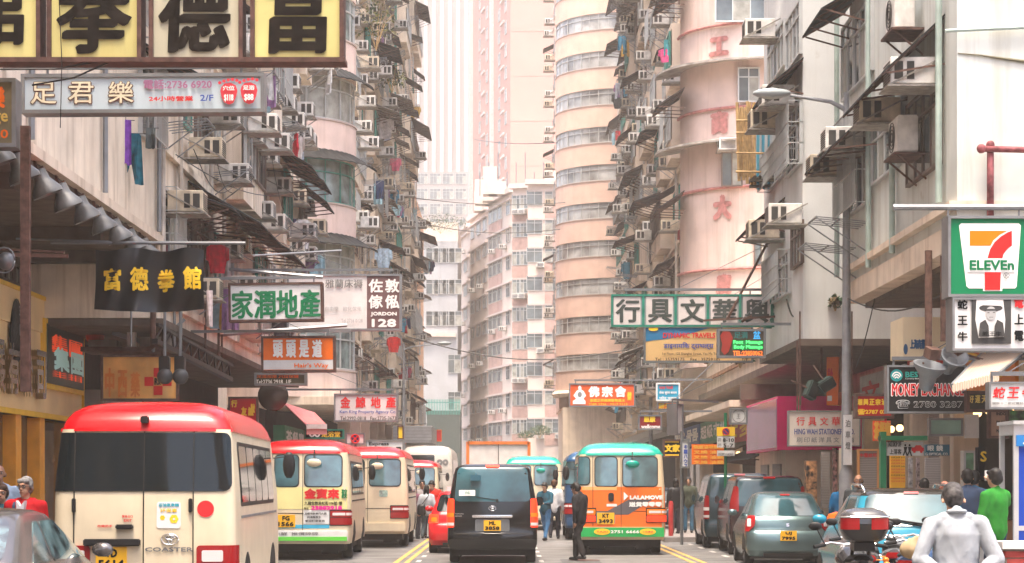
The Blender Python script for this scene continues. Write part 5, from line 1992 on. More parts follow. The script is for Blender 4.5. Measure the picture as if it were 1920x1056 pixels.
y0_, z_ = fz(78, 605)
y1_, _ = fz(147, 605)
zt_, zb_ = fz(112, 618)[1], fz(112, 725)[1]
led = MB().box((0.002, y0_ - 42, zb_ - .14), (.12, y1_ - 42, zt_ - .14)).build('led_display', B('led_ground', (.03, .05, .035), .4, var=.3, scale=20), t)
MB().box((.0, y0_ - 42.1, zb_ - .24), (.10, y0_ - 42.002, zt_ - .04)).box((.0, y1_ - 41.998, zb_ - .24), (.10, y1_ - 41.9, zt_ - .04)).box((0, y0_ - 42, zt_ - .138), (.1, y1_ - 42, zt_ - .04)).box((0, y0_ - 42, zb_ - .24), (.1, y1_ - 42, zb_ - .142)).build('display_frame', B('trim_yellow', (0, 0, 0)), t)


def side_text(par, txt, Y0, z0, Y1, z1, x, m, bold, side=-1, name='lettering', depth=0):
    """lettering on a wall facing the street; local coordinates of par"""
    tmp = MB()
    put_text(tmp, txt, 0, z0, abs(Y1 - Y0), z1, 0, bold, 6)
    mb = MB()
    if side < 0:
        mb.add([(x - y, Y0 + a, z) for a, y, z in tmp.v], tmp.f)
    else:
        mb.add([(x + y, Y1 - a, z) for a, y, z in tmp.v], tmp.f)
    if depth:
        mb.add([(v[0] - depth * (1 if side < 0 else -1), v[1], v[2]) for v in mb.v[:]], tmp.f)
        n = len(tmp.v)
    return mb.build(name, m, par)


ledr = B('led_red', (1., .10, .02), .5, var=0, emit=.07)
ledw = B('led_white', (.5, .8, .75), .5, var=0, emit=.03)
side_text(led, '集團', y0_ - 41.7, (zt_ + zb_) / 2 - .1, y1_ - 42.2, zt_ - .3, .13, ledr, .05)
side_text(led, '集團', y0_ - 41.5, (zt_ + zb_) / 2 - .45, y1_ - 42.1, (zt_ + zb_) / 2 + .05, .135, ledw, .03)
side_text(led, '米相', y0_ - 41.7, zb_ + .0, y1_ - 42.3, (zt_ + zb_) / 2 - .45, .14, ledr, .05)
sl = B('letter_silver', (.55, .54, .52), .25, metal=.8, var=.1)
for i, ch in enumerate('藥房有限公司'):
    ya = fz(-28 + i * 19, 0)[0] if i else 35.5
ys = [34.6, 35.6, 36.6, 37.7, 38.8, 39.95]
for i, ch in enumerate('米集展有公司'):
    for dpt in (.0, .05, .10, .15):
        side_text(t, ch, ys[i] - 42, 3.2, ys[i] - 41.15, 4.15, .03 + dpt, sl if dpt > .1 else B('letter_flank', (.5, .3, .1), .5), .02)
cb = MB()
cb.ball((0, 0, 0), 1, 14)
yc, zc = fz(25, 625)
cb.v = [(.06 + v[0] * .07, yc - 42 + v[1] * .48 * (1 - .35 * v[2]), 4.4 + (zc - 4.4) * .2 + v[2] * .62 + .02 * math.sin(v[1] * 30)) for v in cb.v]
cbo = cb.build('carved_board', B('carved_black', (.02, .018, .015), .6, var=.3, scale=12, bump=1), t)
side_text(cbo, '金', yc - 42.15, 4.7, yc - 41.85, 4.95, .14, grey_metal, .01)
side_text(cbo, '山', yc - 42.15, 4.3, yc - 41.85, 4.6, .15, grey_metal, .01)

# ---- right side signs
s = Sign('panel_sign', 'green framed row of five white panels with black characters', 50, (1146, 552, 1436, 613), B('panel_back', (.25, .3, .3), .6), B('frame_teal', (.02, .22, .16), .5, var=.2), .12, rim=.045, wall=6.5, roll=.0)
for i, ch in enumerate('行具文華興'):
    xa = 1151 + i * 60.5
    s.rect(B('panel_pinkish', (.62, .57, .56), .45, var=.06, streak=.12), xa, 557, xa + 50, 609, 'panel')
    s.text(ch, xa + 5, 562, xa + 47, 604, B('ink_slate', (.05, .065, .06), .6), 0, 10, pen=(.024, .012, R(20)))
m = MB()
for i in range(5):
    x = s.loc(1151 + i * 60.5 + 55, 0)[0]
    m.box((x - .03, -.04, .04), (x + .03, .1, s.h - .04))
x0 = s.loc(1436, 0)[0]
x1 = s.loc(1475, 0)[0]
for z in (0.02, s.h - .03):
    m.bar((x0, 0, z), (x1, 0, z), .05).bar((x0, .5, z), (x1, .5, z), .05)
m.bar((x1, 0, -.35), (x1, 0, s.h + .3), .06).bar((x0 + .15, 0, 0), (x0 + .15, 0, s.h), .05).bar((x0, 0, 0), (x1, 0, s.h), .035).bar((x0, 0, s.h), (x1, 0, 0), .035)
m.build('truss', B('frame_teal', (0, 0, 0)), s.root)
m = MB()
a, c = s.loc(1362, 600), s.loc(1476, 390)
m.bar((a[0], -.12, a[1]), (c[0], .5, c[1]), .05)
a, c = s.loc(1390, 604), s.loc(1500, 532)
m.bar((a[0], -.12, a[1]), (c[0], .5, c[1]), .05)
a, c = s.loc(1318, 602), s.loc(1498, 592)
m.bar((a[0], -.14, a[1]), (c[0], -.14, c[1]), .05)
c2 = s.loc(1498, 535)
m.bar((c[0], -.14, c[1]), (c2[0], -.14, c2[1]), .05)
m.build('stay', rust, s.root)
s = Sign('signboard', 'travel agency board with blue swoosh over sandy orange and two scripts', 52, (1207, 611, 1412, 680), B('board_sand', (.66, .42, .19), .5, var=.1, scale=.7), grey_metal, .15, wall=6.6)
s.poly(B('swoosh_blue', (.02, .17, .36), .5, var=.05), [(1209, 613), (1209, 641)] + [(1209 + t_ * 195, 641 - 4 * math.sin(t_ * PI) * 1 - 26 * t_ ** .7 + 6 * math.sin(t_ * 6)) for t_ in [i / 14 for i in range(1, 14)]] + [(1409, 613)])
s.text('DYNAMIC TRAVELS', 1243, 624, 1341, 634, letter_red, .04)
s.text('डाइनामिक ट्राभल्स', 1244, 642, 1338, 656, letter_blue, .02)
s.text("1st Floor, 125 Shanghai Street, Yau Ma Tei", 1242, 661, 1345, 667, letter_black, .01)
s.text('Tel : 35759175    Fax : 35759185', 1228, 671, 1350, 677, letter_black, .02)
s.text('1/F', 1392, 670, 1403, 677, letter_black, .02)
s.disc(letter_yellow, 1225, 617, 9, 4)
s = Sign('led_sign', 'small brown display with lit green and orange massage lettering and a foot', 47, (1345, 617, 1436, 671), B('led_brown', (.07, .05, .035), .5, var=.2), grey_metal, .2, wall=6.5, cat='display')
ledg = B('led_green', (.1, 1., .25), .5, var=0, emit=.14)
s.rect(B('led_green_ground', (.0, .22, .05), .5, var=0), 1373, 638, 1431, 656)
s.text('Foot  Massage', 1375, 638, 1430, 647, ledg, .05)
s.text('Body Massage', 1376, 647, 1430, 656, ledg, .05)
s.text('TEL:23850062', 1374, 658, 1430, 667, B('led_orange', (1, .22, .03), .5, var=0, emit=.16), .04)
s.text('足満', 1376, 622, 1402, 635, B('led_teal', (.03, .16, .15), .5), .03)
s.text('盆', 1412, 620, 1426, 636, B('led_blue', (.05, .4, .8), .5, var=0, emit=.1), .03)
s.poly(B('foot_dark_red', (.30, .03, .02), .5), [(1350, 630), (1356, 621), (1368, 622), (1374, 634), (1370, 648), (1366, 660), (1358, 666), (1352, 658), (1354, 645)])
s = Sign('signboard', 'bright orange board with white seated figure and temple characters', 75, (1067, 719, 1191, 763), B('sign_vermilion', (.78, .10, .02), .45, var=.06), grey_metal, .2, wall=7)
for i, ch in enumerate('佛宗舍'):
    s.text(ch, 1103 + i * 25, 724, 1124 + i * 25, 745, letter_white, .05)
s.text('泰國正宗佛牌聖物風水', 1106, 748, 1172, 754, letter_yellow, .02)
s.text('2385 2736   2317 2113', 1104, 756, 1176, 761, letter_yellow, .0)
s.text('佛牌', 1176, 735, 1184, 751, letter_yellow, .02)
s.poly(letter_white, [(1074, 758), (1074, 752), (1080, 748), (1075, 742), (1081, 733), (1085, 731), (1084, 726), (1087, 723), (1090, 726), (1090, 731), (1094, 733), (1099, 742), (1094, 748), (1098, 752), (1098, 758)])
s.disc(letter_grey, 1087, 740, 4, 5)
s = Sign('signboard', 'bright blue board with small script lines above an orange one', 70, (1230, 718, 1275, 752), B('sign_cyan', (.02, .30, .48), .5, var=.1), sign_white, .15)
s.text('முருகன் ஸ்டோர்' if False else 'पसल नेपाली', 1236, 723, 1262, 730, letter_red, .02)
s.text('सेवा सुपर बजार', 1236, 733, 1269, 740, letter_white, .02)
s.text('फोन पसल', 1236, 743, 1268, 749, letter_white, .02)
s = Sign('signboard', 'orange board directly under the bright blue board', 70.5, (1232, 753, 1270, 769), letter_orange, grey_metal, .12, arms=False)
s.text('餅夕火', 1235, 755, 1267, 767, letter_yellow, .04)
s = Sign('signboard', 'dark red supermarket box sign with yellow and white words', 66, (1197, 778, 1241, 806), B('sign_maroon', (.22, .005, .01), .45, var=.05), grey_metal, .3)
s.text('惠康', 1207, 780, 1229, 792, letter_yellow, .05)
s.text('wellcome', 1202, 796, 1238, 804, letter_white, .05)
s = Sign('signboard', 'black square sign with yellow bars and characters, near the grey post', 57, (1243, 824, 1279, 858), letter_black, rackf, .15, arms=False)
s.rect(letter_yellow, 1247, 827, 1273, 830)
s.rect(letter_yellow, 1247, 852, 1273, 855)
s.text('文家', 1246, 833, 1275, 848, letter_yellow, .06)
s = Sign('signboard', 'narrow white vertical sign with dark blue Japanese letters', 56, (1276, 823, 1293, 878), sign_white, grey_metal, .1, arms=False)
for i, ch in enumerate('キーハウス'):
    s.text(ch if ch != 'ー' else '|', 1282, 834 + i * 9, 1289, 842 + i * 9, letter_blue, .05)
s = Sign('signboard', 'orange menu banner with rows of yellow characters under shop canopy', 57, (1295, 831, 1364, 873), B('sign_orange', (.85, .2, .01)), None, .06, arms=False)
for r_ in range(4):
    s.text('燒臘滷味飯粥' if r_ == 0 else '叉燒 油鷄', 1300, 835 + r_ * 9.5, 1357, 842 + r_ * 9.5, B('letter_amber', (.8, .42, .05), .5), .03)
s = Sign('signboard', 'small square white sign with a thin round emblem', 55, (1368, 765, 1402, 796), sign_white, galv, .12, arms=False)
m = MB()
c = s.loc(1385, 780)
m.tube([(c[0] + .17 * math.cos(a), -.012, c[1] + .17 * math.sin(a)) for a in [2 * PI * i / 24 for i in range(25)]], .008, 5)
m.build('emblem', letter_grey, s.root)
s.text('王', 1381, 776, 1388, 785, letter_grey, .02)
s = Sign('signboard', 'large grey hanging sign seen almost edge on beside the cooked food shop', 58, (1263, 757, 1285, 816), B('sign_grey_face', (.38, .37, .37), .5), grey_metal, .3, yaw=50)
s = Sign('signboard', 'cream stationery shop sign with red characters hanging from the white block', 43.4, (1478, 770, 1613, 837), B('sign_cream', (.56, .50, .44), .5, var=.06, streak=.1), letter_grey, .18, rim=.02, arms=False)
for i, ch in enumerate('行具文華興'):
    s.text(ch, 1493 + i * 22, 782, 1509 + i * 22, 798, letter_red, .01)
s.text('HING WAH STATIONERY CO.', 1489, 804, 1602, 815, B('letter_slate_blue', (.08, .10, .25), .5), .03)
for i, ch in enumerate('刷印紙洋具文 籍'):
    s.text(ch, 1493 + i * 13.8, 820, 1504 + i * 13.8, 830, letter_grey, .02) if ch != ' ' else None
MB().bar((-.5, .1, s.h), (-.5, .1, s.h + 2.1), .03).bar((.6, .1, s.h), (.6, .1, s.h + 2.1), .03).build('hanging_bar', rust, s.root)
s = Sign('signboard', 'tall orange vertical sign box beside the lamp post', 46.5, (1547, 667, 1574, 762), B('sign_orange', (.85, .2, .01)), None, .5, arms=False, yaw=-25)
s.text('美食', 1551, 690, 1562, 722, letter_red, .02)
s.rect(sign_white, 1551, 742, 1560, 752)
s = Sign('signboard', 'crimson sign with yellow characters and phone number behind the money exchange sign', 38, (1603, 738, 1676, 785), B('sign_red', (.5, .006, .01)), rackf, .18, arms=False)
for i, ch in enumerate('湘興正宗滷'):
    s.text(ch, 1607 + i * 11.3, 748, 1617 + i * 11.3, 760, letter_yellow, .05)
s.text('☎2787 079', 1607, 767, 1667, 778, letter_yellow, .05)
s = Sign('signboard', 'orange red drop cloth with flame like characters below crimson sign', 40, (1634, 786, 1673, 830), B('sign_vermilion', (.78, .1, .02)), None, .05, arms=False)
s.text('茶餐廳', 1638, 790, 1670, 824, B('letter_amber', (.8, .42, .05)), .03)
s = Sign('signboard', 'large black money exchange sign with red outlined words and phone number', 34, (1663, 685, 1812, 775), B('sign_black', (.012, .013, .014), .35, var=.1), galv, .25, rim=.03, wall=9)
s.disc(B('globe_teal', (.02, .3, .3), .5), 1681, 704, 11.5, name='emblem')
for q in range(3):
    s.poly(letter_white, [(1681 + (9 - q * 2.5) * math.cos(a), 706 + q * 2 - (9 - q * 2.5) * math.sin(a)) for a in [PI * i / 10 for i in range(11)]] + [(1681 + (7 - q * 2.5) * math.cos(a), 706 + q * 2 - (6.5 - q * 2.5) * math.sin(a)) for a in [PI - PI * i / 10 for i in range(11)]])
s.text('BEST', 1697, 697, 1731, 708, B('letter_teal', (.02, .28, .24), .5), .05)
s.text('Currency Exchange', 1697, 709, 1731, 712, letter_white, .0)
s.text('MONEY EXCHANGE', 1670, 718, 1808, 744, letter_white, .055)
s.text('MONEY EXCHANGE', 1671.5, 719.5, 1806.5, 742.5, letter_red, .028)
s.text('☎ 2780 3287', 1679, 750, 1804, 767, letter_white, .035)
s.text('☎ 2780 3287', 1680, 751, 1803, 766, B('sign_black', (0, 0, 0)), .004)
s = Sign('lightbox_sign', 'green and white convenience store lightbox with giant orange and red seven', 26, (1777, 405, 1936, 557), B('seven_green', (.0, .19, .075), .35, var=.04), galv, .35, rim=.035, arms=False)
s.poly(letter_white, [(1798, 423), (1802, 419), (1910, 419), (1914, 423), (1906, 537), (1903, 541), (1879, 541), (1879, 546), (1843, 546), (1843, 541), (1817, 541), (1812, 537)])
s.poly(B('seven_orange', (.85, .19, .0), .4, var=0), [(1818, 433), (1889, 433), (1875, 440), (1862, 451), (1857, 461), (1818, 461)])
rr = B('seven_red', (.72, .02, .02), .4, var=0)
arcp = [(1897, 433), (1889, 436), (1876, 444), (1864, 455), (1856, 468), (1851, 485), (1879, 485), (1881, 477), (1886, 470), (1892, 464), (1897, 461)]
s.poly(rr, arcp)
s.poly(rr, [(1846, 510), (1876, 510), (1875, 544), (1846, 544)])
s.rect(letter_white, 1812, 485, 1903, 510.5)
s.text('ELEVEn', 1817, 488, 1901, 507, B('seven_letter_green', (.0, .16, .06), .4, var=0), .055)
s.text('®', 1880, 511, 1892, 523, letter_grey, .01)
MB().tube([(-1.2, .15, s.h + .13), (2.2, .15, s.h + .13)], .04, 8).bar((-.5, .15, s.h), (-.5, .15, s.h + .12), .02).bar((.4, .15, s.h), (.4, .15, s.h + .12), .02).build('hanging_bar', galv, s.root)
s = Sign('lightbox_sign', 'white lightbox with black characters around a drawn man in a straw hat', 26, (1785, 558, 1940, 658), sign_white, galv, .35, rim=.03, arms=False)
for i, ch in enumerate('蛇王牛'):
    s.text(ch, 1795, 562 + i * 30, 1814, 580 + i * 30, letter_black, .04)
for i, (ch, m_) in enumerate((('電', letter_red), ('上', letter_black), ('電', letter_black))):
    s.text(ch, 1901, 558 + i * 31, 1919, 578 + i * 31, m_, .04)
s.rect(B('portrait_dark', (.05, .05, .05), .6), 1821, 560, 1895, 645, 'portrait')
s.poly(sign_white, [(1830, 562), (1880, 562), (1884, 600), (1882, 632), (1834, 634), (1828, 600)])
s.disc(B('portrait_dark', (0, 0, 0)), 1857, 578, 22, 7)
s.disc(sign_white, 1857, 574, 17, 11, a0=0, a1=PI)
s.disc(B('portrait_grey', (.4, .4, .4), .6), 1857, 588, 10, 13)
s.poly(B('portrait_dark', (0, 0, 0)), [(1846, 580), (1868, 580), (1868, 583), (1846, 583)])
s.poly(B('portrait_dark', (0, 0, 0)), [(1850, 586), (1854, 586), (1854, 587.5), (1850, 587.5)])
s.poly(B('portrait_dark', (0, 0, 0)), [(1860, 586), (1864, 586), (1864, 587.5), (1860, 587.5)])
s.poly(B('portrait_dark', (0, 0, 0)), [(1853, 595), (1861, 595), (1861, 596), (1853, 596)])
s.poly(B('portrait_dark', (0, 0, 0)), [(1833, 632), (1836, 606), (1846, 600), (1852, 612), (1853, 632)])
s.poly(B('portrait_dark', (0, 0, 0)), [(1862, 632), (1863, 612), (1868, 600), (1879, 606), (1882, 632)])
s.text('蛇王牛', 1840, 622, 1876, 631, letter_black, .02)
s = Sign('lightbox_sign', 'small white sign with red cursive characters near the right edge', 29, (1854, 716, 1940, 767), sign_white, galv, .2, rim=.025, wall=9)
for i, ch in enumerate('蛇王牛'):
    s.text(ch, 1862 + i * 27, 726, 1884 + i * 27, 747, letter_red, .03, shear=.15)
s.text('鹽酥十二歡蛇羹馳名', 1860, 754, 1925, 759, letter_grey, .02)
s = Sign('signboard', 'dark brown sign with dull yellow characters between money exchange and cursive sign', 33, (1812, 733, 1853, 773), B('sign_umber', (.03, .025, .018), .5, var=.2), rackf, .15, arms=False)
for i, ch in enumerate('好運天'):
    s.text(ch, 1816 + i * 12, 741, 1826 + i * 12, 756, B('letter_gold', (0, 0, 0)), .03)
# ---------------------------------------------------------------- shop fronts and street furniture
bulb = B('bulb_lit', (1, .62, .25), .5, var=0, emit=.9)
tube = B('tube_lit', (.9, 1, .95), .5, var=0, emit=.35)
shut = stripes('roller_shutter', (.30, .27, .25), (.18, .16, .15), 9, 2, .6)
goods_ms = [B('goods_%d' % i, c, .6, var=.2, scale=9) for i, c in enumerate([(.6, .05, .03), (.7, .42, .05), (.05, .2, .35), (.5, .5, .45), (.6, .2, .3), (.1, .3, .1), (.75, .25, .03)])]


def shelf_wall(t, x, y0, y1, z0, z1, side, n, seed):
    """packed goods on open shelves at plane x, facing the street"""
    rnd = random.Random(seed)
    rows = int((z1 - z0) / .42)
    k = 0
    for r_ in range(rows):
        MB().box((min(x, x - side * .3), y0, z0 + r_ * .42 - .03), (max(x, x - side * .3), y1, z0 + r_ * .42)).build('shelf', white_paint, t)
    ms = [MB().box((-.14, 0, 0), (.14, 1, 1)).mesh('package', m) for m in goods_ms]
    for i in range(n):
        y = rnd.uniform(y0, y1 - .5)
        z = z0 + rnd.randrange(rows) * .42
        o = link(ms[rnd.randrange(len(ms))], 'package', t, (x - side * (.16 + .01 * rnd.random()), y, z + .002))
        o.scale = (1, rnd.uniform(.2, .6), rnd.uniform(.18, .36))


def shop(name, label, side, Y0, Y1, X, z_top, fascia, seed, txt=None, tm=None, kind='open', fh=.9, awn=None):
    t = thing(name, label, 'shop', (side * X, (Y0 + Y1) / 2, .14))
    a, c = Y0 - t.location.y, Y1 - t.location.y
    s = side

    def bx(x0, y0, z0, x1, y1, z1, m, n, **k):
        return MB().box((min(s * x0, s * x1), y0, z0), (max(s * x0, s * x1), y1, z1)).build(n, m, t, **k)
    bx(-.35, a + .02, z_top - fh, .1, c - .02, z_top, fascia, 'fascia')
    bx(-.3, a, 0, .2, a + .35, z_top - fh, B('pier_cream', (.62, .52, .42), .8, streak=.4), 'pier')
    bx(-.3, c - .35, 0, .2, c, z_top - fh, B('pier_cream', (0, 0, 0)), 'pier')
    if kind == 'open':
        bx(1.5, a + .35, 0, 1.6, c - .35, z_top - fh, B('shop_back_warm', (.35, .2, .09), .7, var=.4, scale=2), 'back_panel')
        shelf_wall(t, s * 1.4, a + .5, c - .5, .3, z_top - fh - .4, s, 40, seed)
        bx(-.1, a + .4, 0, .5, c - .4, .85, B('counter', (.4, .2, .1), .6, var=.2), 'counter')
        m = MB()
        for q in range(5):
            y = lerp(a + .7, c - .7, q / 4)
            m.ball((s * .1, y, z_top - fh - .35), .09, 8)
        m.build('lamp', bulb, t)
    elif kind == 'shutter':
        bx(.05, a + .35, 0, .12, c - .35, z_top - fh, shut, 'shutter')
    else:
        bx(.05, a + .35, .4, .1, c - .35, z_top - fh, B('shop_pane', (.06, .10, .11), .08, var=.6, scale=1.5, spec=.8), 'shop_window')
        bx(0, a + .35, 0, .14, c - .35, .4, B('stall_riser', (.3, .1, .08), .6), 'riser')
        for q in range(1, 4):
            y = lerp(a + .35, c - .35, q / 4)
            bx(-.01, y - .03, .4, .14, y + .03, z_top - fh, alu, 'mullion')
        m = MB()
        m.box((min(s * .3, s * .38), a + .6, z_top - fh - .25), (max(s * .3, s * .38), c - .6, z_top - fh - .18))
        m.build('lamp', tube, t)
    if txt:
        y0, y1 = a + .4, c - .4
        side_text(t, txt, y0, z_top - fh + .15, y1, z_top - .15, -.37 * s if s > 0 else .37, tm or letter_white, .03, side=s)
    if awn:
        m = awning_mesh(round(c - a, 1), 1.5, .6, awn == 'dark')
        o = link(m, 'awning', t, (-s * .1, 0, z_top - fh + .05), R(90) if s < 0 else R(-90))
    return t


def c_(n, col):
    return B(n, col, .5, var=.1)


shop('street_shop', 'shadowed shop with grey metal screen just past the peach shop', -1, 45.2, 50, 9.2, 3.6, c_('fascia_grey', (.25, .25, .25)), 1, kind='shutter')
shop('street_shop', 'open shop with goods shelves behind the pharmacy banner', -1, 50.2, 56, 9.2, 3.7, c_('fascia_red', (.5, .03, .02)), 2, '中西藥房', letter_yellow, 'open', awn='light')
shop('street_shop', 'glazed shop behind the second red roofed minibus', -1, 56.2, 63, 9.2, 3.7, c_('fascia_cream', (.6, .5, .38)), 3, '地產代理', letter_red, 'glass')
shop('street_shop', 'open shop with dark fascia near the property agency sign', -1, 63.2, 70, 9.2, 3.8, c_('fascia_black', (.02, .02, .02)), 4, '足浴', letter_yellow, 'open', awn='dark')
shop('street_shop', 'green fronted shop under the rounded tenement', -1, 80.2, 88, 9.0, 3.8, c_('fascia_green', (.03, .22, .12)), 5, '茶餐廳', letter_white, 'glass')
shop('street_shop', 'yellow fronted shop far along the left arcade', -1, 88.2, 98, 9.0, 3.8, c_('fascia_yellow', (.7, .4, .05)), 6, '麵家', letter_red, 'open')
shop('street_shop', 'white fronted shop farthest along the left arcade', -1, 98.2, 110, 9.0, 3.8, c_('fascia_white', (.6, .6, .58)), 7, '藥行', letter_green, 'glass')
shop('street_shop', 'bank like shop with cream fascia on the right behind the phone booth', 1, 30, 36, 9.3, 4.6, c_('fascia_cream', (.6, .5, .38)), 8, '銀行', letter_blue, 'glass', 1.5)
shop('street_shop', 'narrow goldsmith shop with warm lamps behind the pedestrians on the right', 1, 36.2, 41.8, 9.3, 4.4, c_('fascia_orange', (.75, .22, .02)), 9, '金行', letter_yellow, 'open', 1.1)
shop('street_shop', 'shuttered shop between lamp post and goldsmith', 1, 42, 45.5, 9.2, 4.4, c_('fascia_red', (.5, .03, .02)), 10, '眼鏡', letter_white, 'shutter', 1.0)
shop('street_shop', 'stationery shop with open shelves below the white block', 1, 45.8, 51.6, 9.2, 4.2, c_('fascia_white', (.6, .6, .58)), 11, '文具', letter_red, 'open', 1.0)
shop('street_shop', 'cooked food shop with orange fascia and warm bulbs at the side street corner', 1, 59.5, 68, 8.6, 4.0, c_('fascia_orange', (.75, .22, .02)), 12, '燒臘飯店', letter_yellow, 'open', 1.2, awn='dark')
shop('street_shop', 'open grocery with red fascia before the pink tower', 1, 68.2, 78, 8.6, 4.0, c_('fascia_red', (.5, .03, .02)), 13, '士多', letter_yellow, 'open', 1.0, awn='light')
shop('street_shop', 'shop with green fascia below the pink tower', 1, 80.3, 92, 9.0, 4.2, c_('fascia_green', (.03, .22, .12)), 14, '超級市場', letter_white, 'open')
shop('street_shop', 'farthest right shop with blue fascia', 1, 92.3, 106, 9.0, 4.2, c_('fascia_blue', (.03, .12, .35)), 15, '電器', letter_white, 'glass')

# camera facing pieces on the right pavement
def panel_px(name, label, cat, Y, r, m, depth=.12, ground=False, texts=(), frame=None):
    s = Sign(name, label, Y, (r[0], r[1], r[2], (HY + (EYE - .14) * F / Y) if ground else r[3]), m, frame, depth, rim=.04, arms=False, cat=cat)
    for t in texts:
        s.text(*t[:5], *(t[5:]))
    return s


mag = B('magenta_panel', (.75, .005, .17), .25, var=.05)
t = building('shop_unit', 'magenta faced shop box at the side street with white wall and two louvred openings', (8.5, 57, 0))
block(t, 7.05, 53.6, 9.9, 60.5, 2.55, 3.95, mag, 'fascia_box')
block(t, 7.035, 53.7, 7.048, 60.3, 2.62, 3.88, B('fascia_sheen', (.42, .22, .42), .15, metal=.4, var=.3, scale=.6), 'painted_sheen')  # purple-white sheen of the street side painted as a thin pale sheet
block(t, 7.3, 53.9, 9.9, 60.4, .14, 2.55, wall_beige)
for y in (54.6, 57.2):
    block(t, 7.24, y, 7.298, y + 1.5, 1.2, 2.2, shut, 'louvre')
block(t, 6.6, 61, 10.5, 76, 3.95, 4.15, wall_beige, 'canopy')
block(t, 6.9, 60.7, 11, 61, 4.15, 4.6, soffit_m, 'canopy_edge')
t = building('link_building', 'cream wall and stepped canopies between the white block and pink tower', (12, 64, 0))
block(t, 9.9, 53, 20, 78.5, .14, 9.0, wall_beige)
block(t, 7.6, 53, 9.9, 78.2, 5.0, 6.9, wall_beige, 'parapet')
block(t, 7.3, 53, 9.9, 78.3, 4.78, 5.0, soffit_m, 'soffit')
for z in (5.5, 6.2):
    block(t, 7.5, 53, 7.598, 78.2, z, z + .12, B('rust_ledge', (.35, .2, .12), .8, var=.4), 'ledge')
s = panel_px('notice_board', 'bright yellow notice board packed with small lines of writing', 'notice board', 37, (1667, 850, 1700, 918), B('notice_yellow', (.82, .42, .02), .5, var=.06), .1)
for r_ in range(9):
    s.text('足底按摩 $%d8' % (r_ + 1), 1670, 856 + r_ * 5.6, 1696, 859.5 + r_ * 5.6, letter_red if r_ % 3 else letter_black, .0)
panel_px('poster_column', 'column of white flyers right of the yellow notice board', 'poster', 37.2, (1702, 856, 1714, 925), B('flyer_white', (.5, .5, .52), .7, var=.5, scale=14))
panel_px('poster_column', 'second narrower column of flyers, darker print', 'poster', 37.3, (1717, 856, 1727, 925), B('flyer_pink', (.45, .35, .35), .7, var=.6, scale=16))
s = panel_px('shop_shutter', 'pale roller shutter beneath the teal optician sign', 'shutter', 37.5, (1733, 856, 1766, 930), stripes('pale_shutter', (.55, .53, .52), (.36, .34, .34), 10, 2, .6), .1)
s = panel_px('signboard', 'teal optician sign to the right of the taxi drop off board', 'sign', 36.5, (1733, 831, 1783, 857), B('sign_teal', (.01, .10, .16), .4, var=.1), .15)
s.text('眼 鏡', 1739, 835, 1768, 846, letter_white, .02)
s.text('G OPTICAL CO.', 1735, 849, 1778, 854, letter_white, .02)
s = panel_px('rolled_shutter', 'dark roller shutter with orange pawn board left of green post', 'shutter', 41, (1608, 842, 1648, 925), shut, .1, frame=B('frame_orange', (.6, .28, .1), .5))
s.text('中醫診所', 1612, 850, 1644, 858, letter_red, .03)
panel_px('poster_wall', 'strip of small stuck posters by the stationery shop', 'poster', 43.6, (1560, 838, 1572, 930), B('poster_mix', (.5, .25, .22), .7, var=.8, scale=11), .1)
panel_px('magazine_rack', 'rack of colourful magazines outside the stationery shop', 'rack', 44.6, (1510, 862, 1534, 955), B('magazine_mix', (.5, .25, .12), .6, var=.9, scale=9), .3)
panel_px('shop_shutter', 'grey shutter beside the magazine rack', 'shutter', 45, (1538, 845, 1558, 955), shut, .1)
panel_px('wall_pier', 'cream pier between the two lower shutters behind lamp post', 'pier', 42, (1575, 838, 1600, 940), B('pier_cream', (0, 0, 0)), .3)
panel_px('dark_doorway', 'black display case with golden curl beside the phone booth', 'display', 33.5, (1831, 836, 1850, 905), letter_black, .2).text('S', 1838, 846, 1850, 866, letter_yellow, .04)
panel_px('glass_cabinet', 'greenish lit glass cabinet left of the black display case', 'cabinet', 34.5, (1806, 845, 1830, 935), B('cabinet_green', (.18, .36, .22), .2, var=.6, scale=4), .2, frame=alu)
panel_px('wall_board', 'pale green glazed panel under the money exchange sign', 'panel', 37.5, (1741, 784, 1806, 818), B('panel_aqua', (.32, .52, .45), .3, var=.2, scale=2), .12, frame=galv)
panel_px('wall_board', 'white ceramic panel right of the pale green one', 'panel', 37.4, (1808, 775, 1838, 824), sign_white, .12)
s = panel_px('price_board', 'brown exchange rate board listing countries near the right border', 'notice board', 33, (1853, 768, 1890, 822), B('board_brown', (.25, .14, .09), .6, var=.2), .1, frame=rackf)
for i, q in enumerate(('INDO', 'PHIL', 'MALAY')):
    s.text(q, 1868, 773 + i * 16, 1886, 779 + i * 16, letter_black, .05)
panel_px('leaf_poster', 'dark green poster with yellow leaf rays at right border', 'poster', 33.2, (1892, 768, 1960, 822), B('poster_green', (.03, .12, .03), .5, var=.8, scale=7), .1)
s = panel_px('bank_sign', 'cream box building sign with small blue lettering over the spotlights', 'sign', 36, (1691, 592, 1782, 672), B('bank_cream', (.70, .60, .42), .6, var=.04), 1.2)
s.text('上海商業', 1706, 636, 1735, 655, B('letter_navy', (.01, .08, .2), .5, var=0), .05)
s.disc(B('letter_navy', (0, 0, 0)), 1698, 655, 4, 10)
s = panel_px('signboard', 'orange box behind the grey spotlight and awning', 'sign', 34.5, (1757, 683, 1803, 712), B('box_orange', (.70, .28, .02), .5, var=.1), .3)
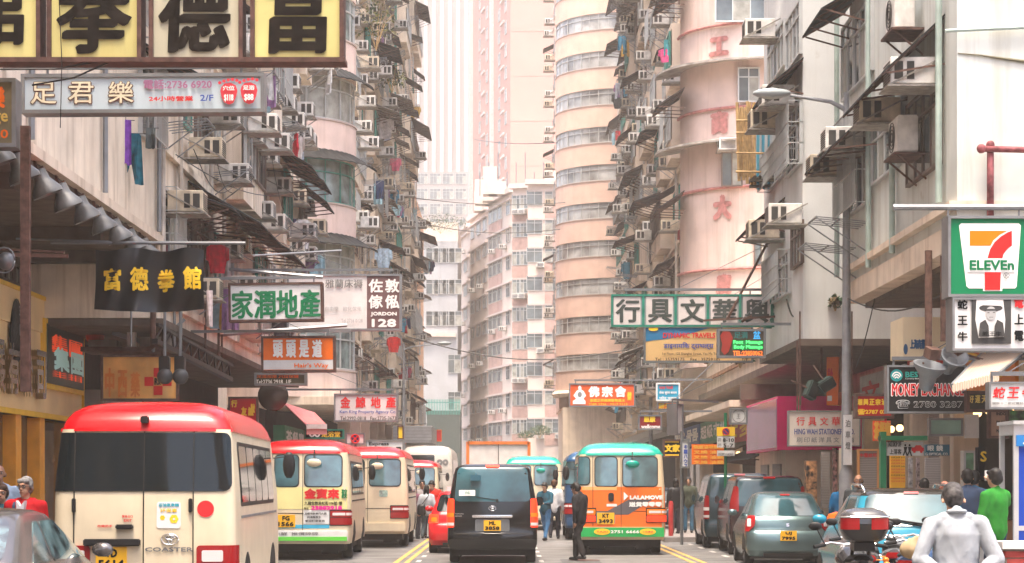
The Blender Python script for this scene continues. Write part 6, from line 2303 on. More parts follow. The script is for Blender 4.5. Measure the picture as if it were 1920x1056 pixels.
# striped beige awning upper right
aw = thing('awning', 'beige pleated shop awning with scalloped edge above the cursive sign', 'awning', P(1790, 728, 31))
m = MB()
n = 26
p0, p1, p2, p3 = P(1785, 722, 31), P(1873, 700, 31), P(1935, 650, 34), P(1840, 664, 34)
A = [p0.lerp(p1, i / n) - aw.location + Vector((0, 0, .02 * (i % 2))) for i in range(n + 1)]
Bq = [p3.lerp(p2, i / n) - aw.location + Vector((0, 0, .02 * (i % 2))) for i in range(n + 1)]
C = [a + Vector((0, -.02, -.10 - .05 * (i % 2))) for i, a in enumerate(A)]
m.add(A + Bq + C, [(i, i + 1, n + 2 + i, n + 1 + i) for i in range(n)] + [(2 * n + 2 + i, 2 * n + 3 + i, i + 1, i) for i in range(n)])
m.build('canvas', stripes('awning_beige', (.46, .36, .28), (.34, .26, .2), 9, 0), aw)
for i in (0, n):
    MB().bar(A[i], Bq[i], .04).build('awning_arm', galv, aw)
# pink striped awning on the left
aw = thing('awning', 'faded red striped awning above the second minibus', 'awning', P(560, 800, 52))
p0, p1, p2, p3 = P(575, 800, 52), P(613, 800, 52), P(590, 776, 58), P(530, 757, 58)
o = aw.location
m = MB()
A = [p3 - o, p2 - o, p1 - o, p0 - o]
m.add(A + [v + Vector((0, 0, .04)) for v in A] + [p0 - o - Vector((0, .02, .2)), p1 - o - Vector((0, .02, .2))], [(0, 1, 2, 3), (7, 6, 5, 4), (3, 2, 9, 8)])
m.build('canvas', stripes('awning_red', (.62, .10, .10), (.6, .3, .28), 5, 1), aw)
MB().bar(p0 - o, p1 - o, .12).build('roller', white_paint, aw)


# floodlights under the near canopy edge
def floodlight():
    t = thing('floodlight', 'x', 'floodlight', (0, 0, 0), 0, 'floodlights along the canopy edge')
    MB().rings([[(r_ * math.cos(a), r_ * math.sin(a), z) for a in [2 * PI * i / 16 for i in range(16)]] for r_, z in ((.05, .0), (.11, -.02), (.12, -.16), (.13, -.18), (.23, -.34), (.235, -.40), (.22, -.40), (.11, -.2))], cap1=True).build('lamp_shade', B('flood_grey', (.20, .20, .19), .4, metal=.4, var=.3), t, smooth=30)
    MB().box((-.02, -.05, -.02), (.02, .05, .22)).box((-.10, -.03, -.12), (.10, .03, .02)).build('bracket', rust, t)
    return t


fl0 = floodlight()
names = ['first', 'second', 'third', 'fourth', 'fifth', 'sixth', 'seventh', 'eighth', 'ninth']
for i in range(9):
    o = fl0 if i == 0 else copy_tree(fl0)
    o.location = (-6.95, 27.6 + i * 1.45, 6.34)
    o.rotation_euler = (R(8), R(-22), 0)
    o['label'] = '%s floodlight from the near end under the left canopy edge' % names[i]


# street lamp
def street_lamp(x, y, h, arm, label, base=.15):
    t = thing('street_lamp', label, 'street lamp', (x, y, base))
    pm = B('lamp_post_grey', (.30, .31, .33), .45, metal=.3, var=.15, scale=5)
    m = MB()
    m.tube([(0, 0, 0), (0, 0, 1.7), (0, 0, 1.85), (0, 0, h)], [.16, .15, .105, .06], 14)
    m.build('post', pm, t, smooth=30)
    m = MB()
    m.tube([(0, 0, h - .35), (arm * .25, 0, h - .18), (arm * .9, 0, h - .05)], [.05, .04, .03], 10)
    m.build('arm', pm, t, smooth=30)
    m = MB()
    m.rings([[(arm * .9 + math.copysign(l, arm), w * math.cos(a), h - .03 + hh * math.sin(a) + .02) for a in [2 * PI * i / 14 for i in range(14)]] for l, w, hh in ((0, .05, .04), (.08, .12, .07), (.35, .17, .11), (.62, .14, .08), (.74, .05, .03))], fix if False else 0)
    m.build('lamp_head', B('lamp_head', (.34, .38, .40), .35, var=.1), t, smooth=True)
    m = MB()
    m.ball((arm * .9 + math.copysign(.38, arm), 0, h - .08), 1, 10)
    cx_ = arm * .9 + math.copysign(.38, arm)
    m.v = [(cx_ + (v[0] - cx_) * .26, v[1] * .12, h - .06 + (v[2] - h + .08) * .07) for v in m.v]
    m.build('lamp_glass', B('lamp_glass', (.45, .45, .42), .2, var=0), t, smooth=True)
    return t


sl_ = street_lamp(6.80, 41.2, 9.35, -1.25, 'tall grey lamp post at the right kerb with arm over the street')
st = MB().box((-.08, -.17, 1.9), (.08, -.10, 2.9)).build('sticker_strip', sign_white, sl_)
for i, ch in enumerate('泊車燈'):
    tmp = MB()
    put_text(tmp, ch, -.05, 2.65 - i * .22, .05, 2.8 - i * .22, -.18, .004)
    tmp.build('lettering', letter_grey, st)
street_lamp(7.0, 100, 9.5, -1.4, 'second lamp post far along the right kerb')
street_lamp(-5.5, 110, 9.0, 2.0, 'distant lamp with teal head reaching from the left side')
_t = thing('sign_post', 'thin grey post holding the vertical Japanese sign', 'post', (4.78, 56.2, 0))
MB().tube([(0, 0, 0), (0, 0, 3.1)], .045, 8).build('post', grey_metal, _t)


# spotlights on brackets (right)
def spot(px, py, Y, label, sc_=1., yaw=0):
    p = P(px, py, Y)
    t = thing('spotlight', label, 'spotlight', p, yaw)
    m = MB()
    m.rings([[(r_ * math.cos(a), -y_, r_ * 1.15 * math.sin(a)) for a in [2 * PI * i / 16 for i in range(16)]] for r_, y_ in ((.05, -.28), (.10, -.25), (.13, -.05), (.24, .10), (.25, .14), (.22, .14), (.10, .0))])
    m.build('lamp_shade', B('spot_grey', (.22, .24, .26), .4, metal=.3, var=.15), t, smooth=30)
    MB().bar((0, -.1, .2), (.3, .1, .75), .03).box((-.09, -.4, -.10), (.09, -.24, .10)).build('bracket', rust, t)
    t.scale = (sc_,) * 3
    return t


spot(1741, 700, 33, 'grey spotlight hanging in front of the black money exchange sign', 1.05, R(15)).rotation_euler = (R(-70), 0, R(20))
spot(1785, 677, 33, 'grey spotlight angled left over the orange box', .9).rotation_euler = (R(-60), R(40), R(-30))
for px, py, lb, a in ((1548, 722, 'dark green floodlight beside the orange vertical sign', 30), (1522, 732, 'lower dark floodlight hung left of its twin', 65)):
    p = P(px, py, 45)
    t = thing('floodlight', lb, 'floodlight', p)
    t.rotation_euler = (0, R(-a), R(20))
    MB().box((-.2, -.12, -.13), (.2, .12, .13)).build('housing', B('flood_green', (.035, .06, .055), .5, var=.2), t, bevel=.03)
    MB().box((-.17, -.14, -.10), (.17, -.122, .10)).build('lens', glass_dark, t)
    MB().bar((0, 0, .12), (0, .1, .5), .03).build('bracket', rust, t)


# phone booth
pb_t = thing('phone_booth', 'aluminium phone booth with blue panel and frosted advert at right edge', 'phone booth', (7.95, 30.2, .145))
al2 = B('booth_aluminium', (.62, .63, .64), .35, metal=.4, var=.06)
w2 = .62
m = MB()
for x in (-w2, w2 - .07):
    for y in (-.45, .38):
        m.box((x, y, 0), (x + .07, y + .07, 2.25))
m.box((-w2, -.45, 2.25), (w2, .45, 2.40)).box((-w2 + .07, -.44, .86), (w2 - .07, -.40, .93)).box((-w2 + .07, -.44, 2.1), (w2 - .07, -.40, 2.25)).box((-.28, -.44, 0), (-.22, -.40, 2.1))
m.build('frame', al2, pb_t)
MB().box((-w2 - .02, -.5, 2.40), (w2 + .02, .5, 2.45)).build('roof', al2, pb_t)
MB().box((-w2 + .07, -.43, 0), (-.28, -.41, .86)).box((-w2 + .07, -.43, .93), (-.28, -.41, 2.1)).build('blue_panel', B('booth_blue', (.01, .06, .42), .35, var=.05), pb_t)
MB().box((-.22, -.43, 0), (w2 - .07, -.415, .86)).build('lower_glass', glass_dark, pb_t)
MB().box((-.22, -.43, .93), (w2 - .07, -.415, 2.1)).build('advert_panel', B('booth_advert', (.42, .30, .20), .2, var=.35, scale=1.1), pb_t)
hb = MB().box((-w2 + .03, -.475, 2.08), (w2 - .03, -.452, 2.24)).build('header', B('booth_header', (.02, .2, .55), .4, var=0), pb_t)
m = MB()
put_text(m, '電話  電話卡', -.35, 2.165, .35, 2.225, -.485, .003)
put_text(m, 'Coin / Phonecard / Credit', -.5, 2.10, .5, 2.145, -.485, .003)
m.build('lettering', letter_white, hb)
m = MB()
put_text(m, 'PCCW', -.1, 1.66, .3, 1.76, -.44, .006, shear=.2)
m.build('lettering', letter_blue, pb_t)
m = MB()
for i, (x, z, k) in enumerate(((-.1, 1.98, 0), (0.0, 1.90, 1), (.08, 1.92, 1), (.14, 2.0, 0), (.2, 1.96, 0), (.05, 1.84, 2), (.14, 1.87, 2))):
    m.box((x, -.44, z), (x + .06, -.432, z + .05), k)
m.build('emblem', [B('letter_amber', (0, 0, 0)), B('print_teal', (.05, .35, .45)), letter_blue], pb_t)
MB().box((-.95, 0, -.0), (-.65, .3, .9)).build('side_pillar', al2, pb_t)

# taxi drop-off board on green post
s = panel_px('taxi_stand_sign', 'white taxi drop off board in green frame on green post', 'sign', 36, (1661, 826, 1734, 857), sign_white, .08)
grn = B('post_green', (.01, .16, .07), .4, var=.1)
m = MB()
hb_ = s.z0 - .14
m.box((-s.w / 2 - .1, -.05, -hb_), (-s.w / 2 - .0, .1, s.h + .15)).box((-s.w / 2 - .1, -.1, s.h + .0), (s.w / 2 + .03, .2, s.h + .08))
m.build('post', grn, s.root)
s.text('TAXI DROP OFF', 1664, 828, 1690, 838, letter_black, .02)
s.text('上落客', 1668, 842, 1690, 852, letter_black, .02)
s.poly(letter_red, [(1709, 846), (1709, 839), (1714, 839), (1717, 835), (1726, 835), (1729, 839), (1732, 840), (1732, 846)])
for a in (1714, 1727):
    s.disc(letter_red, a, 847, 2.6, 2.6)
for a in (1697, 1705):
    s.disc(letter_black, a, 835, 1.8, 2)
    s.poly(letter_black, [(a - 3, 838), (a + 4, 838), (a + 2, 846), (a + 5, 855), (a + 2, 855), (a, 848), (a - 3, 855), (a - 5, 854), (a - 2, 846)])
# parking restriction sign
s = panel_px('parking_sign', 'yellow and white parking hours sign on a green post', 'sign', 52, (1343, 800, 1379, 841), sign_white, .05, frame=None)
s.rect(letter_yellow, 1344, 801, 1378, 818)
s.disc(letter_blue, 1361, 809.5, 6)
m = MB()
c = s.loc(1361, 809.5)
m.tube([(c[0] + .085 * math.cos(a), -.03, c[1] + .085 * math.sin(a)) for a in [2 * PI * i / 20 for i in range(21)]], .012, 5).bar((c[0] - .06, -.03, c[1] + .06), (c[0] + .06, -.03, c[1] - .06), .02)
m.build('emblem', letter_red, s.root)
s.text('8-10', 1355, 822, 1376, 829, letter_black, .04)
s.text('5-7', 1356, 832, 1375, 839, letter_black, .04)
s.text('am', 1346, 822, 1352, 828, letter_black, .0)
s.text('pm', 1346, 832, 1352, 838, letter_black, .0)
s2 = panel_px('parking_sign', 'lower white plate with fine print on the same green post', 'sign', 52, (1343, 843, 1379, 857), sign_white, .05, frame=None)
s2.text('EXCEPT LOADING', 1347, 850, 1375, 854, letter_black, .01)
hb_ = s.z0 - 0.14
MB().tube([(0, .09, -hb_), (0, .09, s.h + .35)], .04, 8).build('post', grn, s.root)
# no stopping sign left
s = panel_px('traffic_sign', 'no stopping sign, blue disc with red cross, above the second minibus', 'sign', 57, (648, 812, 684, 834), sign_white, .06, frame=galv)
s.disc(letter_blue, 666, 823, 8.5)
m = MB()
c = s.loc(666, 823)
m.tube([(c[0] + .115 * math.cos(a), -.04, c[1] + .115 * math.sin(a)) for a in [2 * PI * i / 20 for i in range(21)]], .016, 5)
m.bar((c[0] - .08, -.04, c[1] + .08), (c[0] + .08, -.04, c[1] - .08), .03).bar((c[0] - .08, -.043, c[1] - .08), (c[0] + .08, -.043, c[1] + .08), .03)
m.build('emblem', letter_red, s.root)
MB().tube([(0, .09, -s.z0), (0, .09, 0)], .04, 8).build('post', galv, s.root)
s = panel_px('signboard', 'white direction board with black word and arrow above third minibus', 'sign', 66, (686, 825, 757, 865), sign_white, .1, frame=letter_grey)
s.text('Express', 692, 829, 729, 837, letter_black, .04)
s.text('↗', 741, 838, 752, 852, letter_black, .05)
MB().tube([(0, .09, -s.z0 + .1), (0, .09, 0)], .05, 8).build('post', galv, s.root)
s = panel_px('signboard', 'dark sign with yellow characters above the second minibus', 'sign', 58, (571, 805, 645, 823), letter_black, .2, frame=B('frame_teal', (0, 0, 0)))
s.text('足浴堂', 603, 809, 638, 820, letter_yellow, .03)
s.text('∞', 580, 809, 600, 820, letter_white, .03)
s = panel_px('lattice_sign', 'narrow gold lattice board at the end of the left arcade', 'sign', 66, (745, 798, 757, 824), letter_yellow, .1, frame=rackf)
s = panel_px('signboard', 'small orange red square sign far down the street', 'sign', 120, (808, 806, 828, 828), letter_red, .2, frame=letter_orange)
# blue round traffic sign, bollard, litter bin
t = thing('traffic_sign', 'round blue arrow sign behind the green roofed minibus', 'sign', P(1213, 905, 57) * 1, 0)
t.location.z = .14
m = MB()
m.rings([[(.26 * math.cos(a), y_, 2.05 + .26 * math.sin(a)) for a in [2 * PI * i / 24 for i in range(24)]] for y_ in (0, .03)])
m.build('disc', B('sign_cyan', (0, 0, 0)), t, fix=True)
MB().tube([(0, .06, 0), (0, .06, 2.3)], .035, 8).build('post', galv, t)
m = MB()
put_text(m, '↙', -.14, 1.92, .14, 2.18, -.01, .015)
m.build('arrow', letter_white, t)
for i, (px, lb) in enumerate(((1258, 'red painted bollard at the kerb corner near the dark jacketed pedestrians'),)):
    x = (px - CX) * 60 / F
    t = thing('bollard', lb, 'bollard', (x, 60, .145))
    MB().tube([(0, 0, 0), (0, 0, .95), (0, 0, 1.02)], [.07, .07, .04], 12).build('post', B('bollard_red', (.35, .03, .03), .5, var=.2), t, smooth=30)
t = thing('litter_bin', 'orange litter bin with curved hood between hatchback and motorcycle', 'litter bin', (P(1550, 905, 33).x + .9, 37, .145))
ob_ = B('bin_orange', (.80, .14, .01), .4, var=.06)
MB().rings([[(.27 * math.cos(a), .27 * math.sin(a), z) for a in [2 * PI * i / 20 for i in range(20)]] for z in (0, .62)]).build('body', ob_, t, smooth=30)
m = MB()
for a in range(4):
    q = PI / 4 + a * PI / 2
    m.bar((.23 * math.cos(q), .23 * math.sin(q), .62), (.23 * math.cos(q), .23 * math.sin(q), .86), .06)
m.rings([[(r_ * math.cos(a), r_ * math.sin(a), z) for a in [2 * PI * i / 20 for i in range(20)]] for r_, z in ((.29, .84), (.29, .90), (.24, .99), (.12, 1.03))])
m.build('hood', ob_, t, smooth=30)
m = MB()
m.add([(.1 * math.cos(a), -.275, .42 + .1 * math.sin(a)) for a in [2 * PI * i / 16 for i in range(16)]], [tuple(range(16))])
m.build('emblem', letter_yellow, t)


# bamboo scaffold with striped sheet
t = thing('bamboo_scaffold', 'bamboo scaffold with blue and white striped sheet against the pink tower', 'scaffold', (P(1430, 905, 51).x, 51, 6))
o = t.location
bam = B('bamboo', (.55, .36, .16), .6, var=.25, scale=7)
rnd = random.Random(12)
m = MB()
for i in range(9):
    px = 1386 + i * 4 + rnd.uniform(-1, 1)
    m.tube([P(px, 330 + rnd.uniform(-10, 20), 50.2 + i * .12) - o, P(px - rnd.uniform(2, 5), 196 + rnd.uniform(-6, 10), 50.2 + i * .12) - o], .04, 6)
m.tube([P(1473, 330, 50.1) - o, P(1470, 195, 50.1) - o], .035, 6)
for py in (226, 249, 287, 322):
    m.tube([P(1380, py, 50.1) - o, P(1478, py + 1, 50.1) - o], .03, 6)
m.build('bamboo_pole', bam, t)
m = MB()
p, q = P(1418, 355, 50.4) - o, P(1474, 222, 50.4) - o
m.grid(lambda u, v: Vector((lerp(p.x, q.x, u), p.y + .07 * math.sin(u * 26 + v * 3), lerp(p.z, q.z, v))), 26, 8)
m.grid(lambda u, v: Vector((lerp(q.x, p.x, u), p.y + .015 + .07 * math.sin((1 - u) * 26 + v * 3), lerp(p.z, q.z, v))), 26, 8)
m.build('striped_sheet', stripes('sheet_striped', (.08, .36, .50), (.55, .58, .6), 2.4, 0), t)
m = MB()
for k in range(7):
    m.tube([P(1416 + k * 9, 332, 49.8) - o, P(1405 + k * 9, 342, 51.4) - o], .045, 6)
m.bar(P(1405, 338, 49.8) - o, P(1478, 338, 49.8) - o, .07).bar(P(1405, 350, 50.1) - o, P(1478, 348, 50.1) - o, .07)
m.build('platform', B('scaffold_dark', (.05, .045, .03), .7, var=.3), t)

# large laundry pieces hanging near
def hang(label, kd, col, px, py, Y, w, h, rz=0, seed=1):
    t = thing('laundry', label, 'laundry', P(px, py, Y), R(rz), 'washing hung out to dry')
    me = garment(kd, seed, w, h).copy()
    me.materials.clear()
    me.materials.append(mat('cl_' + '_'.join('%d' % (c * 99) for c in col), col, .9, var=.25, scale=9))
    link(me, 'garment', t)
    MB().bar((-w, .02, .0), (w, .02, 0), .012).bar((0, .02, 0), (.0, .02, .1), .01).build('hanger', black, t)


hang('teal trousers hung upside down above the black banner', 'trousers', (.01, .12, .17), 243, 250, 38, .34, .95, 8)
hang('purple flowered shirt hung over the teal trousers', 'towel', (.22, .06, .42), 236, 225, 37.8, .16, .82, 15, 2)
hang('small grey crumpled cloth beside the teal trousers', 'towel', (.08, .10, .10), 283, 240, 38, .14, .38, 0, 3)
hang('bright red shirt hung right of the black banner', 'shirt', (.62, .01, .04), 408, 458, 46, .26, .65, 10, 4)
hang('white cloth hung behind the bright red shirt', 'towel', (.6, .55, .56), 424, 462, 47, .16, .7, 10, 5)
hang('thin white and pink scarf dangling from the banner corner', 'towel', (.6, .5, .5), 393, 545, 40, .10, .7, 10, 6)
hang('pink and red shirt high in the left gap', 'shirt', (.6, .12, .22), 540, 185, 66, .3, .85, 25, 7)
hang('long pale blue sheet high in the left gap', 'towel', (.40, .48, .6), 560, 205, 66.5, .3, 1.6, 20, 8)
hang('teal and orange patterned shirt below the left awning', 'shirt', (.03, .22, .28), 521, 364, 62, .25, 1.1, 25, 9)
hang('dark trousers among the washing left of the green window', 'trousers', (.06, .05, .12), 549, 410, 63, .2, .9, 20, 10)
hang('white shirt left of the green framed round window', 'shirt', (.6, .6, .64), 568, 412, 63, .28, .9, 5, 11)
hang('dark striped shirt on the salmon block corner', 'shirt', (.03, .04, .05), 1162, 175, 120, .5, .9, 0, 12)
hang('blue cloth bundle on the grey tenement, low', 'shirt', (.03, .16, .24), 1177, 492, 110, .35, .9, 0, 13)
hang('maroon shirt hung below mid height on the grey tenement', 'shirt', (.22, .02, .02), 1286, 428, 84, .35, .85, 0, 14)
hang('turquoise towel high on the grey tenement', 'towel', (.05, .40, .45), 1256, 75, 84, .4, .65, 0, 15)
hang('pink shirt under the turquoise towel', 'shirt', (.7, .08, .25), 1250, 92, 84, .35, .55, 0, 16)
hang('pale blue shirt hung above the brown end panel sign', 'shirt', (.35, .48, .6), 719, 466, 95, .42, .9, 0, 17)
hang('red shirt hung far left below the brown end panel', 'shirt', (.6, .02, .02), 738, 632, 100, .35, .75, 0, 18)
hang('white striped shirt on the far left awning', 'shirt', (.6, .56, .56), 722, 222, 100, .45, 1.0, 0, 19)

# overhead wires and clutter under the left canopy
def wire(pts, r_, label, sag=.4, name='overhead_wire', m=black):
    a, c = pts
    t = thing(name, label, 'cable', a)
    q = [a.lerp(c, i / 14) - a + Vector((0, 0, -sag * math.sin(PI * i / 14))) for i in range(15)]
    MB().tube(q, r_, 5).build('cable', m, t)


wire((P(780, 372, 150), P(1060, 380, 150)), .03, 'upper thin cable across the hazy street end', .3)
wire((P(770, 415, 140), P(1050, 430, 140)), .03, 'lower thin cable across the hazy street end', .5)
wire((P(1475, 562, 44), P(1500, 560, 50)), .02, 'short cable under the white block')
wire((P(760, 630, 100), P(1180, 655, 100)), .03, 'cable crossing the street above the coach', .8)
wire((P(1045, 268, 140), P(890, 262, 200)), .03, 'faint cable between pink tower and salmon block', .2)
wire((P(470, 480, 50), P(640, 470, 52)), .03, 'grey pipe above the green lettered lightbox', 0, 'pipe', galv)
wire((P(430, 505, 46), P(605, 520, 46)), .04, 'steel bar carrying the green lettered lightbox', 0, 'pipe', galv)
wire((P(410, 628, 50), P(650, 610, 51)), .05, 'pale steel bar under the brown end panel sign', 0, 'pipe', galv)
wire((P(330, 290, 40), P(580, 350, 60)), .012, 'black wire sagging past the left air conditioners', .5)
wire((P(1590, 560, 41), P(1780, 545, 36)), .015, 'black wire looping under the right canopy', .3)
wire((P(1605, 690, 41), P(1640, 560, 40)), .012, 'black wire hanging below the right canopy edge', .1)
for i, (px, y0, y1, Y_, r_, mm) in enumerate(((305, 560, 672, 43, .03, rust), (327, 585, 672, 43, .03, galv), (339, 585, 690, 43, .035, galv), (287, 585, 650, 41, .06, rust), (385, 560, 690, 47, .03, rust), (410, 560, 690, 49, .03, rust), (416, 600, 700, 50, .025, rust), (246, 575, 650, 40, .02, galv), (1500, 570, 760, 46, .03, rust), (1540, 560, 700, 46, .025, rust), (1577, 560, 735, 45.5, .04, rust), (1741, 470, 655, 33, .06, rust), (1770, 480, 640, 33, .06, rust), (1495, 640, 775, 45, .02, rust))):
    a, c = P(px, y0, Y_), P(px, y1, Y_)
    t = thing('hanging_pole', 'hanger pole %s, %s steel' % (['behind banner far left', 'below banner first pale', 'below banner second pale', 'thick under banner', 'past scarf', 'near green lightbox', 'left of hairdresser sign', 'over pharmacy banner', 'under white block left', 'under white block middle', 'behind lamp post', 'left of farmer portrait', 'right thick under canopy', 'over stationery sign'][i], 'rusty' if mm is rust else 'galvanised'), 'pole', c)
    MB().tube([(0, 0, 0), a - c], r_, 8).build('pole', mm, t)
# truss arm sloping down with traffic signals backs
t = thing('sign_truss', 'black sloping steel truss under the black banner', 'truss', P(440, 715, 50))
o = t.location
m = MB()
a, c = P(290, 640, 40) - o, P(432, 712, 48) - o
m.bar(a, c, .12, .10).bar(a + Vector((0, .3, .35)), c + Vector((0, .3, .35)), .06)
for i in range(9):
    m.bar(a.lerp(c, i / 9), a.lerp(c, (i + .5) / 9) + Vector((0, .3, .35)), .03).bar(a.lerp(c, (i + .5) / 9) + Vector((0, .3, .35)), a.lerp(c, (i + 1) / 9), .03)
m.build('truss', black, t)
for px, lb in ((309, 'black signal lamp seen from behind, left one of two'), (338, 'black signal lamp seen from behind, nearer the shop')):
    p = P(px, 695, 40.5)
    t = thing('floodlight', lb, 'lamp', p)
    m = MB().box((-.10, -.14, -.05), (.10, .1, .28))
    m.build('housing', black, t, bevel=.02)
    MB().ball((.02, -.1, -.12), .16, 10, sc3=(1, .8, 1)).build('lens_hood', B('hood_grey', (.05, .055, .06), .4), t, smooth=True)
    MB().tube([(0, 0, .28), (0, 0, 1.2)], .03, 6).build('bracket', galv, t)
# convex mirror / big dish above second minibus, left edge lamp
t = thing('traffic_mirror', 'large round convex mirror above the second minibus roof', 'mirror', P(512, 742, 47))
m = MB()
m.rings([[(r_ * math.cos(a), y_, r_ * math.sin(a)) for a in [2 * PI * i / 28 for i in range(28)]] for r_, y_ in ((.34, .1), (.35, 0), (.33, -.02), (.28, -.06), (.2, -.10), (.1, -.125), (.01, -.13))])
m.build('dish', B('mirror_dark', (.10, .08, .075), .12, metal=.7, var=.2), t, smooth=True)
MB().tube([(0, .08, .3), (0, .08, 1.0)], .03, 6).build('bracket', rust, t)
t = thing('wall_lamp', 'round cage lamp on rusty beam at the left border', 'lamp', P(12, 490, 29))
MB().ball((0, 0, 0), .13, 12).tube([(.1 * math.cos(a) * 1.5, -.13, .1 * math.sin(a) * 1.8) for a in [2 * PI * i / 16 for i in range(17)]], .012, 6).build('lamp_shade', grey_metal, t, smooth=True)
m = MB()
m.bar((-.6, .1, .12), (.85, .1, .08), .05).bar((-.6, .1, .2), (.8, .1, .14), .03)
m.build('beam', rust, t)
t = thing('red_lantern', 'round red paper lantern resting on the ledge under the banner', 'lantern', P(178, 631, 44))
MB().ball((0, 0, 0), .2, 14, sc3=(1, 1, .85)).build('shade', B('lantern_red', (.62, .06, .02), .7, var=.2), t, smooth=True)
t = thing('roof_ledge', 'cluttered sheet ledge with white carton below the black banner', 'ledge', P(205, 650, 43))
MB().box((-.6, 0, -.1), (1.4, 1.2, 0)).build('sheet', rust, t)
MB().box((.35, .1, 0), (.52, .3, .34)).build('carton', sign_white, t)
MB().box((-.5, .3, 0), (.1, .9, .16)).build('scrap', concrete, t)
MB().box((.6, .2, 0), (1.2, .7, .22)).build('scrap', concrete, t)
MB().bar((.05, .1, .3), (1.1, .5, -.02), .09).bar((.9, 0, -.1), (1.5, .4, .6), .06).build('offcut', grey_metal, t)
t = thing('box_canopy', 'pale grey metal clad canopy at the far end of left arcade', 'canopy', P(790, 830, 110))
MB().box((-1.5, 0, 0), (.55, 8, .9)).build('cladding', B('clad_grey', (.42, .43, .45), .4, var=.1), t)
for i in range(5):
    MB().box((-1.5, -.02, .1 + i * .17), (.56, 0, .12 + i * .17)).build('joint', letter_grey, t)


# plants on ledges
def plant(label, p, r_, h, seed, n=260, m1=(.05, .10, .03)):
    rnd = random.Random(seed)
    t = thing('plant', label, 'plant', p)
    m = MB()
    for i in range(7):
        a = rnd.uniform(0, 6.3)
        m.tube([(0, 0, 0), (r_ * .4 * math.cos(a), r_ * .4 * math.sin(a), h * .5), (r_ * .8 * math.cos(a), r_ * .8 * math.sin(a), h * rnd.uniform(.6, 1))], [.02, .014, .006], 5)
    m.build('stem', bam, t)
    m = MB()
    for i in range(n):
        a, q = rnd.uniform(0, 6.3), rnd.random() ** .6
        c = Vector((r_ * q * math.cos(a), r_ * q * math.sin(a), h * (.25 + .75 * rnd.random() * (1.1 - .5 * q))))
        u = Vector((rnd.gauss(0, 1), rnd.gauss(0, 1), rnd.gauss(0, .7))).normalized() * .09 * rnd.uniform(.6, 1.3)
        v = u.cross(Vector((rnd.gauss(0, 1), rnd.gauss(0, 1), rnd.gauss(0, 1)))).normalized() * .045
        m.add([c - u, c + v, c + u, c - v], [(0, 1, 2, 3)], rnd.randrange(2))
    m.build('foliage', [mat('leaf_%d' % seed, m1, .7, var=.3, scale=9), B('leaf_dark', (.03, .07, .03), .7, var=.3)], t, kind='stuff')
    if 'potted' in label:
        MB().rings([[(q * math.cos(a), q * math.sin(a), z) for a in [2 * PI * i / 12 for i in range(12)]] for q, z in ((.1, -.25), (.15, 0))]).build('pot', B('pot_clay', (.35, .14, .07), .8), t)
    return t


plant('scrubby weed growing on the stepped canopy right of the travel board', P(1388, 690, 53), .32, .6, 3, m1=(.14, .12, .04))
plant('leafy shrub on the first floor ledge of the end apartments', P(1012, 822, 203), 1.2, 1.4, 4, 700)
plant('smaller shrub left of the leafy one on the end apartments ledge', P(985, 826, 203), .9, 1.0, 5, 400)
plant('green bush on the roof of the grey side block', P(826, 438, 221), 3.0, 2.2, 6, 900)
plant('dry potted plant hanging on a rack by the left air conditioners', P(447, 292, 55), .28, .35, 7, m1=(.10, .08, .04))
plant('yellow green creeper high on the left tenement near the glow', P(705, 95, 92), 1.0, 2.4, 8, 300, (.20, .20, .05))
plant('small tuft of dry weed stuck to the white block wall', P(1566, 583, 45.1), .14, .35, 9, 90, (.14, .10, .05))
plant('creeper patch beside a rack on the upper left tenement', P(735, 175, 100), .7, 1.4, 10, 200, (.16, .17, .05))

# loose service cables strung along the facades
rnd = random.Random(42)
for nm_, X_, ya, yb, n_ in (('tenement', -6.9, 42, 68, 9), ('long_tenement', -6.7, 84, 118, 6), ('corner_tenement', 6.9, 32.5, 41.5, 4), ('pink_corner_tower', 7.0, 84, 116, 6)):
    rb = bpy.data.objects[nm_]
    for i in range(n_):
        y_, z_ = rnd.uniform(ya, yb - 6), rnd.uniform(6.5, 17)
        l_, dz_, sg_ = rnd.uniform(3, 8), rnd.uniform(-1.5, 1.5), rnd.uniform(.3, 1.1)
        o_ = -math.copysign(rnd.uniform(.05, .7), X_)
        MBt = MB().tube([(X_ + o_, y_ + l_ * q / 8, z_ + dz_ * q / 8 - sg_ * math.sin(PI * q / 8)) for q in range(9)], .011, 4)
        inb(rb, MBt, 'cable', black)
# ---------------------------------------------------------------- people
skin = B('skin', (.52, .29, .19), .55, var=.08, scale=12)
skin_dk = B('skin_tan', (.36, .19, .12), .55, var=.08, scale=12)
hair_b = B('hair_black', (.012, .010, .009), .5, var=.3, scale=40)
hair_g = B('hair_grey', (.30, .29, .28), .6, var=.4, scale=30)
hair_s = B('hair_salt', (.06, .055, .055), .6, var=.6, scale=30)
shoe = B('shoe_black', (.02, .02, .02), .4, var=.1)


